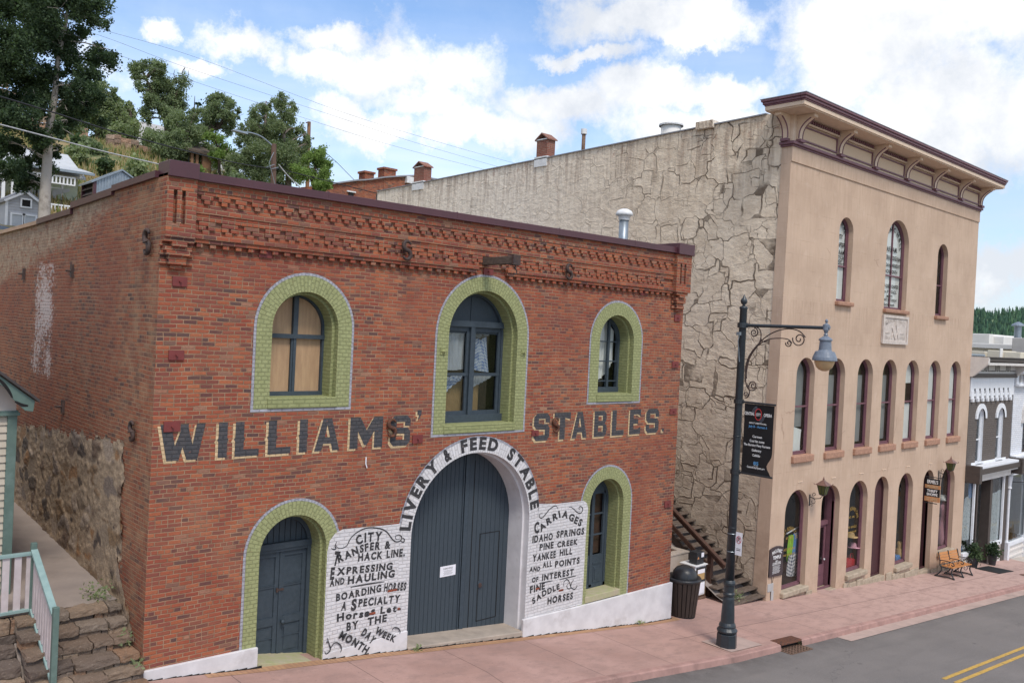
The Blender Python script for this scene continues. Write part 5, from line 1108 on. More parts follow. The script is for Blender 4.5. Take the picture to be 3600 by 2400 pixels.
# hall sign by the corner
q = MB(); q.ext([(x_, -.05, z_) for x_, z_ in ((18.99, -1.38), (19.79, -1.42), (19.79, -.52), (19.6, -.47), (19.39, -.45), (19.18, -.47), (18.99, -.52))], (0, .045, 0))
mat('sign_brown', (.065, .048, .052), None, 5, .5)
sg = tag(q.build('wall_sign', 'sign_brown', None, org=(19.39, 0, -.95), bev=.01), 'dark upright information board with white lettering on the corner beside the stairs', 'sign')
q = MB(); arc = [(19.12, -.70), (19.39, -.63), (19.67, -.70)]
text_path(q, 'MASONIC', arc, .11, -.054, .03)
for s, z, w_, h in (('TEMPLE', -.84, .46, .10), ('1861', -.93, .14, .04), ('COLORADO LODGES', -.985, .46, .04), ('OLDEST BLOCK OF STONE', -1.03, .5, .035)): put_text(q, s, (19.39, -.054, z), (1, 0, 0), (0, 0, 1), h, w_, .03, align='c')
for k in range(9): q.box((19.16+.02*(k % 2), -.0545, -1.07-.028*k), (19.62-.03*(k % 3), -.0535, -1.062-.028*k))
q.build('sign_lettering', 'white_ink', sg, org=(19.39, 0, -.95), fixn=False)
# wall lanterns
def scroll(mb, c, r, a0, a1, y=None, x=None, th=.012, n=16, dec=.25):
    pts = []
    for i in range(n+1):
        t = R(a0+(a1-a0)*i/n); rr = r*(1-(1-dec)*i/n); p, z = c[0]+rr*math.cos(t), c[1]+rr*math.sin(t)
        pts.append((p, y, z) if x is None else (x, p, z))
    mb.tube(pts, th, 5)
def lantern(x, label, K=.74):
    L = thing('wall_lantern', (x, 0, 1.1), label, 'lantern', 'lanterns on the hall wall'); zc = 1.2
    o_ = (x, 0, 1.1); yc = -.62
    q = MB(); s0, s1 = .12, .20
    def frus(q, a, b, z0, z1): q.add([(x+sx*a, yc+sy*a, z0) for sx, sy in ((-1,-1),(1,-1),(1,1),(-1,1))]+[(x+sx*b, yc+sy*b, z1) for sx, sy in ((-1,-1),(1,-1),(1,1),(-1,1))], [(3,2,1,0),(4,5,6,7),(0,1,5,4),(1,2,6,5),(2,3,7,6),(3,0,4,7)])
    frus(q, .11, .19, 1.06, 1.46); q.build('lantern_glass', 'amber', L)
    q = MB(); frus(q, .27, .06, 1.47, 1.66); frus(q, .06, .035, 1.66, 1.70); q.lathe([(.03, 1.70), (.045, 1.75), (.02, 1.79), (.01, 1.84)], (x, yc, 0), 8)
    for sx, sy in ((-1,-1),(1,-1),(1,1),(-1,1)): q.bar((x+sx*.265, yc+sy*.265, 1.47), (x+sx*.30, yc+sy*.30, 1.53), .025)
    q.build('lantern_roof', 'copper', L)
    q = MB()
    for sx, sy in ((-1,-1),(1,-1),(1,1),(-1,1)): q.bar((x+sx*.115, yc+sy*.115, 1.05), (x+sx*.195, yc+sy*.195, 1.47), .02)
    for k in (-.5, 0, .5):
        q.bar((x+k*.22, yc-.115, 1.05), (x+k*.38, yc-.195, 1.47), .012); q.bar((x-.115, yc+k*.22, 1.05), (x-.195, yc+k*.38, 1.47), .012)
    frus(q, .08, .125, 1.01, 1.06); q.build('lantern_frame', 'black_metal', L)
    q = MB(); q.tube([(x, -.0, .85), (x, -.25, .80), (x, -.5, .86), (x, yc, 1.02)], .018, 6); scroll(q, (-.16, .66), .14, 90, 420, x=x); scroll(q, (-.22, .98), .10, -60, 300, x=x); scroll(q, (-.10, .48), .07, 0, 300, x=x)
    q.box((x-.04, -.02, .45), (x+.04, 0, .95)); q.build('lantern_bracket', 'black_metal', L); L.scale = (K, K, K)
lantern(21.35, 'wrought iron wall lantern between the first shop window and the first doorway'); lantern(31.95, 'wrought iron wall lantern beside the hanging shop sign')
# hanging shop sign
HS = thing('hanging_sign', (30.9, -.35, .3), 'wooden shop sign of stacked boards hanging out over the second doorway', 'sign')
sx_ = 30.62
for k, (z0, z1, y0, y1, mt, tx, ink, h, nm) in enumerate(((.55, .80, -.57, -.02, 'banner', "ERMEL'S", 'white_ink', .13, 0), (.40, .55, -.60, .0, 'orange_ink', 'EMPORIUM', 'cream_paint', .10, 0), (.08, .40, -.58, -.02, 'banner', 'THRIFT', 'white_ink', .11, 1), (-.12, .08, -.60, .0, 'orange_ink', 'ST. JAMES', 'cream_paint', .10, 0))):
    q = MB(); q.box((sx_, y0, z0+.004), (sx_+.05, y1, z1-.004)); b = q.build('sign_board', mt, HS, bev=.006)
    q = MB()
    if nm: put_text(q, 'THRIFT', (sx_-.004, -.30, .26), (0, -1, 0), (0, 0, 1), .10, .40, .03, align='c'); put_text(q, 'SHOPPE', (sx_-.004, -.30, .12), (0, -1, 0), (0, 0, 1), .10, .42, .03, align='c')
    else: put_text(q, tx, (sx_-.004, -.30, (z0+z1)/2-h/2), (0, -1, 0), (0, 0, 1), h, .42, .03, align='c')
    q.build('sign_lettering', ink, b, org=(30.9, -.35, .3), fixn=False)
q = MB(); q.bar((sx_+.025, 0, .86), (sx_+.025, -.68, .86), .03); q.bar((sx_+.025, 0, -.18), (sx_+.025, -.5, -.18), .03)
for y_ in (-.12, -.5): q.bar((sx_+.025, y_, .79), (sx_+.025, y_, .86), .015)
q.build('sign_bracket', 'black_metal', HS)
# ================================================================== GROUND
def sheet(name, mt, xs, ys, zf, kind='structure', label=None, thick=0.0):
    vs = [(x, y, zf(x, y)) for x in xs for y in ys]; n = len(ys)
    fs = [(i*n+j, (i+1)*n+j, (i+1)*n+j+1, i*n+j+1) for i in range(len(xs)-1) for j in range(n-1)]
    me = bpy.data.meshes.new(name); me.from_pydata(vs, [], fs); me.materials.append(M(mt)); ob = bpy.data.objects.new(name, me); link(ob)
    if kind: ob['kind'] = kind
    return ob
def frange(a, b, s): n = max(1, int(round((b-a)/s))); return [a+(b-a)*i/n for i in range(n+1)]
KY = -2.70
def ramp(x): return max(0, min(1, (7.6-x)/1.6))     # dropped kerb at the lower left
XS = frange(-40, 13, 1)+frange(13, 140, 1)[1:]
def wob(x): return .012*noise.noise(Vector((x*1.7, 3, 0)))
def sidew(x, y):
    z = G(x)+.012*noise.noise(Vector((x*.8, y*.8, 0)))
    if y < -1.6 and ramp(x): z -= .13*ramp(x)*((-1.6-y)/1.1)
    return z
sheet('pavement', 'pavement', frange(-6, 41.2, .25), frange(KY, .4, .155), sidew)
sheet('alley_pavement', 'pavement', frange(13.9, 19.1, .3), frange(.4, 1.4, .25), lambda x, y: G(x)+.012*noise.noise(Vector((x*.8, y*.8, 0))))
sheet('pavement', 'pale_concrete', frange(41.2, 90, .5), frange(KY, .4, .3), lambda x, y: G(x))
# edging bricks against the wall
q = MB(); x = 1.0
while x < 14.2:
    w_ = .105; q.add([(x, -.02, sidew(x, 0)+.004), (x+w_-.008, -.02, sidew(x+w_, 0)+.004), (x+w_-.008, -.26, sidew(x+w_, -.3)+.006), (x, -.26, sidew(x, -.3)+.006)], [(0, 3, 2, 1)]); x += w_
mt_e = mat('edging_brick', (.46, .27, .15), (.36, .2, .12), 3.5, .85, dirt=.3)
eo = q.build('brick_edging', 'edging_brick', None, fixn=False); eo['kind'] = 'structure'
# kerb
q = MB(); xs = frange(-6, 60, .35)
secs = []
for x in xs:
    dz = .13*ramp(x); b = .018*noise.noise(Vector((x*2.1, 0, 5))); z = G(x)-dz+.004
    secs.append([(x, KY+.02, z), (x, KY-.10+b, z-.004), (x, KY-.13+b, z-.03), (x, KY-.155+b, z-.16+dz*.9-.02)])
b = 0; vs = [p for s in secs for p in s]; fs = []
gapx = lambda x: 15.0 < x < 16.05
for i in range(len(secs)-1):
    if gapx((xs[i]+xs[i+1])/2): continue
    for k in range(3): fs.append((i*4+k, (i+1)*4+k, (i+1)*4+k+1, i*4+k+1))
q.add(vs, fs); kb = q.build('kerb', 'kerb', None, fixn=False); kb['kind'] = 'structure'
RZ = lambda x, y: G(x)-.15+.0*y
sheet('road', 'asphalt', XS, [-40, -30, -22, -16, -12, -9, -7, -5, -4, -3.3, -2.84], lambda x, y: G(x)-.155+.03*max(0, min(1, (-y-2.9)/3)) if x > 17.5 or x < 5 else G(x)-.155+.03*max(0, min(1, (-y-2.9)/3)))
sheet('gutter', 'gutter', frange(17.9, 90, .5), [-3.27, -3.05, -2.83], lambda x, y: G(x)-.148+.01*((-y-2.83)/.4))
for k, (y0, y1) in enumerate(((-6.08, -5.97), (-6.36, -6.25))): sheet('road_marking', 'yellow_line', frange(17, 120, 1), [y0, y1], lambda x, y: G(x)-.155+.03+.004)
gz = sheet('ground', 'hillside', frange(-3000, 3000, 100), frange(-3000, 3000, 100), lambda x, y: -30.0)
# storm drain
SDR = thing('storm_drain', (15.5, -3.0, G(15.5)-.15), 'rusty iron storm drain grate with kerb hood in the gutter', 'drain')
q = MB(); gx0, gx1, gy0, gy1 = 14.95, 16.0, -3.13, -2.72; zg = lambda x: G(x)-.138
nx, ny = 9, 5
def gb(x0, x1, y0, y1): q.add([(x0, y0, zg(x0)), (x1, y0, zg(x1)), (x1, y1, zg(x1)), (x0, y1, zg(x0)), (x0, y0, zg(x0)-.04), (x1, y0, zg(x1)-.04), (x1, y1, zg(x1)-.04), (x0, y1, zg(x0)-.04)], [(3,2,1,0),(4,5,6,7),(0,1,5,4),(1,2,6,5),(2,3,7,6),(3,0,4,7)])
for i in range(6): y = gy0+(gy1-gy0)*i/5; gb(gx0, gx1, y-.018, y+.018)
for i in range(8): x = gx0+(gx1-gx0)*i/7; gb(x-.03, x+.03, gy0, gy1)
q.build('grate', 'rust_iron', SDR)
q = MB(); q.add([(gx0, gy0-.02, zg(gx0)-.010), (gx1, gy0-.02, zg(gx1)-.010), (gx1, -2.60, zg(gx1)-.010), (gx0, -2.60, zg(gx0)-.010)], [(0,1,2,3)]); q.add([(14.98, -2.69, G(15)+.0), (16.05, -2.69, G(16.05)), (16.05, -2.69, G(16)-.2), (14.98, -2.69, G(15)-.2)], [(0,1,2,3)]); q.build('pit', 'dark', SDR, fixn=False)
q = MB()
for (ya, yb, h) in ((-2.80, -2.48, .0),): q.add([(15.0, ya, G(15)+.012), (16.05, ya, G(16.05)+.012), (16.05, yb, G(16.05)+.012), (15.0, yb, G(15)+.012), (15.0, ya-.02, G(15)-.04), (16.05, ya-.02, G(16.05)-.04), (16.05, yb, G(16.05)-.04), (15.0, yb, G(15)-.04)], [(3,2,1,0),(4,5,6,7),(0,1,5,4),(1,2,6,5),(2,3,7,6),(3,0,4,7)])
q.build('hood', 'rust', SDR, bev=.015)
# small covers in the pavement
for x, y, lb in ((36.6, -2.1, 'small round metal valve cover in the pavement nearer the bench'), (39.3, -1.95, 'small round metal valve cover in the pavement beyond the door mat')):
    q = MB(); z = G(x)+.012; q.lathe([(.28, z-.02), (.28, z), (.24, z+.003)], (x, y, 0), 20); v_ = topthing(q, 'valve_cover', 'rust', lb, 'cover', (x, y, z))
    q = MB(); q.lathe([(.1, z+.002), (.1, z+.007)], (x, y, 0), 14); q.build('cap', 'pale_concrete', v_, org=(x, y, z))
# pavement patch by the lamp
q = MB(); q.add([(13.0, -2.62, G(13)+.016), (14.4, -2.62, G(14.4)+.016), (14.4, -1.75, G(14.4)+.016), (13.0, -1.75, G(13)+.016)], [(0,1,2,3)]); o_ = q.build('pavement_patch', 'worn_green' if False else 'gutter', None, fixn=False); o_['kind'] = 'structure'
# ================================================================== STREET LAMP
LX, LY = 13.30, -2.28; zb = G(13.3)
SL = thing('street_lamp', (LX, LY, zb), 'tall dark street lamp post with scrolled bracket and bell shaped lantern at the kerb', 'street lamp')
q = MB(); q.lathe([(0.252, 0), (0.252, .02), (0.2436, .34), (0.2184, .36)], (LX, LY, zb), 8); q.lathe([(0.1974, .36), (0.2436, .39), (0.252, .43), (0.2184, .47), (0.1974, .50), (0.21, .53), (0.1974, .57), (0.168, .62), (0.1554, .9), (0.1386, 1.2), (0.126, 1.26), (0.1428, 1.29), (0.1428, 1.33), (0.1218, 1.36), (0.126, 1.50), (0.1302, 1.52), (0.147, 1.55), (0.147, 1.60), (0.126, 1.64), (0.1008, 1.68)], (LX, LY, zb), 24); q.build('lamp_base', 'lamp_paint', SL, smooth=False, bev=.004)
q = MB(); q.lathe([(.112, 1.6), (.098, 4.3), (.088, 8.32), (.10, 8.34), (.10, 8.38), (.06, 8.40)], (LX, LY, zb), 20)
for z in (2.35, 2.95, 6.05, 5.2): q.lathe([(.107, z), (.107, z+.02)], (LX, LY, zb), 20)
q.build('pole', 'lamp_paint', SL, smooth=True)
q = MB(); q.lathe([(.04, 8.38), (.05, 8.40), (.03, 8.43), (.07, 8.47), (.085, 8.52), (.07, 8.57), (.035, 8.61), (.02, 8.65), (.0, 8.70)], (LX, LY, zb), 14, cap=False); q.build('finial', 'lamp_paint', SL, smooth=True)
za = 6.30
q = MB(); q.tube([(LX, LY, za+.0), (LX, LY-2.10, za)], .042, 10); q.lathe([(.13, za-.06), (.13, za+.06)], (LX, LY, 0), 14); q.build('lamp_arm', 'lamp_paint', SL)
def yz(pts): return [(LX, p.x, p.y) for p in smooth_pts([(a, b, 0) for a, b in pts], 6)]
def spiral(cy, cz, r, a0, turns, dirn=1, n=26, r1=.15):
    return [(cy+(r*(1-(1-r1)*i/n))*math.cos(R(a0)+dirn*turns*2*math.pi*i/n), cz+(r*(1-(1-r1)*i/n))*math.sin(R(a0)+dirn*turns*2*math.pi*i/n)) for i in range(n+1)]
q = MB(); k = .014
main = [(-2.44, 4.95), (-2.43, 5.3), (-2.50, 5.55), (-2.68, 5.80), (-2.95, 6.05), (-3.25, 6.2), (-3.55, 6.25), (-3.80, 6.20), (-3.95, 6.07)]
q.tube(yz(main), k, 6); q.tube(yz(spiral(-3.80, 6.02, .17, 10, 1.6, -1)), k, 6)
q.tube(yz([(-2.46, 5.0), (-2.45, 5.3), (-2.54, 5.6), (-2.75, 5.84), (-3.0, 5.98), (-3.3, 6.02), (-3.52, 6.0), (-3.62, 5.92)]), k, 6); q.tube(yz(spiral(-3.54, 5.91, .085, 10, 1.4, -1)), k, 6)
q.tube(yz([(-2.44, 5.1), (-2.50, 5.45), (-2.60, 5.65), (-2.75, 5.86), (-2.80, 6.05), (-2.76, 6.2), (-2.66, 6.27)]), k, 6); q.tube(yz(spiral(-2.60, 6.13, .12, 90, 1.6, 1)), k, 6); q.tube(yz([(-2.8, 6.0), (-2.84, 5.93), (-2.92, 5.92), (-2.97, 5.97)]), k, 6)
q.tube(yz([(-2.44, 5.1), (-2.45, 4.9), (-2.52, 4.76), (-2.66, 4.73), (-2.76, 4.82)]), k, 6); q.tube(yz(spiral(-2.65, 4.85, .11, -20, 1.5, 1)), k, 6)
q.tube(yz([(-2.50, 4.85), (-2.56, 4.70), (-2.54, 4.58), (-2.47, 4.53)]), k, 6); q.tube(yz(spiral(-2.46, 4.61, .08, -80, 1.4, -1)), k, 6)
q.build('scroll_bracket', 'iron', SL, smooth=True)
hy = LY-2.17
q = MB(); q.lathe([(.03, 6.12), (.055, 6.14), (.03, 6.18), (.05, 6.21), (.05, 6.24), (.075, 6.25), (.075, 6.37), (.05, 6.38), (.02, 6.41), (.035, 6.44), (.035, 6.47), (.01, 6.50)], (LX, hy, 0), 12); q.lathe([(.0, -.09), (.035, -.09), (.035, .09), (0, .09)], (0, 0, 0), 10, cap=False)
for i in range(12*12, len(q.v)): w = q.v[i]; q.v[i] = Vector((LX+w.x, hy-w.z, 6.31+w.y))
q.build('lamp_joint', 'lamp_head', SL)
q = MB(); q.lathe([(.04, 6.12), (.13, 6.06), (.15, 6.04), (.15, 6.01), (.125, 6.0), (.14, 5.80), (.15, 5.78), (.21, 5.76), (.235, 5.70), (.25, 5.66), (.26, 5.64), (.27, 5.60), (.275, 5.56), (.24, 5.55)], (LX, hy, 0), 28); q.build('lantern_housing', 'lamp_head', SL, smooth=False, bev=.003)
q = MB(); q.lathe([(.22, 5.56), (.215, 5.50), (.18, 5.41), (.12, 5.35), (.05, 5.32), (0, 5.315)], (LX, hy, 0), 24, cap=False); q.build('lantern_globe', 'globe', SL, smooth=True)
q = MB(); q.box((LX-.17, LY-.03, 6.05), (LX-.09, LY+.06, 6.13)); q.tube([(LX-.12, LY, 6.05), (LX-.13, LY+.03, 5.9), (LX-.1, LY+.02, 5.75), (LX-.1, LY-.02, 5.4)], .01, 5); q.build('sensor', 'galv', SL)
# banner
BN = thing('banner', (LX, LY-.1, 2.7), 'black festival banner with white and blue lettering hanging from the street lamp', 'banner')
y0, y1, zt, zl = LY-.17, LY-.98, 4.40, 2.72
q = MB(); ny, nz_ = 14, 22; vs = []
for j in range(nz_+1):
    for i in range(ny+1):
        t, k = i/ny, j/nz_; pull = .12*math.sin(math.pi*min(1, k*1.0))**3*t if k > .5 else 0
        pull = .14*t*math.exp(-((k-.87)/.10)**2)
        vs.append((LX-.0+.012*math.sin(3*t+5*k), y0+(y1-y0+pull)*t, zt+(zl-zt)*k))
q.add(vs, [(j*(ny+1)+i, j*(ny+1)+i+1, (j+1)*(ny+1)+i+1, (j+1)*(ny+1)+i) for j in range(nz_) for i in range(ny)]); q.build('banner_cloth', 'banner', BN, smooth=True, fixn=False)
for z in (zt+.03, zl-.02): q = MB(); q.tube([(LX, LY, z), (LX, y1-.03, z)], .025, 8); q.lathe([(.125, z-.05), (.125, z+.05)], (LX, LY, 0), 16); q.build('banner_rod', 'black_metal', BN)
def bt(q, s, z, h, w=None, yc=None, bold=.02): put_text(q, s, (LX-.03, yc if yc is not None else (y0+y1)/2, z), (0, -1, 0), (0, 0, 1), h, w, bold, align='c')
q = MB()
bt(q, 'CENTRAL', 4.13, .075, .27, y0-.165); bt(q, 'CITY', 4.13, .065, .13, (y0+y1)/2); bt(q, 'OPERA', 4.13, .075, .22, y1+.15)
bt(q, '2017 FESTIVAL', 3.93, .035, .48)
for s, z, w in (('Carmen', 3.60, .26), ('Così fan tutte', 3.49, .40), ('The Burning Fiery Furnace', 3.39, .72), ('Gallantry', 3.27, .26), ('Cabildo', 3.15, .21), ('CentralCityOpera.org', 2.86, .48)): bt(q, s, z, .055 if 'org' not in s else .045, w)
bt(q, 'YEARS', 2.925, .015, .12)
q.build('banner_lettering', 'white_ink', BN, fixn=False)
q = MB(); bt(q, 'July 8 - August 6', 3.84, .055, .50); bt(q, '85', 2.95, .075, .14); q.build('banner_lettering', 'blue_ink', BN, fixn=False)
q = MB(); yc, zc = (y0+y1)/2, 4.165
def ell(q, a, b, w, t0=0, t1=360, n=30, dx=-.031):
    vs = []
    for i in range(n+1):
        t = R(t0+(t1-t0)*i/n)
        for k in (0, 1): vs.append((LX+dx, yc-(a-k*w)*math.cos(t), zc+(b-k*w)*math.sin(t)))
    q.add(vs, [(2*i, 2*i+1, 2*i+3, 2*i+2) for i in range(n)])
ell(q, .095, .145, .02); q.build('banner_emblem', 'red_ink', BN, fixn=False)
q = MB(); 
for k in range(3): ell(q, .12+.03*k, .15+.025*k, .008, 105, 170, 12, -.0305); ell(q, .12+.03*k, .15+.025*k, .008, 285, 350, 12, -.0305)
q.build('banner_emblem', 'lamp_head', BN, fixn=False)
# parking sign on the post
q = MB(); q.box((LX-.02, LY-.30, .68), (LX-.012, LY-.12, 1.24)); sgn = topthing(q, 'parking_sign', 'paper', 'small white no parking plate with red symbol strapped to the street lamp post', 'sign', (LX, LY-.2, .95))
sgn.modifiers.clear()
q = MB(); yc, zc = LY-.21, 1.06
ell(q, .07, .095, .014, dx=-.0235); q.bar((LX-.023, yc+.045, zc+.06), (LX-.023, yc-.045, zc-.06), .002, .014)
q.build('symbol', 'red_ink', sgn, org=(LX, LY-.2, .95), fixn=False)
q = MB(); put_text(q, 'P', (LX-.0228, LY-.21, 1.01), (0, -1, 0), (0, 0, 1), .11, .07, .02, align='c')
q.box((LX-.0235, LY-.27, .80), (LX-.0228, LY-.15, .815)); q.box((LX-.0235, LY-.27, .84), (LX-.0228, LY-.15, .85)); q.build('print', 'black_ink', sgn, org=(LX, LY-.2, .95), fixn=False)
q = MB()
for z in (.74, 1.18): q.tube([(LX+.112*math.cos(R(t)), LY+.112*math.sin(R(t)), z) for t in range(0, 361, 30)], .008, 5)
q.build('strap', 'galv', sgn, org=(LX, LY-.2, .95))
# ================================================================== BIN, NEWS BOX, STAIRS, AREA WALL
TC = (14.62, .02); tz = G(14.62)+.0
BNn = thing('litter_bin', (TC[0], TC[1], tz), 'round dark brown slatted litter bin with domed black lid by the white plinth corner', 'litter bin')
q = MB(); q.lathe([(.33, .04), (.435, 1.02)], (TC[0], TC[1], tz), 24); q.lathe([(.36, 0), (.36, .05)], (TC[0], TC[1], tz), 24); q.build('bin_body', 'dark', BNn)
for i in range(22):
    t = 2*math.pi*(i+.5)/22; c, s = math.cos(t), math.sin(t); q = MB()
    def pt(r, z, a): return (TC[0]+r*c-a*s, TC[1]+r*s+a*c, tz+z)
    q.add([pt(.335, .05, -.042), pt(.335, .05, .042), pt(.365, .05, .042), pt(.365, .05, -.042), pt(.44, 1.02, -.054), pt(.44, 1.02, .054), pt(.468, 1.02, .054), pt(.468, 1.02, -.054)], [(0,3,2,1),(4,5,6,7),(0,1,5,4),(1,2,6,5),(2,3,7,6),(3,0,4,7)])
    q.build('slat', 'bin_slat', BNn, bev=.006)
q = MB(); q.lathe([(.44, .98), (.485, 1.0), (.49, 1.05), (.46, 1.09), (.40, 1.06), (.34, 1.05)], (TC[0], TC[1], tz), 32, cap=False); q.lathe([(.36, 1.02), (.355, 1.10), (.32, 1.22), (.24, 1.32), (.12, 1.375), (0, 1.39)], (TC[0]+.04, TC[1], tz), 28, cap=False); q.build('bin_lid', 'bin_lid', BNn, smooth=True)
nx0, nx1, ny0, ny1 = 16.50, 17.06, .96, 1.50; nb = G(16.8)
NBX = thing('newspaper_box', (16.8, 1.2, nb), 'white newspaper vending box with rusty edges beside the wooden stairs', 'newspaper box')
q = MB(); q.box((nx0, ny0, nb+.10), (nx1, ny1, nb+1.02)); q.build('cabinet', 'white_metal', NBX, bev=.01)
q = MB(); q.box((nx0-.03, ny0-.04, nb+1.02), (nx1+.03, ny1+.02, nb+1.05)); q.build('cabinet_top', 'white_metal', NBX, bev=.006)
q = MB(); q.box((nx0-.02, ny0-.03, nb+.0), (nx1+.02, ny1, nb+.07)); q.box((nx0-.01, ny0-.012, nb+.10), (nx1+.01, ny0-.002, nb+.13)); q.box((nx1-.03, ny0-.008, nb+.1), (nx1+.002, ny0-.001, nb+.8)); q.build('cabinet_base', 'rust_iron', NBX, bev=.006)
q = MB(); q.box((nx0+.05, ny0-.02, nb+.53), (nx1-.03, ny0-.002, nb+.98)); dd = q.build('display_door', 'black_metal', NBX, bev=.006)
q = MB(); q.box((nx0+.10, ny0-.027, nb+.60), (nx1-.10, ny0-.021, nb+.92)); q.build('front_page', 'straw', dd, org=(16.8, 1.2, nb)); q = MB(); q.box((nx0+.10, ny0-.031, nb+.80), (nx1-.10, ny0-.028, nb+.92)); q.build('front_page', 'paper', dd, org=(16.8, 1.2, nb))
q = MB(); q.box((nx0+.07, ny0-.012, nb+.17), (nx1-.07, ny0-.002, nb+.48)); q.build('panel', 'paper', NBX, bev=.004)
q = MB(); q.box((nx0-.012, ny0+.14, nb+.78), (nx0-.001, ny0+.28, nb+.98)); q.build('coin_plate', 'black_metal', NBX)
q = MB(); q.box((16.62, 1.0, nb+1.052), (16.98, 1.28, nb+1.42)); cbx = topthing(q, 'leaflet_box', 'black_metal', 'small black leaflet box standing on top of the white newspaper box', 'box', (16.8, 1.1, nb+1.05), bev=.008)
q = MB(); q.box((16.84, .994, nb+1.26), (16.97, .998, nb+1.39)); q.build('sticker', 'paper', cbx, org=(16.8, 1.1, nb+1.05)); q = MB(); q.add([(16.64, .996, nb+1.22), (16.74, .996, nb+1.22), (16.69, .996, nb+1.30)], [(0,1,2)]); q.build('sticker', 'orange_ink', cbx, org=(16.8, 1.1, nb+1.05), fixn=False)
# area wall with grating
AW = thing('area_wall', (15.7, 1.9, -1.8), 'low grey concrete area wall topped by a metal grating behind the litter bin', 'wall')
q = MB(); q.box((14.0, 1.62, -2.1), (17.06, 1.86, -.70)); q.box((16.86, 1.86, -2.1), (17.06, 5.0, -.70)); q.box((14.0, 1.60, -.70), (17.08, 1.88, -.64)); q.box((16.84, 1.88, -.70), (17.08, 5.0, -.64)); q.build('wall', 'concrete', AW, bev=.012)
q = MB()
for k in range(36): q.box((14.0+.08*k, 1.88, -.69), (14.0+.08*k+.02, 4.6, -.665))
for k in range(6): q.box((14.0, 1.95+.45*k, -.70), (16.84, 1.98+.45*k, -.67))
q.build('grating', 'rust_iron', AW)
q = MB(); q.box((14.0, 1.88, -1.0), (16.84, 5.0, -.95)); q.build('pit_floor', 'dark', AW)
# stairs
ST_ = thing('wooden_staircase', (18.1, .2, -2.05), 'weathered open wooden staircase climbing between the brick and tan buildings', 'staircase')
n_st = 22
for k in range(n_st):
    ys, zs = .02+.272*k, -1.94+.183*k; x0, x1 = (17.15 if k < 3 else 17.42), 18.98; q = MB()
    sk = .18 if k < 3 else 0
    q.add([(x0, ys-.02+sk*.3, zs-.045), (x1, ys+.0, zs-.045), (x1, ys+.30, zs-.045), (x0, ys+.28+sk*.3, zs-.045), (x0, ys-.02+sk*.3, zs), (x1, ys+.0, zs), (x1, ys+.30, zs), (x0, ys+.28+sk*.3, zs)], [(0,3,2,1),(4,5,6,7),(0,1,5,4),(1,2,6,5),(2,3,7,6),(3,0,4,7)])
    q.build('tread', 'step_wood', ST_, bev=.008)
for x_ in (17.46, 18.9):
    q = MB(); q.ext([(x_, .1, -2.15), (x_, .45, -2.15), (x_, 6.3, 1.75), (x_, 6.3, 2.08), (x_, .1, -2.0)], (.06, 0, 0)); q.build('stringer', 'timber', ST_)
for a_, b_ in (((17.36, 1.0, G(17.4)-.02), (17.50, 1.14, -.52)), ((17.38, 4.2, -.7), (17.50, 4.34, 1.6))): q = MB(); q.box(a_, b_); q.build('rail_post', 'rail_wood', ST_, bev=.006)
q = MB(); sl_ = .66
for dz, w in ((0, .15), (-.47, .13)):
    ya = .50 if dz == 0 else 1.05
    q.bar((17.34, ya, -.56+(ya-1.07)*sl_+dz), (17.34, 6.2, -.56+(6.2-1.07)*sl_+dz), .05, w)
q.bar((17.34, .48, -.47+(.48-1.07)*sl_), (17.34, 6.2, -.47+(6.2-1.07)*sl_), .15, .045)
q.build('hand_rail', 'rail_wood', ST_)
# soil beneath the stairs
sheet('alley_soil', 'path_concrete', frange(17.1, 19, .3), frange(.25, 9, .35), lambda x, y: G(x)+.04+max(0, (y-.4)*.6)-.05*noise.noise(Vector((x*3, y*3, 0))))
sheet('alley_soil', 'path_concrete', frange(13.9, 17.1, .4), frange(4.9, 20, .6), lambda x, y: -1.0+max(0, y-5)*.35)
# ================================================================== BENCH
def bench():
    Bn = thing('park_bench', (0, 0, 0), 'wooden slatted bench with black iron frames on the pavement in front of the last arches', 'bench')
    for k in range(4): q = MB(); q.box((-1.12, -.42+.115*k, .43+.006*k), (1.12, -.42+.115*k+.095, .465+.006*k)); q.build('seat_slat', 'bench_slat', Bn, bev=.006)
    for k in range(4): q = MB(); z = .53+.105*k; y = .06+.035*k; q.add([(-1.12, y, z), (1.12, y, z), (1.12, y+.03, z+.085), (-1.12, y+.03, z+.085), (-1.12, y+.025, z), (1.12, y+.025, z), (1.12, y+.055, z+.085), (-1.12, y+.055, z+.085)], [(3,2,1,0),(4,5,6,7),(0,1,5,4),(1,2,6,5),(2,3,7,6),(3,0,4,7)]); q.build('back_slat', 'bench_slat', Bn, bev=.005)
    for x in (-1.1, 0, 1.1):
        q = MB()
        def t(pts, r=.022): q.tube([(x, p.x, p.y) for p in smooth_pts([(a, b, 0) for a, b in pts], 5)], r, 6)
        t([(-.40, .42), (-.36, .25), (-.44, .08), (-.50, .02)], .026); t([(.04, .44), (.02, .28), (.14, .10), (.26, .02)], .026); t([(-.42, .42), (-.2, .40), (.06, .44), (.10, .62), (.19, .98)], .024)
        t([(-.50, .02), (-.2, .05), (.26, .02)], .03); t([(.10, .66), (-.15, .67), (-.38, .64), (-.44, .56), (-.38, .52), (-.34, .57)], .02)
        for a in ((-.22, .55), (-.05, .55)): t(spiral(a[0], a[1], .07, 0, 1.3), .011)
        t(spiral(-.18, .24, .12, 40, 1.2), .012)
        q.build('bench_frame', 'black_metal', Bn, smooth=True)
    return Bn
bn = bench(); bn.location = (32.15, -.62, G(32.15)+.01); bn.rotation_euler = (0, math.atan(.085), R(2))
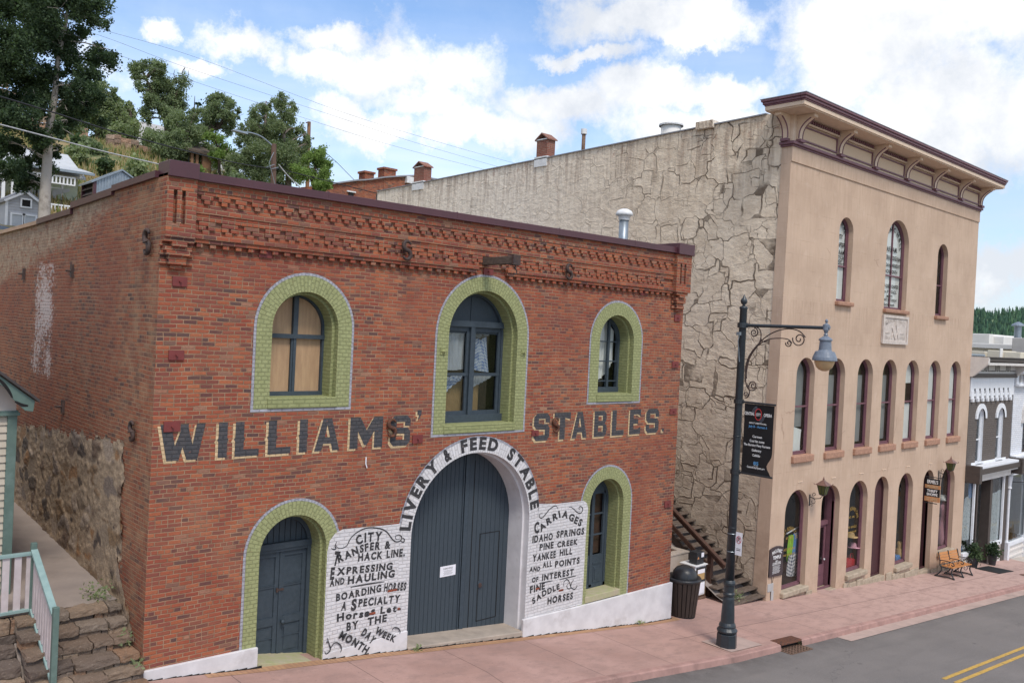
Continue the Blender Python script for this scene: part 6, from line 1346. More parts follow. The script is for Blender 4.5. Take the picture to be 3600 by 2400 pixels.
# ================================================================== NEIGHBOURS
GB = thing('grey_shop_building', (37.7, 0, -3.6), 'narrow dark grey two storey shop building with white trim and two arched windows', 'building')
gx0, gx1 = 34.90, 40.42; og = (37.7, 0, -3.6)
q = MB(); gw = [(36.35, .40, 3.05, .95), (38.85, .40, 3.02, .95)]
q.poly([[(gx0, .0, .9), (gx1, .0, .9), (gx1, 0, 3.95), (gx0, 0, 3.95)]]+[[(x, 0, z) for x, z in apath(*w)] for w in gw]); q.build('front_wall', 'grey_painted_brick', GB, fixn=False)
q = MB(); q.box((gx0, -.03, 4.0), (gx1, .3, 4.85)); x = gx0+.05
while x < gx1-.3: q.box((x, -.06, 3.86), (x+.34, 0, 4.24)); q.box((x+.07, -.10, 3.76), (x+.27, 0, 3.92)); x += .60
q.build('corbel_frieze', 'white_trim', GB)
q = MB(); x = gx0+.42
while x < gx1-.3: q.box((x, -.031, 4.12), (x+.16, -.0305, 4.34)); x += .60
q.build('frieze_slot', 'dark', GB)
q = MB(); q.box((gx0, .31, .9), (gx1, 14, 4.9)); q.build('wall', 'grey_painted_brick', GB)
q = MB(); q.box((gx0-.05, -.14, 4.83), (gx1+.1, .02, 5.0)); q.box((gx0-.05, -.70, 5.56), (gx1+.15, .1, 5.72)); q.box((gx0-.05, -.76, 5.72), (gx1+.2, .1, 5.76)); q.box((gx0+.0, -.62, 5.52), (gx1, -.04, 5.555)); q.build('cornice', 'dark_trim', GB, bev=.02)
q = MB(); q.box((gx0, -.06, 5.0), (gx1, .1, 5.52)); q.box((gx0-.05, -.66, 5.40), (gx1+.12, -.56, 5.515)); q.build('cornice_board', 'warm_trim', GB)
for x in (gx0-.12, gx1-.06): q = MB(); q.ext([(x, 0, 4.86), (x, -.10, 4.86), (x, -.72, 5.45), (x, -.72, 5.74), (x, .1, 5.74)], (.18, 0, 0)); q.build('cornice_bracket', 'warm_trim', GB)
q = MB(); x = gx0+.45
for w_ in (.95, .2, .95, .2, .95, .2, .95):
    for a_, b_ in (((x, 5.10), (x+w_, 5.14)), ((x, 5.38), (x+w_, 5.42)), ((x, 5.14), (x+.04, 5.38)), ((x+w_-.04, 5.14), (x+w_, 5.38))): q.box((a_[0], -.075, a_[1]), (b_[0], -.061, b_[1]))
    x += w_+.13
q.build('panel_moulding', 'dark_trim', GB)
for c, hw, zs, zb in gw:
    w = sash(GB, c, hw, zs, zb, .12, 2.0, frame='white_trim', rev='white_trim', org=og, sill=(zb-.12, zb, .12), sillmt='white_trim'); blind(w, c, hw-.1, zb+.1, zs, .3, 'grey_reflection', org=og)
    q = MB(); strip(q, apath(c, hw+.26, zs-.05, zs-.06, 14), apath(c, hw+.04, zs-.05, zs-.06, 14), -.06, -.06); strip(q, apath(c, hw+.26, zs-.05, zs-.06, 14), apath(c, hw+.26, zs-.05, zs-.06, 14), -.06, 0); q.build('window_hood', 'white_trim', GB, fixn=False)
q = MB(); q.box((gx0+.15, -.45, .84), (gx1-.1, .0, .95)); q.box((gx0+.55, -.03, .95), (gx1-.6, .0, 1.05)); q.build('ledge', 'white_trim', GB, bev=.01)
q = MB(); q.box((gx0+.1, -.50, .60), (gx1, -.02, .84)); 
for x in (gx0-.02, gx1-.05): q.box((x, -.6, .25), (x+.3, .1, 1.0))
q.build('shop_cornice', 'dark_trim', GB, bev=.02)
q = MB(); q.box((gx0+.2, -.42, .52), (gx1-.1, -.02, .60)); q.box((gx0+.2, -.22, .22), (gx1-.4, -.02, .52)); q.build('shop_fascia', 'warm_trim', GB)
q = MB()
for x, w_ in ((35.98, .16), (36.30, .14), (37.95, .28), (39.75, .5)): q.box((x, -.05, -4.3), (x+w_, .35, .24))
q.box((gx0, .2, .2), (gx1, .4, .9)); q.build('shop_pilaster', 'dark_trim', GB)
q = MB()
for x in (35.88, 39.62): q.box((x, -.09, -3.0), (x+.09, .0, .22))
for a_, b_ in ((gx0+.02, 35.98), (38.25, 39.7)): q.box((a_, -.08, -3.05), (b_, .1, -2.88)); 
q.box((37.05, .6, -3.9), (37.2, .7, .22)); q.box((36.45, .6, -3.0), (37.2, .7, -2.85)); q.build('window_frame', 'white_trim', GB)
q = MB(); q.box((gx0, -.03, -4.3), (36, .15, -3.05)); q.box((38.25, -.03, -4.5), (39.75, .15, -3.05)); q.box((36.45, .62, -4.3), (37.95, .68, -3.0)); q.build('stall_riser', 'warm_trim', GB)
q = MB()
for a_, b_, y in ((35.1, 35.8, -.045), (38.4, 39.6, -.045), (36.6, 37.0, .605)):
    for c_, d_ in (((a_, -3.2), (b_, -3.15)), ((a_, -3.75), (b_, -3.70)), ((a_, -3.7), (a_+.05, -3.2)), ((b_-.05, -3.7), (b_, -3.2))): q.box((c_[0], y, c_[1]), (d_[0], y+.014, d_[1]))
q.build('riser_moulding', 'dark_trim', GB)
q = MB(); q.box((gx0, .02, -2.9), (35.95, .03, .2)); q.box((38.25, .02, -2.9), (39.65, .03, .2)); q.box((36.45, .63, -2.85), (37.1, .64, .2)); q.build('pane', 'glass', GB, fixn=False)
q = MB(); q.box((gx0, 1.6, -4.4), (gx1, 1.65, .9)); q.box((gx0, .7, -4.4), (36.4, .75, .0)) if False else None; q.build('inner_wall', 'room', GB)
def tc(name, top, bot, y, mt, label, cat): return cloth_top(name, top, bot, y, mt, label, cat)
tc('lace_curtain', [(34.95, -.55), (35.4, -.38), (35.9, -.30)], [(34.95, -2.35), (35.4, -2.4), (35.88, -2.35)], .09, 'lace', 'white lace curtain in the left window of the dark grey shop', 'curtain')
tc('lace_curtain', [(38.3, -.62), (39.0, -.55), (39.6, -.48)], [(38.3, -2.85), (39.0, -2.85), (39.6, -2.85)], .09, 'lace', 'white lace curtain in the right window of the dark grey shop', 'curtain')
tc('drape', [(35.45, .2), (35.6, .2), (35.8, .2)], [(35.45, -.5), (35.6, -.55), (35.8, -.45)], .07, 'blue_cloth', 'blue drape above the left lace curtain of the dark grey shop', 'drape')
for k, (x, mt) in enumerate(((35.0, 'white_metal'), (35.2, 'dark'), (35.42, 'blue_cloth'), (35.6, 'white_metal'), (35.78, 'paper'))):
    q = MB(); q.lathe([(.05, -2.88), (.07, -2.8), (.03, -2.72), (.05, -2.66)], (x, .2, 0), 8); topthing(q, 'ornament', mt, ['small white ornament at the far left of the grey shop window sill', 'small black ornament on the grey shop window sill', 'small blue ornament on the grey shop window sill', 'white ornament just right of the blue one on the sill', 'pale ornament at the right end of the grey shop window sill'][k], 'ornament', (x, .2, -2.88), 'ornaments in the grey shop window')
# plants and mat
def potted(x, y, label, s=1):
    z = G(x); Pl = thing('potted_plant', (x, y, z), label, 'plant', 'potted plants at the grey shop door')
    q = MB(); q.lathe([(.17*s, 0), (.24*s, .5*s), (.27*s, .52*s), (.27*s, .58*s), (.22*s, .58*s)], (x, y, z), 18); q.build('pot', 'black_metal', Pl)
    return Pl, z+.58*s
# ---- foliage generator
def leaves(name, clumps, n, size, cols, parent=None, seed=1, org=(0, 0, 0), hollow=.35, droop=0.0, kind=None, mt='leaf', flat=1.0):
    rg = np.random.default_rng(seed); cl = np.array([c[:3] for c in clumps], float); rr = np.array([c[3] for c in clumps], float)
    rz = np.array([(c[4] if len(c) > 4 else c[3]*flat) for c in clumps], float); w = (rr**2); w /= w.sum()
    k = rg.choice(len(clumps), n, p=w); d = rg.normal(size=(n, 3)); d /= np.linalg.norm(d, axis=1)[:, None]
    rad = (hollow+(1-hollow)*rg.random(n)**.7); 
    # twiggy sub clumps
    ns = max(8, n//22); sk = rg.choice(len(clumps), ns, p=w); sdn = rg.normal(size=(ns, 3)); sdn /= np.linalg.norm(sdn, axis=1)[:, None]; srad = hollow+(1.35-hollow)*rg.random(ns)**.8
    sc_ = cl[sk]+sdn*np.stack([rr[sk], rr[sk], rz[sk]], 1)*srad[:, None]
    pick = rg.integers(0, ns, n); spread = rr[sk[pick]]*.42
    pos = sc_[pick]+rg.normal(size=(n, 3))*spread[:, None]
    pos[:, 2] -= droop*rg.random(n)
    a = rg.normal(size=(n, 3)); a /= np.linalg.norm(a, axis=1)[:, None]; b = rg.normal(size=(n, 3)); b -= a*(a*b).sum(1)[:, None]; b /= np.linalg.norm(b, axis=1)[:, None]
    s = size*(.6+.8*rg.random(n)); a *= s[:, None]*.5; b *= s[:, None]*.36
    vs = np.stack([pos-a, pos-b, pos+a, pos+b], 1).reshape(-1, 3)-np.array(org)
    me = bpy.data.meshes.new(name); me.vertices.add(4*n); me.vertices.foreach_set('co', vs.astype(np.float32).ravel())
    me.loops.add(4*n); me.loops.foreach_set('vertex_index', np.arange(4*n, dtype=np.int32)); me.polygons.add(n); me.polygons.foreach_set('loop_start', np.arange(0, 4*n, 4, dtype=np.int32)); me.polygons.foreach_set('loop_total', np.full(n, 4, dtype=np.int32)); me.update(calc_edges=True)
    cols = np.array(cols, float); t = (rg.random(ns)[pick]*.65+rg.random(n)*.35)*(len(cols)-1); i0 = np.clip(t.astype(int), 0, len(cols)-2); f = (t-i0)[:, None]
    c = cols[i0]*(1-f)+cols[i0+1]*f; c = np.concatenate([c, np.ones((n, 1))], 1); c = np.repeat(c, 4, 0)
    ca = me.color_attributes.new('col', 'FLOAT_COLOR', 'POINT'); ca.data.foreach_set('color', c.astype(np.float32).ravel())
    me.materials.append(M(mt)); ob = bpy.data.objects.new(name, me)
    if not parent: ob.location = org
    if kind: ob['kind'] = kind
    return link(ob, parent)
DK = [(.03, .048, .032), (.05, .08, .045), (.075, .115, .058), (.12, .165, .08)]
MG = [(.14, .18, .10), (.20, .25, .14), (.26, .31, .17), (.33, .37, .20)]
LG = [(.15, .22, .06), (.21, .30, .09), (.28, .37, .12), (.32, .40, .15)]
CON = [(.015, .032, .02), (.025, .05, .028), (.04, .07, .035)]
for i, (x, y, lb) in enumerate(((35.75, -.25, 'spiky green plant in a black pot left of the grey shop door'), (37.75, -.35, 'spiky green plant in a black pot right of the grey shop door'))):
    Pl, z = potted(x, y, lb, .8); leaves('leaves', [(x, y, z+.18, .22, .28), (x, y, z+.4, .15)], 700, .10, DK, Pl, 5+i, (x, y, G(x)), .1)
q = MB(); q.add([(35.5, -1.38, G(35.5)+.025), (37.15, -1.42, G(37.15)+.025), (37.05, -.42, G(37.05)+.025), (35.45, -.42, G(35.45)+.025), (35.5, -1.38, G(35.5)+.005), (37.15, -1.42, G(37.15)+.005), (37.05, -.42, G(37.05)+.005), (35.45, -.42, G(35.45)+.005)], [(0,1,2,3),(7,6,5,4),(0,4,5,1),(1,5,6,2),(2,6,7,3),(3,7,4,0)]); topthing(q, 'door_mat', 'rubber', 'black rubber mat on the pavement before the grey shop door', 'mat', (36.3, -.9, G(36.3)))
# white neighbour
WB = thing('white_shop_building', (44, 0, -4), 'white painted brick shop building at the right edge with ornate window hoods', 'building'); ow = (44, 0, -4)
wx0, wx1 = 40.5, 50; gw2 = [(42.65, .55, 3.05, 1.1), (45.6, .55, 3.05, 1.1)]
q = MB(); q.poly([[(wx0, 0, .4), (wx1, 0, .4), (wx1, 0, 4.4), (wx0, 0, 4.4)]]+[[(x, 0, z) for x, z in apath(*w)] for w in gw2]); q.build('front_wall', 'white_painted_brick', WB, fixn=False)
q = MB(); q.box((wx0, .02, -5), (wx0+.05, 14, 4.4)); q.box((wx1, .02, -5), (wx1+.05, 14, 4.4)); q.box((wx0, 13.9, -5), (wx1, 14, 4.4)); q.box((wx0+.1, .3, 4.3), (wx1, 14, 4.35)); q.build('wall', 'white_painted_brick', WB)
q = MB(); q.box((wx0, -.25, 4.4), (wx1, .3, 4.52)); q.box((wx0, -.12, 4.52), (wx1, .3, 5.0)); q.box((wx0, -.4, 5.0), (wx1, .3, 5.3)); q.build('cornice', 'white_trim', WB, bev=.03)
x = wx0+.3; q = MB()
while x < wx1: q.box((x, -.2, 4.6), (x+.18, -.12, 4.95)); x += .5
q.build('cornice_block', 'rooftop_grey', WB)
for c, hw, zs, zb in gw2:
    w = sash(WB, c, hw, zs, zb, .15, 2.2, frame='dark_trim', rev='white_trim', org=ow, sill=(zb-.12, zb, .12), sillmt='white_trim'); blind(w, c, hw-.1, zb+.1, zs, .35, 'curtain', org=ow)
    q = MB(); strip(q, apath(c, hw+.22, zs, zs-.3, 14), apath(c, hw+.03, zs, zs-.3, 14), -.09, -.09); strip(q, apath(c, hw+.22, zs, zs-.3, 14), apath(c, hw+.22, zs, zs-.3, 14), -.09, 0); q.box((c-.12, -.14, zs+hw+.1), (c+.12, -.02, zs+hw+.5)); q.box((c-hw-.3, -.14, zs-.45), (c-hw-.02, 0, zs-.3)); q.box((c+hw+.02, -.14, zs-.45), (c+hw+.3, 0, zs-.3)); q.build('window_hood', 'warm_trim', WB, fixn=False)
q = MB(); q.box((wx0, -.28, .95), (wx1, 0, 1.07)); q.box((wx0, -.20, .62), (wx1, 0, .95)); q.box((wx0, -.12, .1), (wx1, .1, .62)); q.build('shop_cornice', 'white_trim', WB, bev=.02)
q = MB()
for x in (40.55, 43.2, 45.9): q.lathe([(.10, -3.1), (.075, -3.0), (.07, -.55), (.12, -.5), (.09, -.4), (.13, -.1), (.15, .1)], (x, -.02, 0), 12); q.box((x-.13, -.15, -5), (x+.13, .15, -3.1))
q.box((wx0, -.08, -3.35), (wx1, .1, -3.2)); q.build('shop_column', 'white_trim', WB)
q = MB(); q.box((wx0+.1, .0, -5), (wx1, .12, -3.35)); 
for z in (-3.65, -3.95): q.box((wx0+.1, -.05, z), (43.1, 0, z+.08))
q.build('stall_riser', 'warm_trim', WB)
q = MB(); q.box((wx0+.1, .06, -3.2), (wx1, .07, .1)); q.build('pane', 'glass', WB, fixn=False)
q = MB(); q.box((wx0+.1, 3.0, -5), (wx1, 3.05, .6)); q.box((wx0+.1, .1, .1), (wx1, 3, .15)); q.box((wx0+.1, .3, -4.4), (wx1, 3, -4.35)); q.build('inner_wall', 'room', WB)
q = MB(); q.tube([(40.6, -.1, -.18), (43, -1.1, -.3)], .03, 6); q.build('awning_rod', 'black_metal', WB)
q = MB(); 
for a in ((43.3, -.6), (43.75, -.6), (43.5, -.25)): q.bar((a[0], a[1], G(43.5)), (43.52, -.5, G(43.5)+1.5), .03)
q.box((43.2, -.62, G(43.5)+.5), (43.85, -.58, G(43.5)+1.3)); topthing(q, 'easel', 'straw', 'wooden easel sign standing in front of the white shop at the right edge', 'easel', (43.5, -.5, G(43.5)))
q = MB(); q.tube([(42.2, 1, -4.3), (42.2, 1, -2.2)], .03, 6); q.lathe([(.28, -2.2), (.18, -1.75)], (42.2, 1, 0), 14); topthing(q, 'floor_lamp', 'straw', 'floor lamp with a cream shade inside the white shop window', 'lamp', (42.2, 1, -4.3))
# roof-top blocks behind
def block(name, label, mt, boxes, extra=None):
    o_ = boxes[0][0]; q = MB()
    for a, b in boxes: q.box(a, b)
    return topthing(q, name, mt, label, 'building', (o_[0], o_[1], o_[2]), bev=.04)
def Px(u, v, X): d = ray(u, v); return CP+d*((X-CP.x)/d.x)
def xb(X, u0, u1, v, dep=8, zb=2): a, b, c = Px(u0, v, X), Px(u1, v, X), Px((u0+u1)/2, v, X); return ((X, b.y, zb), (X+dep, a.y, c.z))
rb = block('rooftop_block', 'cream flat roofed block rising behind the dark grey shop building', 'beige', [xb(62, 2222, 2330, 797, 10), xb(55, 2225, 2262, 806, 4), xb(54, 2268, 2298, 804, 3), xb(53, 2306, 2345, 808, 5)])
q = MB(); (a_, b_) = xb(61.8, 2222, 2326, 789, .5); q.box((a_[0], a_[1], b_[2]-.35), b_); q.box(*xb(52.6, 2296, 2299, 800, .4)); q.build('parapet', 'rooftop_white', rb, org=tuple(rb.location), bev=.04)
wb_ = block('rooftop_block', 'white stepped rooftop block in front of the wooded hill', 'rooftop_white', [xb(72, 2222, 2273, 766, 8), xb(73, 2272.5, 2306, 772, 6)])
gb_ = block('rooftop_block', 'grey rendered rooftop block with a vent pipe at the right edge', 'rooftop_grey', [xb(58, 2325, 2380, 776, 6)])
go = tuple(gb_.location); vp0 = Px(2337, 776, 60)
q = MB(); q.lathe([(.22, vp0.z-.2), (.22, vp0.z+.85)], (60, vp0.y, 0), 14); vv = q.build('vent_pipe', 'galv', gb_, org=go); q = MB(); q.lathe([(.40, vp0.z+.82), (.38, vp0.z+.92), (.08, vp0.z+1.1)], (60, vp0.y, 0), 14); q.build('vent_cap', 'galv', vv, org=go)
q = MB(); q.box((45, 4.2, 4.9), (49, 6.2, 5.85)); ac = topthing(q, 'air_conditioner', 'galv', 'grey slatted air conditioning unit on the roof behind the white shop cornice', 'air conditioner', (47, 5, 4.9), bev=.02)
q = MB()
for k in range(14): q.box((45.2+.26*k, 4.17, 5.0), (45.3+.26*k, 4.2, 5.75))
q.build('slat', 'dark', ac, org=(47, 5, 4.9))
# ================================================================== LEFT SIDE: PATH, STEPS, COTTAGE
sheet('path', 'path_concrete', frange(-4, .1, .25), frange(1.30, 12, .3), lambda x, y: .95+.055*max(0, y-1.5)+.008*noise.noise(Vector((x*2, y*2, 0))))
STP = thing('stone_steps', (-.8, .5, 0), 'rough brown stone steps climbing beside the brick side wall', 'steps')
SC_ = [(.24, .165, .11), (.18, .125, .09), (.15, .11, .085), (.28, .20, .14), (.12, .09, .075), (.26, .15, .09), (.21, .165, .13)]
def stone(mb_cols, x0, x1, y0, y1, z0, z1, rg, cols=SC_):
    'one irregular dressed stone as rounded, roughened block'
    nx, ny, nz = 8, 5, 6; vs = []; idx = {}
    def P3(i, j, k):
        if (i, j, k) in idx: return idx[(i, j, k)]
        a, b, c = i/nx, j/ny, k/nz; p = Vector((x0+(x1-x0)*a, y0+(y1-y0)*b, z0+(z1-z0)*c))
        cen = Vector(((x0+x1)/2, (y0+y1)/2, (z0+z1)/2)); d = p-cen
        e = sum(1 for t in (a, b, c) if t in (0, 1))
        p = cen+d*(1-.012*(e-1)) + noise.noise_vector(p*4)*.024+noise.noise_vector(p*11)*.013+noise.noise_vector(p*27)*.008
        idx[(i, j, k)] = len(vs); vs.append(p); return idx[(i, j, k)]
    fs = []
    for i in range(nx):
        for j in range(ny): fs.append((P3(i, j, nz), P3(i+1, j, nz), P3(i+1, j+1, nz), P3(i, j+1, nz)))
        for k in range(nz): fs.append((P3(i, 0, k), P3(i+1, 0, k), P3(i+1, 0, k+1), P3(i, 0, k+1)))
    for j in range(ny):
        for k in range(nz): fs.append((P3(0, j, k), P3(0, j, k+1), P3(0, j+1, k+1), P3(0, j+1, k))); fs.append((P3(nx, j, k), P3(nx, j+1, k), P3(nx, j+1, k+1), P3(nx, j, k+1)))
    c = rg.choice(cols); m_ = rg.uniform(.8, 1.15)
    mb_cols.append((vs, fs, tuple(q*m_ for q in c)))
def build_stones(name, st, parent=None, org=(0, 0, 0)):
    vs, fs, cl = [], [], []
    for v, f, c in st:
        b = len(vs); vs += v; fs += [[b+k for k in q] for q in f]; cl += [c+(1,)]*len(v)
    o_ = parent_world(parent) if parent else Vector(org)
    me = bpy.data.meshes.new(name); me.from_pydata([v-o_ for v in vs], [], fs); ca = me.color_attributes.new('col', 'FLOAT_COLOR', 'POINT'); ca.data.foreach_set('color', np.array(cl, dtype=np.float32).ravel())
    me.materials.append(M('rubble')); ob = bpy.data.objects.new(name, me)
    if not parent: ob.location = o_
    return link(ob, parent)
rg = random.Random(4)
for k in range(7):
    z1 = .955-.178*k; yb = 1.34-.30*k; st = []; x = -1.72+(.1 if k > 3 else .12)
    while x < -.06:
        w_ = min(rg.uniform(.30, .80), -.02-x)
        if -.02-x-w_ < .15: w_ = -.02-x
        o1 = rg.uniform(-.035, .02); h_ = rg.uniform(.085, .12)
        stone(st, x+.006, x+w_-.006, yb-.34+o1, yb+.02, z1-h_, z1+rg.uniform(-.012, .012), rg); xx = x
        while xx < x+w_-.05: ww_ = min(rg.uniform(.14, .4), x+w_-xx); stone(st, xx+.006, xx+ww_-.006, yb-.31+o1+rg.uniform(-.01, .03), yb, z1-.215, z1-h_-.008, rg); xx += ww_
        x += w_
    build_stones('step', st, STP)
q = MB(); q.ext([(-1.60, 1.34, .70), (-1.60, 1.34, -.6), (-1.60, -.6, -.6), (-1.60, -.6, -.49)], (1.59, 0, 0)); q.build('mortar_bed', 'path_concrete', STP)
st = []
for row in range(9):
    z1 = .74-.16*row; y = 1.14
    while y > -.75:
        w_ = rg.uniform(.2, .42)
        if z1 < .955-.178*((1.34-y)/.30)-.1: stone(st, -1.92+rg.uniform(-.03, .03), -1.62, y-w_+.015, y, z1-.15, z1, rg)
        y -= w_
build_stones('side_stonework', st, STP)
# retaining wall under the porch rail
RW = thing('stone_retaining_wall', (-2.4, 1.2, 0), 'rough brown stone retaining wall under the white porch railing', 'wall'); st = []
z = .93
row = 0
while z > -.9:
    h = rg.uniform(.12, .24); x = -3.4+rg.uniform(0, .3)
    while x < -1.45:
        w_ = rg.uniform(.18, .5); stone(st, x+.01, min(x+w_-.01, -1.43), 1.14+rg.uniform(-.03, .03), 1.45, z-h+.012, z, rg); x += w_
    z -= h
build_stones('stonework', st, RW); q = MB(); q.box((-3.5, 1.22, -1), (-1.47, 2.2, .93)); q.build('core', 'dark', RW)
sheet('path', 'path_concrete', frange(-4, 0, .5), frange(-2.7, 1.3, .5), lambda x, y: G(x)-.25 if x < -.1 else G(x)-.1)
# porch railing
PR = thing('porch_railing', (-1.36, 1.3, .95), 'green and white picket railing turning down beside the stone steps', 'railing')
A_, B_ = Vector((-1.33, 1.30, 0)), Vector((-1.33, .0, 0))
def post(x, y, z0, z1, w=.085, mt='porch_green'):
    q = MB(); q.box((x-w/2, y-w/2, z0), (x+w/2, y+w/2, z1)); q.build('post', mt, PR, bev=.006)
post(-1.33, 1.30, .60, 2.10); post(-1.33, -.06, -.45, 1.42)
q = MB(); q.bar((-3.4, 1.30, 1.93), (-1.36, 1.30, 1.93), .09, .05); q.bar((-3.4, 1.30, 1.02), (-1.36, 1.30, 1.02), .08, .05); q.build('rail', 'porch_light', PR, bev=.005)
q = MB(); q.bar((-1.33, 1.27, 1.98), (-1.33, -.02, 1.30), .10, .05); q.bar((-1.33, 1.27, 1.02), (-1.33, -.02, .28), .07, .05); q.build('rail', 'porch_light', PR, bev=.005)
x = -3.3
while x < -1.42: q = MB(); q.box((x, 1.285, 1.04), (x+.10, 1.315, 1.91)); q.build('picket', 'picket', PR); x += .17
for k in range(9):
    y = 1.17-.14*k; t = (1.27-y)/1.29; q = MB(); q.add([(-1.345, y-.045, 1.05-.74*t), (-1.345, y+.045, 1.05-.74*t), (-1.345, y+.045, 1.955-.68*t), (-1.345, y-.045, 1.955-.68*t), (-1.315, y-.045, 1.05-.74*t), (-1.315, y+.045, 1.05-.74*t), (-1.315, y+.045, 1.955-.68*t), (-1.315, y-.045, 1.955-.68*t)], [(0,1,2,3),(7,6,5,4),(0,4,5,1),(1,5,6,2),(2,6,7,3),(3,7,4,0)]); q.build('picket', 'picket', PR)
# cottage
CT = thing('clapboard_cottage', (-3.4, 2.4, .95), 'cream clapboard cottage with green trim and scalloped bargeboard at the left edge', 'house')
q = MB(); yf = 2.42
q.box((-5.5, yf+.03, .95), (-1.42, 9, 4.2)); q.build('wall', 'siding', CT)
q = MB(); z = .97
while z < 4.0: q.add([(-5.5, yf+.012, z+.125), (-1.52, yf+.012, z+.125), (-1.52, yf-.018, z), (-5.5, yf-.018, z), (-5.5, yf+.03, z), (-1.52, yf+.03, z)], [(0,3,2,1),(3,4,5,2)]); z += .127
q.build('clapboards', 'siding', CT)
q = MB(); q.box((-1.545, yf-.045, .95), (-1.40, yf+.12, 4.06)); q.build('corner_board', 'porch_green', CT, bev=.006)
q = MB(); q.box((-1.70, yf-.09, 4.05), (-1.37, yf+.2, 4.10)); q.box((-1.66, yf-.06, 4.10), (-1.39, yf+.2, 4.13)); q.build('capital', 'porch_green', CT)
q = MB(); sl2 = .80; gx = -1.22; gz_ = 4.30
q.ext([(-5.4, yf-.02, 4.12), (-1.42, yf-.02, 4.12), (-1.42, yf-.02, gz_+.12), (-3.4, yf-.02, gz_+.12+1.98*sl2), (-5.4, yf-.02, gz_+.12)], (0, .1, 0)); q.build('gable', 'gable', CT)
q = MB(); pr = [(gx, gz_), (gx-.02, gz_-.16), (gx-.14, gz_-.14), (gx-.26, gz_-.02), (gx-.36, gz_+.10), (gx-.44, gz_+.24), (gx-.56, gz_+.33), (gx-.72, gz_+.38), (gx-.82, gz_+.50), (gx-1.1, gz_+.74), (gx-2.18, gz_+1.56), (gx-2.18, gz_+1.75), (gx, gz_+.02)]
q.ext([(x, yf-.36, z) for x, z in pr], (0, .05, 0)); q.build('bargeboard', 'porch_green', CT, bev=.004)
q = MB()
for s_ in ([(gx-.30, gz_+.02), (gx-.2, gz_-.04), (gx-.1, gz_-.06)], [(gx-.62, gz_+.44), (gx-.5, gz_+.34), (gx-.4, gz_+.2), (gx-.34, gz_+.08)]): stroke(q, s_, .05, yf-.364)
q.build('cut_out', 'dark', CT, fixn=False)
q = MB(); q.add([(gx+.06, yf-.42, gz_-.0), (gx-2.2, yf-.42, gz_+1.80), (gx-2.2, 9, gz_+1.80), (gx+.06, 9, gz_), (gx+.06, yf-.42, gz_+.05), (gx-2.2, yf-.42, gz_+1.85), (gx-2.2, 9, gz_+1.85), (gx+.06, 9, gz_+.05)], [(3,2,1,0),(4,5,6,7),(0,1,5,4),(1,2,6,5),(2,3,7,6),(3,0,4,7)]); q.add([(gx-4.4, yf-.42, gz_), (gx-2.2, yf-.42, gz_+1.80), (gx-2.2, 9, gz_+1.80), (gx-4.4, 9, gz_)], [(0,1,2,3)]); q.build('roof', 'roof_dark', CT)
# ================================================================== HILLSIDE
HY = [(12, 5.5), (20, 8.2), (25, 9.0), (31, 10.0), (35, 11.6), (39, 14.0), (44, 15.8), (50, 17.3), (56, 18.6), (62, 19.6), (75, 21), (100, 23), (140, 25)]
def hill(x, y):
    for i in range(len(HY)-1):
        if HY[i][0] <= y <= HY[i+1][0]:
            t = (y-HY[i][0])/(HY[i+1][0]-HY[i][0]); z = HY[i][1]*(1-t)+HY[i+1][1]*t; break
    else: z = 25
    if x < 10 and y > 34: z += .10*(10-x)*min(1, (y-34)/15)*.9
    z -= max(0, x-(20+.08*(y-30)))*.42
    return max(-28, z+.5*noise.fractal(Vector((x*.12, y*.12, 1)), 1, 2, 4))
sheet('hillside', 'hillside', frange(-60, 120, 1.2), frange(20.5, 139, 1.2), hill)
def tuft_field(name, n, xr, yr, cols, size, seed, cond=None):
    rg = np.random.default_rng(seed); pts = []
    while len(pts) < n:
        x, y = rg.uniform(*xr), rg.uniform(*yr)
        if cond and not cond(x, y): continue
        pts.append((x, y, hill(x, y)))
    vs = []; cc = []
    for p in pts:
        a = rg.uniform(0, 6.28); h = size*rg.uniform(.5, 1.3); w = size*.16; c, s = math.cos(a)*w, math.sin(a)*w; lx, ly = rg.normal()*h*.3, rg.normal()*h*.3
        vs += [(p[0]-c, p[1]-s, p[2]-.05), (p[0]+c, p[1]+s, p[2]-.05), (p[0]+lx, p[1]+ly, p[2]+h)]; q_ = cols[rg.integers(len(cols))]; cc += [tuple(q_)+(1,)]*3
    me = bpy.data.meshes.new(name); me.from_pydata(vs, [], [(3*i, 3*i+1, 3*i+2) for i in range(len(pts))]); ca = me.color_attributes.new('col', 'FLOAT_COLOR', 'POINT'); ca.data.foreach_set('color', np.array(cc, dtype=np.float32).ravel()); me.materials.append(M('grass'))
    ob = link(bpy.data.objects.new(name, me)); ob['kind'] = 'stuff'; return ob
tuft_field('dry_grass', 26000, (0, 30), (30, 66), [(.46, .36, .20), (.40, .30, .15), (.20, .24, .08), (.14, .18, .06), (.5, .40, .25)], .42, 3, lambda x, y: noise.noise(Vector((x*.25, y*.25, 0))) > -.25)
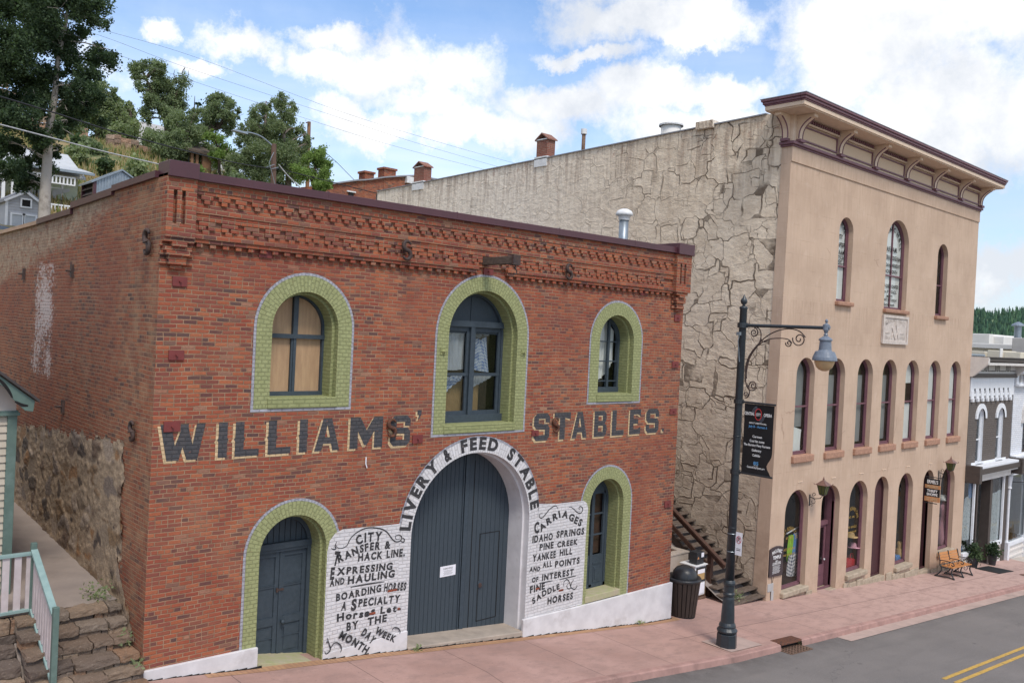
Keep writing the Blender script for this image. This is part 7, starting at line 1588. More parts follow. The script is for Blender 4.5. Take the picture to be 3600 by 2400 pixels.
# dry stone walls on the slope
def drystone(label, p0, p1, h, seed, n=None):
    a, b = Vector(p0), Vector(p1); L = (b-a).length; rg = random.Random(seed); st = []; x = 0
    q0 = a.copy(); d = (b-a).normalized()
    cols = [(.36, .24, .16), (.30, .19, .13), (.42, .30, .22), (.24, .16, .12), (.40, .24, .16)]
    while x < L:
        w_ = rg.uniform(.35, .8); c = a+d*(x+w_/2); g = hill(c.x, c.y)-.2; z = g; top = g+h*rg.uniform(.75, 1.15)
        while z < top: hh = rg.uniform(.18, .34); stone(st, c.x-w_/2, c.x+w_/2, c.y-.25+rg.uniform(-.1, .1), c.y+.3, z, z+hh-.02, rg, cols); z += hh
        x += w_
    ob = build_stones('dry_stone_wall', st, None, (a.x, a.y, hill(a.x, a.y))); return tag(ob, label, 'wall')
pA, pB, pC, pD = P(225, 318, 49), P(345, 345, 50), P(150, 295, 47), P(250, 300, 50)
drystone('low tumbled dry stone wall crossing the hillside below the grey roofed house', (pA.x, 47, 0), (pB.x, 48, 0), .75, 1)
drystone('higher broken dry stone wall between the big tree and the bushes', (pC.x-1, 51, 0), (pD.x-1, 52, 0), 1.2, 2)
drystone('earthy stone wall half hidden behind the big dark tree', (P(5, 250, 52).x, 56, 0), (P(60, 280, 52).x, 56, 0), 3.0, 3)
# ---- trees
def tree(name, label, trunk, clumps, n, leaf, cols, bark='bark', r0=.25, limbs=(), seed=1, group=None, cat='tree', hollow=.3, r1=.05, ns=10):
    'trunk: list of points, limbs: list of (point list, r0)'
    base = Vector(trunk[0]); T = thing(name, base, label, cat, group)
    q = MB(); tp = smooth_pts(trunk, 5); k = len(tp); q.tube(tp, [r1+(r0-r1)*(1-i/(k-1))**1.25 for i in range(k)], ns)
    for pts, r in limbs:
        lp = smooth_pts(pts, 4); k = len(lp); q.tube(lp, [max(.012, r*(1-.85*i/(k-1))) for i in range(k)], 6)
    q.build('trunk', bark, T, smooth=True); leaves('crown', clumps, n, leaf, cols, T, seed, base, hollow); return T
def auto_limbs(trunk, clumps, rg, r=.08, every=1):
    out = []; tp = smooth_pts(trunk, 5)
    for c in clumps[::every]:
        c_ = Vector(c[:3]); cand = [p for p in tp if p.z < c_.z+.3] or tp; p = min(cand, key=lambda p: (p-c_).length+abs(p.z-(c_.z-(p-c_).length*.5))*.3); m_ = (p+c_)/2+Vector((rg.uniform(-.3, .3), rg.uniform(-.3, .3), rg.uniform(-.1, .4))); out.append(([p, m_, c_], r))
        for k in range(3): e = c_+Vector((rg.uniform(-1, 1), rg.uniform(-1, 1), rg.uniform(-.4, 1)))*c[3]*.85; out.append(([m_, (m_+c_)/2+Vector((0, 0, .1)), e], r*.5))
    return out
def pxcl(lst, Y, dy=1.5, seed=0):
    rg = random.Random(seed); out = []
    for u, v, r in lst:
        y = Y+rg.uniform(-dy, dy); p = P(u, v, y); dep = (p-CP).dot(fw); out.append((p.x, p.y, p.z, r*dep/1969))
    return out
rt_ = random.Random(9)
BT = 22.5
tr = [P(100, 530, BT), P(103, 460, BT), P(108, 380, BT), P(113, 300, BT), P(126, 220, BT), P(133, 140, BT), P(150, 60, BT), P(160, -30, BT), P(165, -110, BT)]
tr[0].z = hill(tr[0].x, tr[0].y)-.3
cl = pxcl([(15,20,45),(70,15,48),(130,20,40),(185,15,36),(222,60,26),(205,35,30),(232,120,20),(215,145,26),(180,90,34),(150,110,26),(105,95,38),(50,85,42),(5,100,42),(15,165,40),(65,165,42),(110,185,34),(40,225,40),(0,235,30),(85,245,36),(195,170,26),(175,205,24),(205,210,22),(235,135,14),(245,130,12),(150,250,22),(180,250,28),(215,250,24),(140,205,18),(60,290,32),(20,275,26),(95,320,26),(130,300,16),(150,290,20),(35,350,26),(75,345,22),(10,380,22),(55,390,24),(80,385,26),(65,420,24),(85,345,22),(45,440,0),(125,345,14),(140,320,14),(30,-40,50),(100,-50,50),(170,-40,45),(60,410,18),(5,330,24),(160,160,22),(75,60,30)], BT, 1.3, 2)
cl = [c for c in cl if c[3] > .05]; rj = random.Random(77); cl0 = cl; cl = []
for a in cl0:
    for k in range(4): cl.append((a[0]+rj.gauss(0, .55)*a[3], a[1]+rj.gauss(0, .5)*a[3], a[2]+rj.gauss(0, .5)*a[3], a[3]*rj.uniform(.35, .62)))
lim = auto_limbs(tr, cl0, rt_, .035, 2)+[([P(113, 300, BT), P(135, 292, BT-.4), P(170, 312, BT-.6)], .06), ([P(112, 330, BT), P(125, 328, BT-.4), P(140, 338, BT-.5)], .045), ([P(128, 200, BT), P(150, 190, BT), P(175, 215, BT)], .05)]
tree('cottonwood_tree', 'huge dark leaved tree with a pale mottled trunk at the upper left', tr, cl, 120000, .092, DK, 'bark_pale', .235, lim, 1, hollow=.2, r1=.03)
def ptree(label, Y, trunk, clumps, n, leaf, cols, bark='bark', r0=.25, seed=1, extra=(), every=1, dy=1.2, lr=.06, hollow=.25, name='hillside_tree', group='trees on the hillside'):
    n = int(n*3.2); leaf *= .50
    t = [P(u, v, Y) for u, v in trunk]; c = pxcl(clumps, Y, dy, seed); rg = random.Random(seed)
    t[0].z = min(t[0].z, hill(t[0].x, t[0].y)-.2); rj = random.Random(seed+50); c0 = c; c = []
    for a in c0:
        for k in range(5): c.append((a[0]+rj.gauss(0, .6)*a[3], a[1]+rj.gauss(0, .5)*a[3], a[2]+rj.gauss(0, .62)*a[3], a[3]*rj.uniform(.30, .66)))
    lm = auto_limbs(t, c0, rg, lr, every)+[([P(u, v, Y) for u, v in pts], r) for pts, r in extra]
    return tree(name, label, t, c, n, leaf, cols, bark, r0, lm, seed, group, hollow=hollow)
ptree('crooked hillside tree with dark forked trunk and bare dead top left of the small porch', 52, [(388, 325), (386, 295), (368, 250), (350, 215), (335, 180)], [(318,165,16),(335,155,15),(362,148,13),(350,170,18),(375,190,20),(345,200,18),(325,205,12),(395,200,20),(400,230,20),(375,235,20),(355,240,18),(345,265,14),(385,260,18),(410,250,14),(405,215,14),(370,155,10),(312,178,9),(338,275,10),(398,275,12)], 9500, .26, MG[:3], r0=.38, seed=11, extra=[([(386, 295), (400, 250), (405, 215), (425, 190), (445, 187)], .12), ([(425, 190), (418, 170), (425, 155), (422, 165)], .05), ([(415, 197), (400, 175), (402, 160)], .05), ([(425, 190), (432, 172), (433, 162)], .04)], lr=.09)
ptree('airy tree with a twisted limb leaning over the small porch on the hill', 47, [(432, 372), (440, 345), (455, 318), (480, 300), (500, 295)], [(500,225,14),(515,235,14),(490,240,12),(505,255,16),(520,265,16),(485,270,16),(530,285,14),(505,285,18),(480,295,14),(540,270,9),(545,300,9),(465,300,12),(525,250,12),(545,255,7)], 5200, .24, MG[:3], r0=.34, seed=12, extra=[([(500, 295), (530, 275), (560, 262)], .05), ([(515, 280), (535, 240), (545, 232)], .04)], lr=.07)
ptree('bushy tree in front of the small porch at the middle of the hill', 45, [(425, 385), (425, 360), (430, 330)], [(415,300,24),(440,290,22),(400,285,16),(455,310,20),(430,325,24),(405,330,24),(390,345,22),(375,330,20),(365,345,16),(350,325,18),(410,350,18),(445,270,14)], 8200, .24, MG[:3]+[(.09,.12,.06)], r0=.35, seed=13, bark='bark_grey')
def conifer(x, y, z, h, r, name='conifer', label=None, seed=1, n=900, size=.3, cols=CON, group=None, tob=True):
    C_ = thing(name, (x, y, z), label, 'tree', group); q = MB(); q.tube([(x, y, z), (x, y, z+h*.97)], [r*.09, .02], 6); q.build('trunk', 'bark', C_)
    clm = [(x, y, z+h*(.12+.86*t), max(.10, r*(1-t)**.9), h*.035) for t in [i/13 for i in range(14)]]; leaves('crown', clm, n, size, cols, C_, seed, (x, y, z), .25, droop=.15); return C_
p = P(444, 300, 58); conifer(p.x, 58, p.z-3, P(444, 215, 58).z-p.z+3, 1.9, label='slim dark spire shaped spruce rising behind the bushy tree', seed=3, n=1700, size=.26)
ptree('tall grey green tree left of the curved street light pole', 40, [(590, 440), (592, 380), (598, 330), (608, 290), (612, 250)], [(600,250,16),(618,245,14),(592,265,14),(610,270,20),(582,285,14),(565,290,12),(590,300,22),(615,300,22),(575,315,18),(560,330,16),(600,330,24),(625,325,22),(580,350,24),(555,355,16),(610,360,26),(570,385,24),(600,395,26),(560,370,16),(550,400,14),(630,285,14),(590,420,20)], 12500, .21, MG[:3]+[(.12,.15,.08)], r0=.25, seed=14, bark='bark_grey')
ptree('tall grey green tree right behind the curved street light pole', 38.5, [(665, 440), (662, 390), (655, 340), (650, 290), (645, 250)], [(640,240,14),(655,232,13),(665,250,12),(648,258,18),(670,270,12),(640,285,20),(660,295,20),(680,300,12),(650,320,24),(675,325,20),(640,350,24),(665,355,24),(690,350,16),(650,385,26),(680,385,22),(630,400,22),(660,410,22),(700,330,12),(695,375,14),(625,370,16),(705,310,10),(712,330,9)], 12500, .21, MG[:3]+[(.12,.15,.08)], r0=.25, seed=15, bark='bark_grey')
ptree('bright green broad leaved tree at the right end of the hillside clump', 36, [(720, 430), (722, 400), (725, 370)], [(725,350,16),(740,355,13),(745,375,12),(730,375,18),(710,370,16),(745,395,12),(735,400,16),(715,400,18),(700,400,16),(750,385,7),(725,418,14)], 5200, .20, LG[:3], r0=.14, seed=16)
ptree('bright green young tree right of the small porch', 43, [(505, 385), (503, 360), (500, 340)], [(492,325,12),(505,335,14),(518,345,12),(495,350,13),(512,365,13),(525,355,10),(500,370,12),(488,312,8)], 2600, .22, LG[:3], r0=.12, seed=17)
ptree('mid green tree on the skyline beside the big dark tree', 60, [(225, 315), (225, 280), (222, 250)], [(205,215,20),(230,205,18),(250,215,16),(215,240,24),(245,245,24),(265,245,14),(275,230,8),(260,270,22),(230,275,26),(285,260,12),(200,265,20),(245,300,20),(275,290,16),(205,295,18),(290,280,14),(215,200,14)], 9500, .32, MG, r0=.3, seed=18)
ptree('pale green pine on the skyline left of the grey roof', 58, [(300, 325), (300, 290), (300, 250)], [(298,240,8),(296,255,12),(302,270,15),(290,280,14),(305,290,17),(288,300,15),(310,305,13),(300,312,15)], 3200, .30, MG[1:], r0=.2, seed=19)
def bush(u, v, Y, r, n, cols, label, seed, lf=.2):
    p = P(u, v, Y); z = hill(p.x, p.y); dep = (p-CP).dot(fw); rr = r*dep/1969; org = (p.x, p.y, z)
    B_ = thing('hillside_bush', org, label, 'bush', 'bushes on the hillside'); rg = random.Random(seed)
    q = MB()
    for k in range(5): q.tube([(p.x, p.y, z-.1), (p.x+rg.uniform(-.6, .6)*rr, p.y+rg.uniform(-.4, .4)*rr, max(z+.4, p.z)+.3*rr)], [.03, .01], 5)
    q.build('stem', 'bark', B_)
    c = [(p.x+rg.uniform(-.6, .6)*rr, p.y+rg.uniform(-.5, .5)*rr, max(z+.2*rr, p.z)+rg.uniform(-.45, .45)*rr, rr*.55) for k in range(7)]+[(p.x+rg.uniform(-.5, .5)*rr, p.y, (p.z+z)/2, rr*.5) for k in range(3)]
    leaves('foliage', c, n, lf, cols, B_, seed, org, .2)
bush(215, 350, 43, 24, 2200, MG[:3], 'dark bush below the tumbled stone wall', 31); bush(188, 335, 44, 20, 1700, DK[1:], 'dark bush left of the tumbled stone wall, against the big trunk', 32)
bush(322, 392, 36, 26, 2200, MG[1:], 'round mid green bush behind the roof ventilator hut', 33); bush(245, 378, 38, 17, 1200, DK[1:]+[(.1,.13,.05)], 'small dark bush above the green house eave', 34)
bush(355, 322, 50, 26, 2200, MG[:3], 'dense bush under the grey roof', 35); bush(280, 305, 55, 24, 1800, MG[1:], 'pale bush below the skyline pine', 36); bush(395, 355, 44, 22, 1800, MG[:2]+[(.09,.11,.05)], 'bush at the foot of the crooked tree', 37)
bush(455, 395, 41, 14, 900, LG[:2], 'small bush left of the pale green house', 38); bush(480, 345, 46, 20, 1500, MG, 'bush right of the porch posts', 39); bush(535, 375, 42, 18, 1300, MG, 'bush in front of the pale green house', 40); bush(180, 355, 40, 20, 1400, MG[1:], 'scrubby bush just right of the pale trunk', 41); bush(165, 275, 50, 26, 1800, MG, 'bush on the slope behind the pale trunk', 42)
bush(545, 418, 38, 22, 1700, MG[:3], 'low dark bush right of the pale green house', 43); bush(740, 425, 35, 16, 1000, LG[:3], 'low bright bush at the foot of the bright tree', 44)
# ---- houses on the hill
def gable_house(name, label, x0, x1, y0, y1, z0, ze, zr, wall, roof, ridge='x', over=.4, parts=None):
    Hh = thing(name, ((x0+x1)/2, y0, z0), label, 'house'); q = MB()
    if ridge == 'x': q.ext([(x0, y0, z0), (x0, y1, z0), (x0, y1, ze), (x0, (y0+y1)/2, zr), (x0, y0, ze)], (x1-x0, 0, 0))
    else: q.ext([(x0, y0, z0), (x1, y0, z0), (x1, y0, ze), ((x0+x1)/2, y0, zr), (x0, y0, ze)], (0, y1-y0, 0))
    q.build('wall', wall, Hh); q = MB(); t = .12
    if ridge == 'x':
        ym = (y0+y1)/2; s_ = (zr-ze)/(ym-y0)
        for a, b in ((y0-over, ym), (y1+over, ym)):
            zl = ze-over*s_; q.add([(x0-over, a, zl), (x1+over, a, zl), (x1+over, b, zr), (x0-over, b, zr), (x0-over, a, zl+t), (x1+over, a, zl+t), (x1+over, b, zr+t), (x0-over, b, zr+t)], [(3,2,1,0),(4,5,6,7),(0,1,5,4),(1,2,6,5),(2,3,7,6),(3,0,4,7)])
    else:
        xm = (x0+x1)/2; s_ = (zr-ze)/(xm-x0)
        for a, b in ((x0-over, xm), (x1+over, xm)):
            zl = ze-over*s_; q.add([(a, y0-over, zl), (b, y0-over, zr), (b, y1, zr), (a, y1, zl), (a, y0-over, zl+t), (b, y0-over, zr+t), (b, y1, zr+t), (a, y1, zl+t)], [(3,2,1,0),(4,5,6,7),(0,1,5,4),(1,2,6,5),(2,3,7,6),(3,0,4,7)])
    q.build('roof', roof, Hh); return Hh
def win(par, x0, x1, z0, z1, y, org, glass='curtain', fr='white_trim', fw=.09, mid=True):
    q = MB(); q.box((x0, y-.03, z0), (x1, y, z1)); w = q.build('window', glass, par); q = MB()
    for a_, b_ in (((x0-fw, z0-fw), (x1+fw, z0)), ((x0-fw, z1), (x1+fw, z1+fw)), ((x0-fw, z0), (x0, z1)), ((x1, z0), (x1+fw, z1))): q.box((a_[0], y-.07, a_[1]), (b_[0], y, b_[1]))
    if mid: q.box((x0, y-.05, (z0+z1)/2-.03), (x1, y-.02, (z0+z1)/2+.03))
    q.build('frame', fr, w, org=org)
# white shed
YS = 27; a, b, c = P(14, 458, YS), P(104, 474, YS), P(59, 441, YS)
zs0 = hill((a.x+b.x)/2, YS)-.3
SHD = gable_house('small_shed', 'small pale grey clapboard shed with white trim in front of the green house', a.x, b.x-.08, YS, YS+3, zs0, (a.z+b.z)/2, c.z, 'shed_wall', 'roof_grey', 'y', .10)
og = parent_world(SHD); q = MB(); z = zs0
while z < c.z-.1:
    t = max(0, (z-(a.z+b.z)/2)/(c.z-(a.z+b.z)/2)); xm = (a.x+b.x)/2; hw_ = (b.x-.1-a.x)/2*(1-min(1, t)); q.box((xm-hw_, YS-.012, z), (xm+hw_, YS-.002, z+.012)); z += .115
q.build('board_line', 'rooftop_grey', SHD)
q = MB(); q.box((a.x-.02, YS-.03, zs0), (a.x+.08, YS, a.z)); q.box((b.x-.16, YS-.03, zs0), (b.x-.06, YS, b.z)); 
q.bar((a.x-.08, YS-.12, a.z-.06), (c.x, YS-.12, c.z+.0), .03, .09); q.bar((b.x+.02, YS-.12, b.z-.06), (c.x, YS-.12, c.z+.0), .03, .09); q.build('trim', 'white_trim', SHD)
wA, wB = P(75, 452, YS), P(100, 461, YS); xm = (a.x+b.x)/2
win(SHD, xm-.16, xm+.16, c.z-.62, c.z-.34, YS, og, 'dark', fw=.06, mid=False); win(SHD, a.x+.24, a.x+.66, c.z-1.75, c.z-1.0, YS, og, 'gingham' if False else 'curtain', fw=.07, mid=False); win(SHD, b.x-.80, b.x-.38, c.z-1.75, c.z-1.0, YS, og, 'curtain', fw=.07, mid=False)
# parked car
CAR = thing('parked_car', (1.9, 25.0, 8.0), 'dark parked car whose roof and windows show over the wall at the left edge', 'car')
q = MB(); xc, yc, zc = P(38, 519, 24).x-.15, 24.0, P(0, 488, 24).z-1.42
prof = [(xc+.55, zc+.35), (xc+.62, zc+.62), (xc+.35, zc+.82), (xc-.55, zc+.95), (xc-1.35, zc+1.38), (xc-1.9, zc+1.46), (xc-2.9, zc+1.40), (xc-3.7, zc+1.0), (xc-4.1, zc+.9), (xc-4.15, zc+.35)]
q.ext([(x, yc, z) for x, z in prof], (0, 1.7, 0)); q.build('body', 'car_paint', CAR, bev=.06)
q = MB(); q.ext([(x, yc-.01, z) for x, z in ((xc-.62, zc+.95), (xc-1.36, zc+1.31), (xc-1.9, zc+1.38), (xc-2.0, zc+.95))], (0, .01, 0)); q.ext([(x, yc-.01, z) for x, z in ((xc-2.07, zc+.95), (xc-2.0, zc+1.38), (xc-2.9, zc+1.32), (xc-3.4, zc+1.0))], (0, .01, 0)); q.build('side_window', 'galv', CAR)
for x_ in (xc-.3, xc-3.2):
    q = MB(); q.tube([(x_, yc-.02, zc+.33), (x_, yc+.2, zc+.33)], .33, 18); wq = q.build('wheel', 'rubber', CAR); q = MB(); q.tube([(x_, yc-.03, zc+.33), (x_, yc-.02, zc+.33)], .2, 14); q.build('rim', 'galv', wq, org=(1.9, 25.0, 8.0))
# sage green house with porch
YH = 33; e0, e1 = P(0, 372, YH), P(206, 397, YH); zh = hill(e1.x, YH)-.3; og = None
xr = e1.x-.1; xl = e0.x-3; ze = e1.z
GH = gable_house('green_house', 'sage green clapboard house with a white fretwork porch half hidden by the big tree', xl, xr, YH+1.6, YH+8, zh, ze-.1, ze+1.4, 'sage', 'roof_white', 'x', .3); og = parent_world(GH)
q = MB(); q.add([(xl, YH-.15, ze-.10), (xr+.25, YH-.15, ze-.10), (xr+.25, YH+2.2, ze+.38), (xl, YH+2.2, ze+.38), (xl, YH-.15, ze-.02), (xr+.25, YH-.15, ze-.02), (xr+.25, YH+2.2, ze+.46), (xl, YH+2.2, ze+.46)], [(3,2,1,0),(4,5,6,7),(0,1,5,4),(1,2,6,5),(2,3,7,6),(3,0,4,7)]); q.build('porch_roof', 'roof_white', GH)
q = MB(); q.box((xl, YH-.2, ze-.16), (xr+.3, YH-.12, ze-.04)); q.build('gutter', 'galv', GH)
q = MB(); q.box((xl, YH, ze-.42), (xr-.55, YH+.08, ze-.36)); q.box((xl, YH, ze-.78), (xr-.55, YH+.08, ze-.72)); x = xl
while x < xr-.6: q.box((x, YH+.01, ze-.72), (x+.07, YH+.06, ze-.42)); x += .17
for u in (8, 30, 112): x = P(u, 430, YH).x; q.box((x-.07, YH, zh), (x+.07, YH+.14, ze-.1))
q.box((xr-.14, YH, zh), (xr, YH+.14, ze-.1)) if False else None; q.box((xr-.35, YH+.02, ze-.35), (xr-.22, YH+.12, ze-.05)); q.build('porch_fretwork', 'white_trim', GH)
q = MB(); q.ext([(xr-1.2, YH+1.5, ze-.9), (xr-.4, YH+1.5, ze-.75), (xr-.4, YH+1.5, ze-.9), (xr-1.0, YH+1.5, ze-1.15), (xr-1.15, YH+1.5, ze-1.7), (xr-1.25, YH+1.5, ze-1.7)], (0, .1, 0)); q.build('corner_bracket', 'shed_wall', GH)
w0, w1_ = P(113, 400, YH+1.6), P(139, 463, YH+1.6); win(GH, w0.x+.1, w1_.x, w1_.z, w0.z, YH+1.6, og, 'pale_green', fw=.10)
for u0_, u1_ in ((60, 80), (88, 102), (-6, 4)): w0, w1_ = P(u0_, 395, YH+1.6), P(u1_, 463, YH+1.6); win(GH, w0.x, w1_.x, w1_.z, w0.z, YH+1.6, og, 'shed_wall', fw=.10)
q = MB(); r0_, r1_ = P(110, 467, YH), P(170, 486, YH); q.box((r0_.x, YH, r0_.z-.05), (xr-.3, YH+.08, r0_.z+.02)); q.box((r0_.x, YH, r0_.z-.75), (xr-.3, YH+.08, r0_.z-.68)); x = r0_.x
while x < xr-.3: q.box((x, YH+.01, r0_.z-.7), (x+.05, YH+.05, r0_.z-.04)); x += .15
q.build('porch_rail', 'white_trim', GH)
# grey roofed house on the crest
YG = 60; a, b = P(318, 330, YG), P(402, 330, YG); zt_ = P(360, 295, YG+3).z
g = gable_house('grey_roofed_house', 'low dark house with a plain grey roof on the crest of the hill', a.x+.4, b.x+3, YG, YG+7, a.z-3.5, a.z+.0, zt_+.3, 'dark_trim', 'rooftop_grey', 'x', .5)
# small rustic porch
YP = 44; a, b = P(437, 345, YP), P(482, 350, YP); zt_ = a.z; gz0 = hill(a.x, YP)-.4
RP = thing('rustic_porch', (a.x, YP, gz0), 'small rustic porch with brown posts and weathered roof among the trees', 'porch')
q = MB(); q.add([(a.x-.5, YP-.4, zt_-.1), (b.x+.3, YP-.4, zt_-.25), (b.x+.3, YP+3, zt_+1.0), (a.x-.5, YP+3, zt_+1.1), (a.x-.5, YP-.4, zt_+.05), (b.x+.3, YP-.4, zt_-.1), (b.x+.3, YP+3, zt_+1.15), (a.x-.5, YP+3, zt_+1.25)], [(3,2,1,0),(4,5,6,7),(0,1,5,4),(1,2,6,5),(2,3,7,6),(3,0,4,7)]); q.build('roof', 'timber', RP)
q = MB()
for u, w in ((440, .09), (452, .08), (474, .30)): x = P(u, 370, YP).x; q.box((x-w, YP-.1, gz0), (x+w, YP+.15, zt_-.1))
q.build('post', 'pole_brown', RP)
q = MB(); q.box((a.x+.2, YP+2.4, gz0), (b.x-.2, YP+2.5, zt_+.6)); q.build('back_wall', 'shed_wall', RP)
# pale green house right of the porch
YL = 46; a, b = P(487, 380, YL), P(542, 400, YL); PG = gable_house('pale_green_house', 'pale green clapboard house with white trim mostly hidden by trees', a.x, b.x, YL, YL+7, hill(b.x, YL)-2.2, P(510, 352, YL).z, P(515, 335, YL).z+.5, 'pale_green', 'rooftop_grey', 'x', .4); og = parent_world(PG)
z0_, z1_ = P(500, 398, YL).z, P(500, 362, YL).z
for u in (494, 502): x = P(u, 380, YL).x; win(PG, x, x+.35, z0_, z1_, YL, og, 'curtain', fw=.12)
q = MB()
for x in (a.x, b.x): q.box((x-.18, YL-.1, hill(b.x, YL)-2), (x+.18, YL+.0, P(510, 352, YL).z))
q.build('corner_board', 'white_trim', PG)
# brick building far behind
YB = 40; FB = thing('distant_brick_building', (P(860, 430, YB).x, YB, 8), 'distant red brick building with small chimneys on its stepped parapet', 'building')
def pz_(u, v): q = P(u, v, YB); return (q.x, q.z)
sil = [pz_(672, 432), pz_(760, 424), pz_(816, 416), pz_(838, 415), pz_(855, 413), pz_(880, 409), pz_(925, 406), pz_(960, 405), pz_(990, 412), pz_(1010, 415)]
q = MB(); pts = [(sil[0][0], 6)]+sil+[(sil[-1][0], 6)]; q.ext([(x, YB, z) for x, z in pts[:1]+pts[1:]][::-1], (0, 10, 0)); q.build('wall', 'brick_far', FB)
def topz(x):
    for i in range(len(sil)-1):
        if sil[i][0] <= x <= sil[i+1][0]: t = (x-sil[i][0])/(sil[i+1][0]-sil[i][0]); return sil[i][1]*(1-t)+sil[i+1][1]*t
    return sil[-1][1]
q = MB()
for i in range(1, len(sil)-1): q.bar((sil[i][0], YB-.05, sil[i][1]+.05), (sil[i+1][0], YB-.05, sil[i+1][1]+.05), .3, .1)
q.build('coping', 'roof_grey', FB)
for u0_, u1_, v in ((838, 859, 394), (882, 909, 386)):
    xa, xb = pz_(u0_, 400)[0], pz_(u1_, 400)[0]; zt_ = pz_((u0_+u1_)/2, v)[1]; q = MB(); q.box((xa, YB-.02, 14), (xb, YB+.8, zt_-.15)); q.box((xa-.08, YB-.1, zt_-.15), (xb+.08, YB+.88, zt_)); q.build('chimney', 'brick_far', FB)
q = MB(); xa, xb = pz_(930, 412)[0], pz_(948, 412)[0]; q.box((xa, YB-.3, pz_(940, 422)[1]), (xb, YB, pz_(940, 407)[1])); q.build('white_block', 'white_metal', FB)
q = MB(); xa, xb = pz_(800, 440)[0], pz_(812, 440)[0]; q.box((xa, YB-.04, pz_(806, 455)[1]), (xb, YB-.01, pz_(806, 442)[1])); wv = q.build('window', 'dark', FB); q = MB(); q.box((xa-.15, YB-.1, pz_(806, 442)[1]), (xb+.15, YB-.01, pz_(806, 439)[1])); q.build('lintel', 'white_metal', wv, org=tuple(parent_world(FB)))
# poles, street light, cables
pb, pt = P(630, 470, 30), P(629, 331, 30); UP1 = thing('street_light_pole', (pb.x, 30, pb.z-2), 'brown wooden pole carrying a curved arm street light above the parapet', 'street light')
q = MB(); q.tube([(pb.x, 30, pb.z-2), (pt.x, 30, pt.z)], [.17, .14], 10); q.build('pole', 'pole_wood', UP1)
ar_ = [P(629, 338, 30), P(618, 328, 30), P(600, 314, 30), P(578, 306, 30), P(560, 304, 30)]; q = MB(); q.tube(smooth_pts(ar_, 5), .045, 8); q.build('arm', 'galv', UP1, smooth=True)
c = P(549, 305, 30); q = MB(); q.add([(c.x-.42, 29.88, c.z+.03), (c.x+.42, 29.88, c.z-.02), (c.x+.42, 30.12, c.z-.02), (c.x-.42, 30.12, c.z+.03), (c.x-.30, 29.9, c.z+.13), (c.x+.42, 29.9, c.z+.10), (c.x+.42, 30.1, c.z+.10), (c.x-.30, 30.1, c.z+.13)], [(3,2,1,0),(4,5,6,7),(0,1,5,4),(1,2,6,5),(2,3,7,6),(3,0,4,7)]); q.build('lamp_head', 'galv', UP1, bev=.02)
q = MB()
for a_, b_ in (((623, 388), (640, 384)), ((612, 384), (630, 378))): q.bar(P(*a_, 29.8), P(*b_, 29.8), .03)
for s_ in ((628, 352), (618, 372)): pass
q.tube([P(629, 350, 29.8), P(623, 362, 29.7), P(618, 375, 29.7), P(624, 395, 29.7), P(632, 425, 29.7)], .015, 5); q.build('bracket', 'galv', UP1)
pb, pt = P(706, 470, 42), P(710, 280, 42); U2 = thing('utility_pole', (pb.x, 42, pb.z-2), 'slender brown utility pole rising out of the tree clump', 'utility pole'); q = MB(); q.tube([(pb.x, 42, pb.z-2), (pt.x, 42, pt.z)], [.16, .13], 8); q.build('pole', 'pole_brown', U2); q = MB(); q.bar(P(703, 282, 41.8), P(711, 281, 41.8), .08); q.build('crossarm', 'pole_wood', U2)
def cable(label, pts, r, mt='cable', group='overhead cables'):
    q = MB(); pp = [P(*p) for p in pts]; q.tube(smooth_pts(pp, 6), r, 5); c = topthing(q, 'cable', mt, label, 'cable', tuple(pp[0]), group)
cable('thick dark cable running from the upper left to the street light pole', [(-20, 216, 17), (120, 258, 19), (260, 302, 21), (420, 345, 24.5), (540, 374, 27.5), (628, 388, 30)], .028)
cable('dark cable running right from the street light pole to the tan wall', [(630, 386, 30), (720, 408, 31), (800, 428, 32), (880, 448, 33)], .028)
cable('pale cable low over the green house running to the corner cap', [(-20, 281, 17), (100, 312, 18), (230, 346, 19.5), (372, 379, 21), (420, 391, 21.6)], .024, 'cable_light')
for k, (lb, pts) in enumerate((('highest of the three thin wires across the sky', [(-20, -10), (33, 7), (233, 68), (450, 132), (784, 257), (1026, 332), (1200, 380)]), ('middle one of the three thin wires across the sky', [(-20, 6), (40, 26), (230, 82), (433, 157), (784, 272), (948, 326), (1160, 388)]), ('lowest of the three thin wires across the sky', [(-20, 26), (50, 50), (217, 107), (447, 188), (784, 299), (940, 345), (1130, 394)]))): cable(lb, [(u, v, 36) for u, v in pts], .009, 'cable_grey')
cable('guy wire slanting down to the right of the pole', [(640, 378, 30), (660, 402, 30), (690, 432, 30), (720, 465, 30)], .03, 'cable_light'); cable('thin wire slanting down right of the tall trees', [(735, 340, 42), (770, 370, 42), (800, 400, 42), (840, 440, 42)], .02)
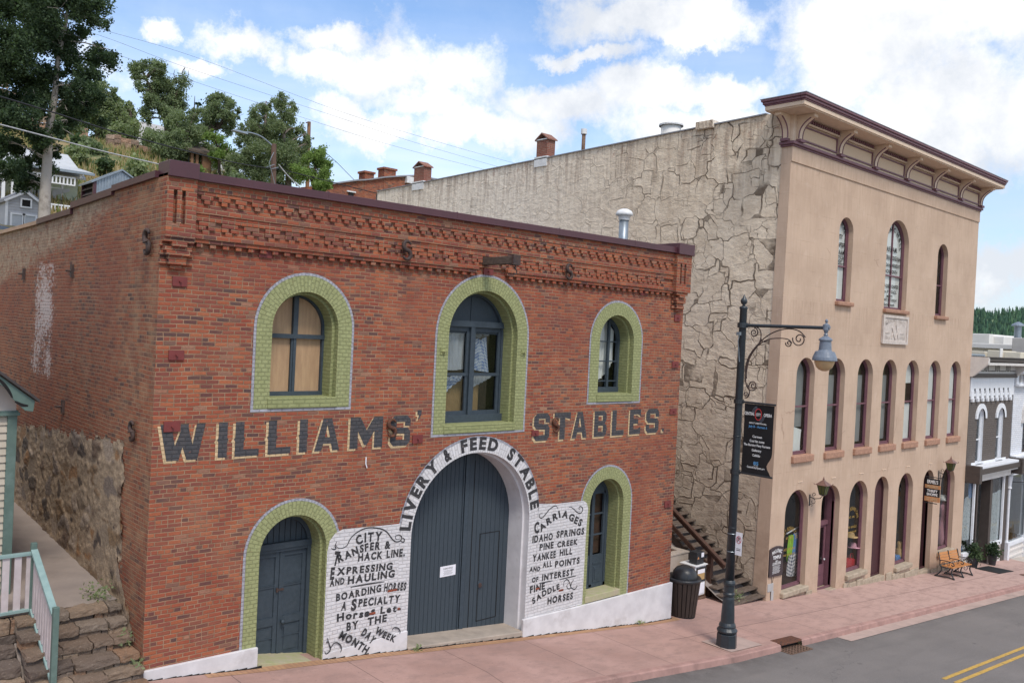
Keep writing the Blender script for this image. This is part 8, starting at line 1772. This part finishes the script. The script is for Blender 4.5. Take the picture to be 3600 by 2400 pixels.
# ================================================================== FAR WOODED RIDGE
def ridge(x, y):
    d = math.hypot(x+5, y+14); az = math.degrees(math.atan2(x+5, y+14)); t = max(0, min(1, (d-330)/520))
    top = 37+1.15*(az-60)*.9 if az > 40 else 14
    top = 41+(az-71)*2.0+3.0*noise.noise(Vector((az*.35, 0, 0)))
    return -18+(top+18)*(t**.75)+3*noise.fractal(Vector((x*.01, y*.01, 0)), 1, 2, 3)
vs = []; nA, nD = 90, 30
for i in range(nA+1):
    az = R(62+24*i/nA)
    for j in range(nD+1): d = 260+800*j/nD; x, y = -5+d*math.sin(az), -14+d*math.cos(az); vs.append((x, y, ridge(x, y) if d < 860 else ridge(-5+860*math.sin(az), -14+860*math.cos(az))-.15*(d-860)))
me = bpy.data.meshes.new('wooded_ridge'); me.from_pydata(vs, [], [(i*(nD+1)+j, (i+1)*(nD+1)+j, (i+1)*(nD+1)+j+1, i*(nD+1)+j+1) for i in range(nA) for j in range(nD)]); me.materials.append(M('hill_far')); ob = link(bpy.data.objects.new('hill', me)); ob['kind'] = 'structure'
rg = np.random.default_rng(8); vs = []; fs = []; cc = []
for k in range(8000):
    az = R(rg.uniform(68, 84)); d = 300+560*rg.random()**.8; x, y = -5+d*math.sin(az), -14+d*math.cos(az)
    pale = noise.noise(Vector((x*.008, y*.008, 4))) > .12 and d > 620
    if pale and rg.random() < .8: continue
    z = ridge(x, y); h = rg.uniform(5, 11)*(1 if d < 700 else .6); r = h*rg.uniform(.17, .24); b = len(vs); n = 6
    col = np.array(CON[rg.integers(3)])*rg.uniform(1.5, 3.4)+np.array((.03, .052, .045))  # bluish distance haze added to the tree colours
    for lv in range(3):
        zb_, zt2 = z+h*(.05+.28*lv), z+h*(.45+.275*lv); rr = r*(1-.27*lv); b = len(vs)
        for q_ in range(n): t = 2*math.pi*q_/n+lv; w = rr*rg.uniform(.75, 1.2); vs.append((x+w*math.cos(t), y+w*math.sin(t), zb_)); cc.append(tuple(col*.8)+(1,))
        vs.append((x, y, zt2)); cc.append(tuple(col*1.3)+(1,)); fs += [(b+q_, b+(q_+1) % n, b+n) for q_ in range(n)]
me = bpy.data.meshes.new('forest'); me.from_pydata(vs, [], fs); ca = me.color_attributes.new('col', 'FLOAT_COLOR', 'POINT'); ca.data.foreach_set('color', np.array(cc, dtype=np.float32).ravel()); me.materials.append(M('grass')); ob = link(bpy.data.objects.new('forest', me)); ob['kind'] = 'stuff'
# weeds at the wall foot
def weed(x, y, z, r, n, label, seed):
    W_ = thing('weed', (x, y, z), label, 'weed', 'weeds at the wall foot'); leaves('leaves', [(x, y, z+r*.4, r, r*.7)], n, .06, MG[1:], W_, seed, (x, y, z), .1)
weed(-.25, 1.5, .95, .20, 160, 'green weed at the top of the stone steps', 51); weed(-.12, .55, .45, .16, 110, 'trailing weed on the right side of the stone steps', 52); weed(-.1, .1, .2, .14, 90, 'small weed low on the stone steps by the brick wall', 53)
weed(5.4, -.1, G(5.4), .07, 40, 'tiny weed at the left foot of the carriage door threshold', 54); weed(12.6, -.14, G(12.6), .08, 45, 'tiny weed at the foot of the white plinth near the bin', 55); weed(-1.9, .9, -.45, .3, 200, 'leafy weed at the foot of the stone retaining wall', 56); weed(17.9, .3, G(17.9)+.05, .2, 120, 'weed under the bottom stair treads', 57)
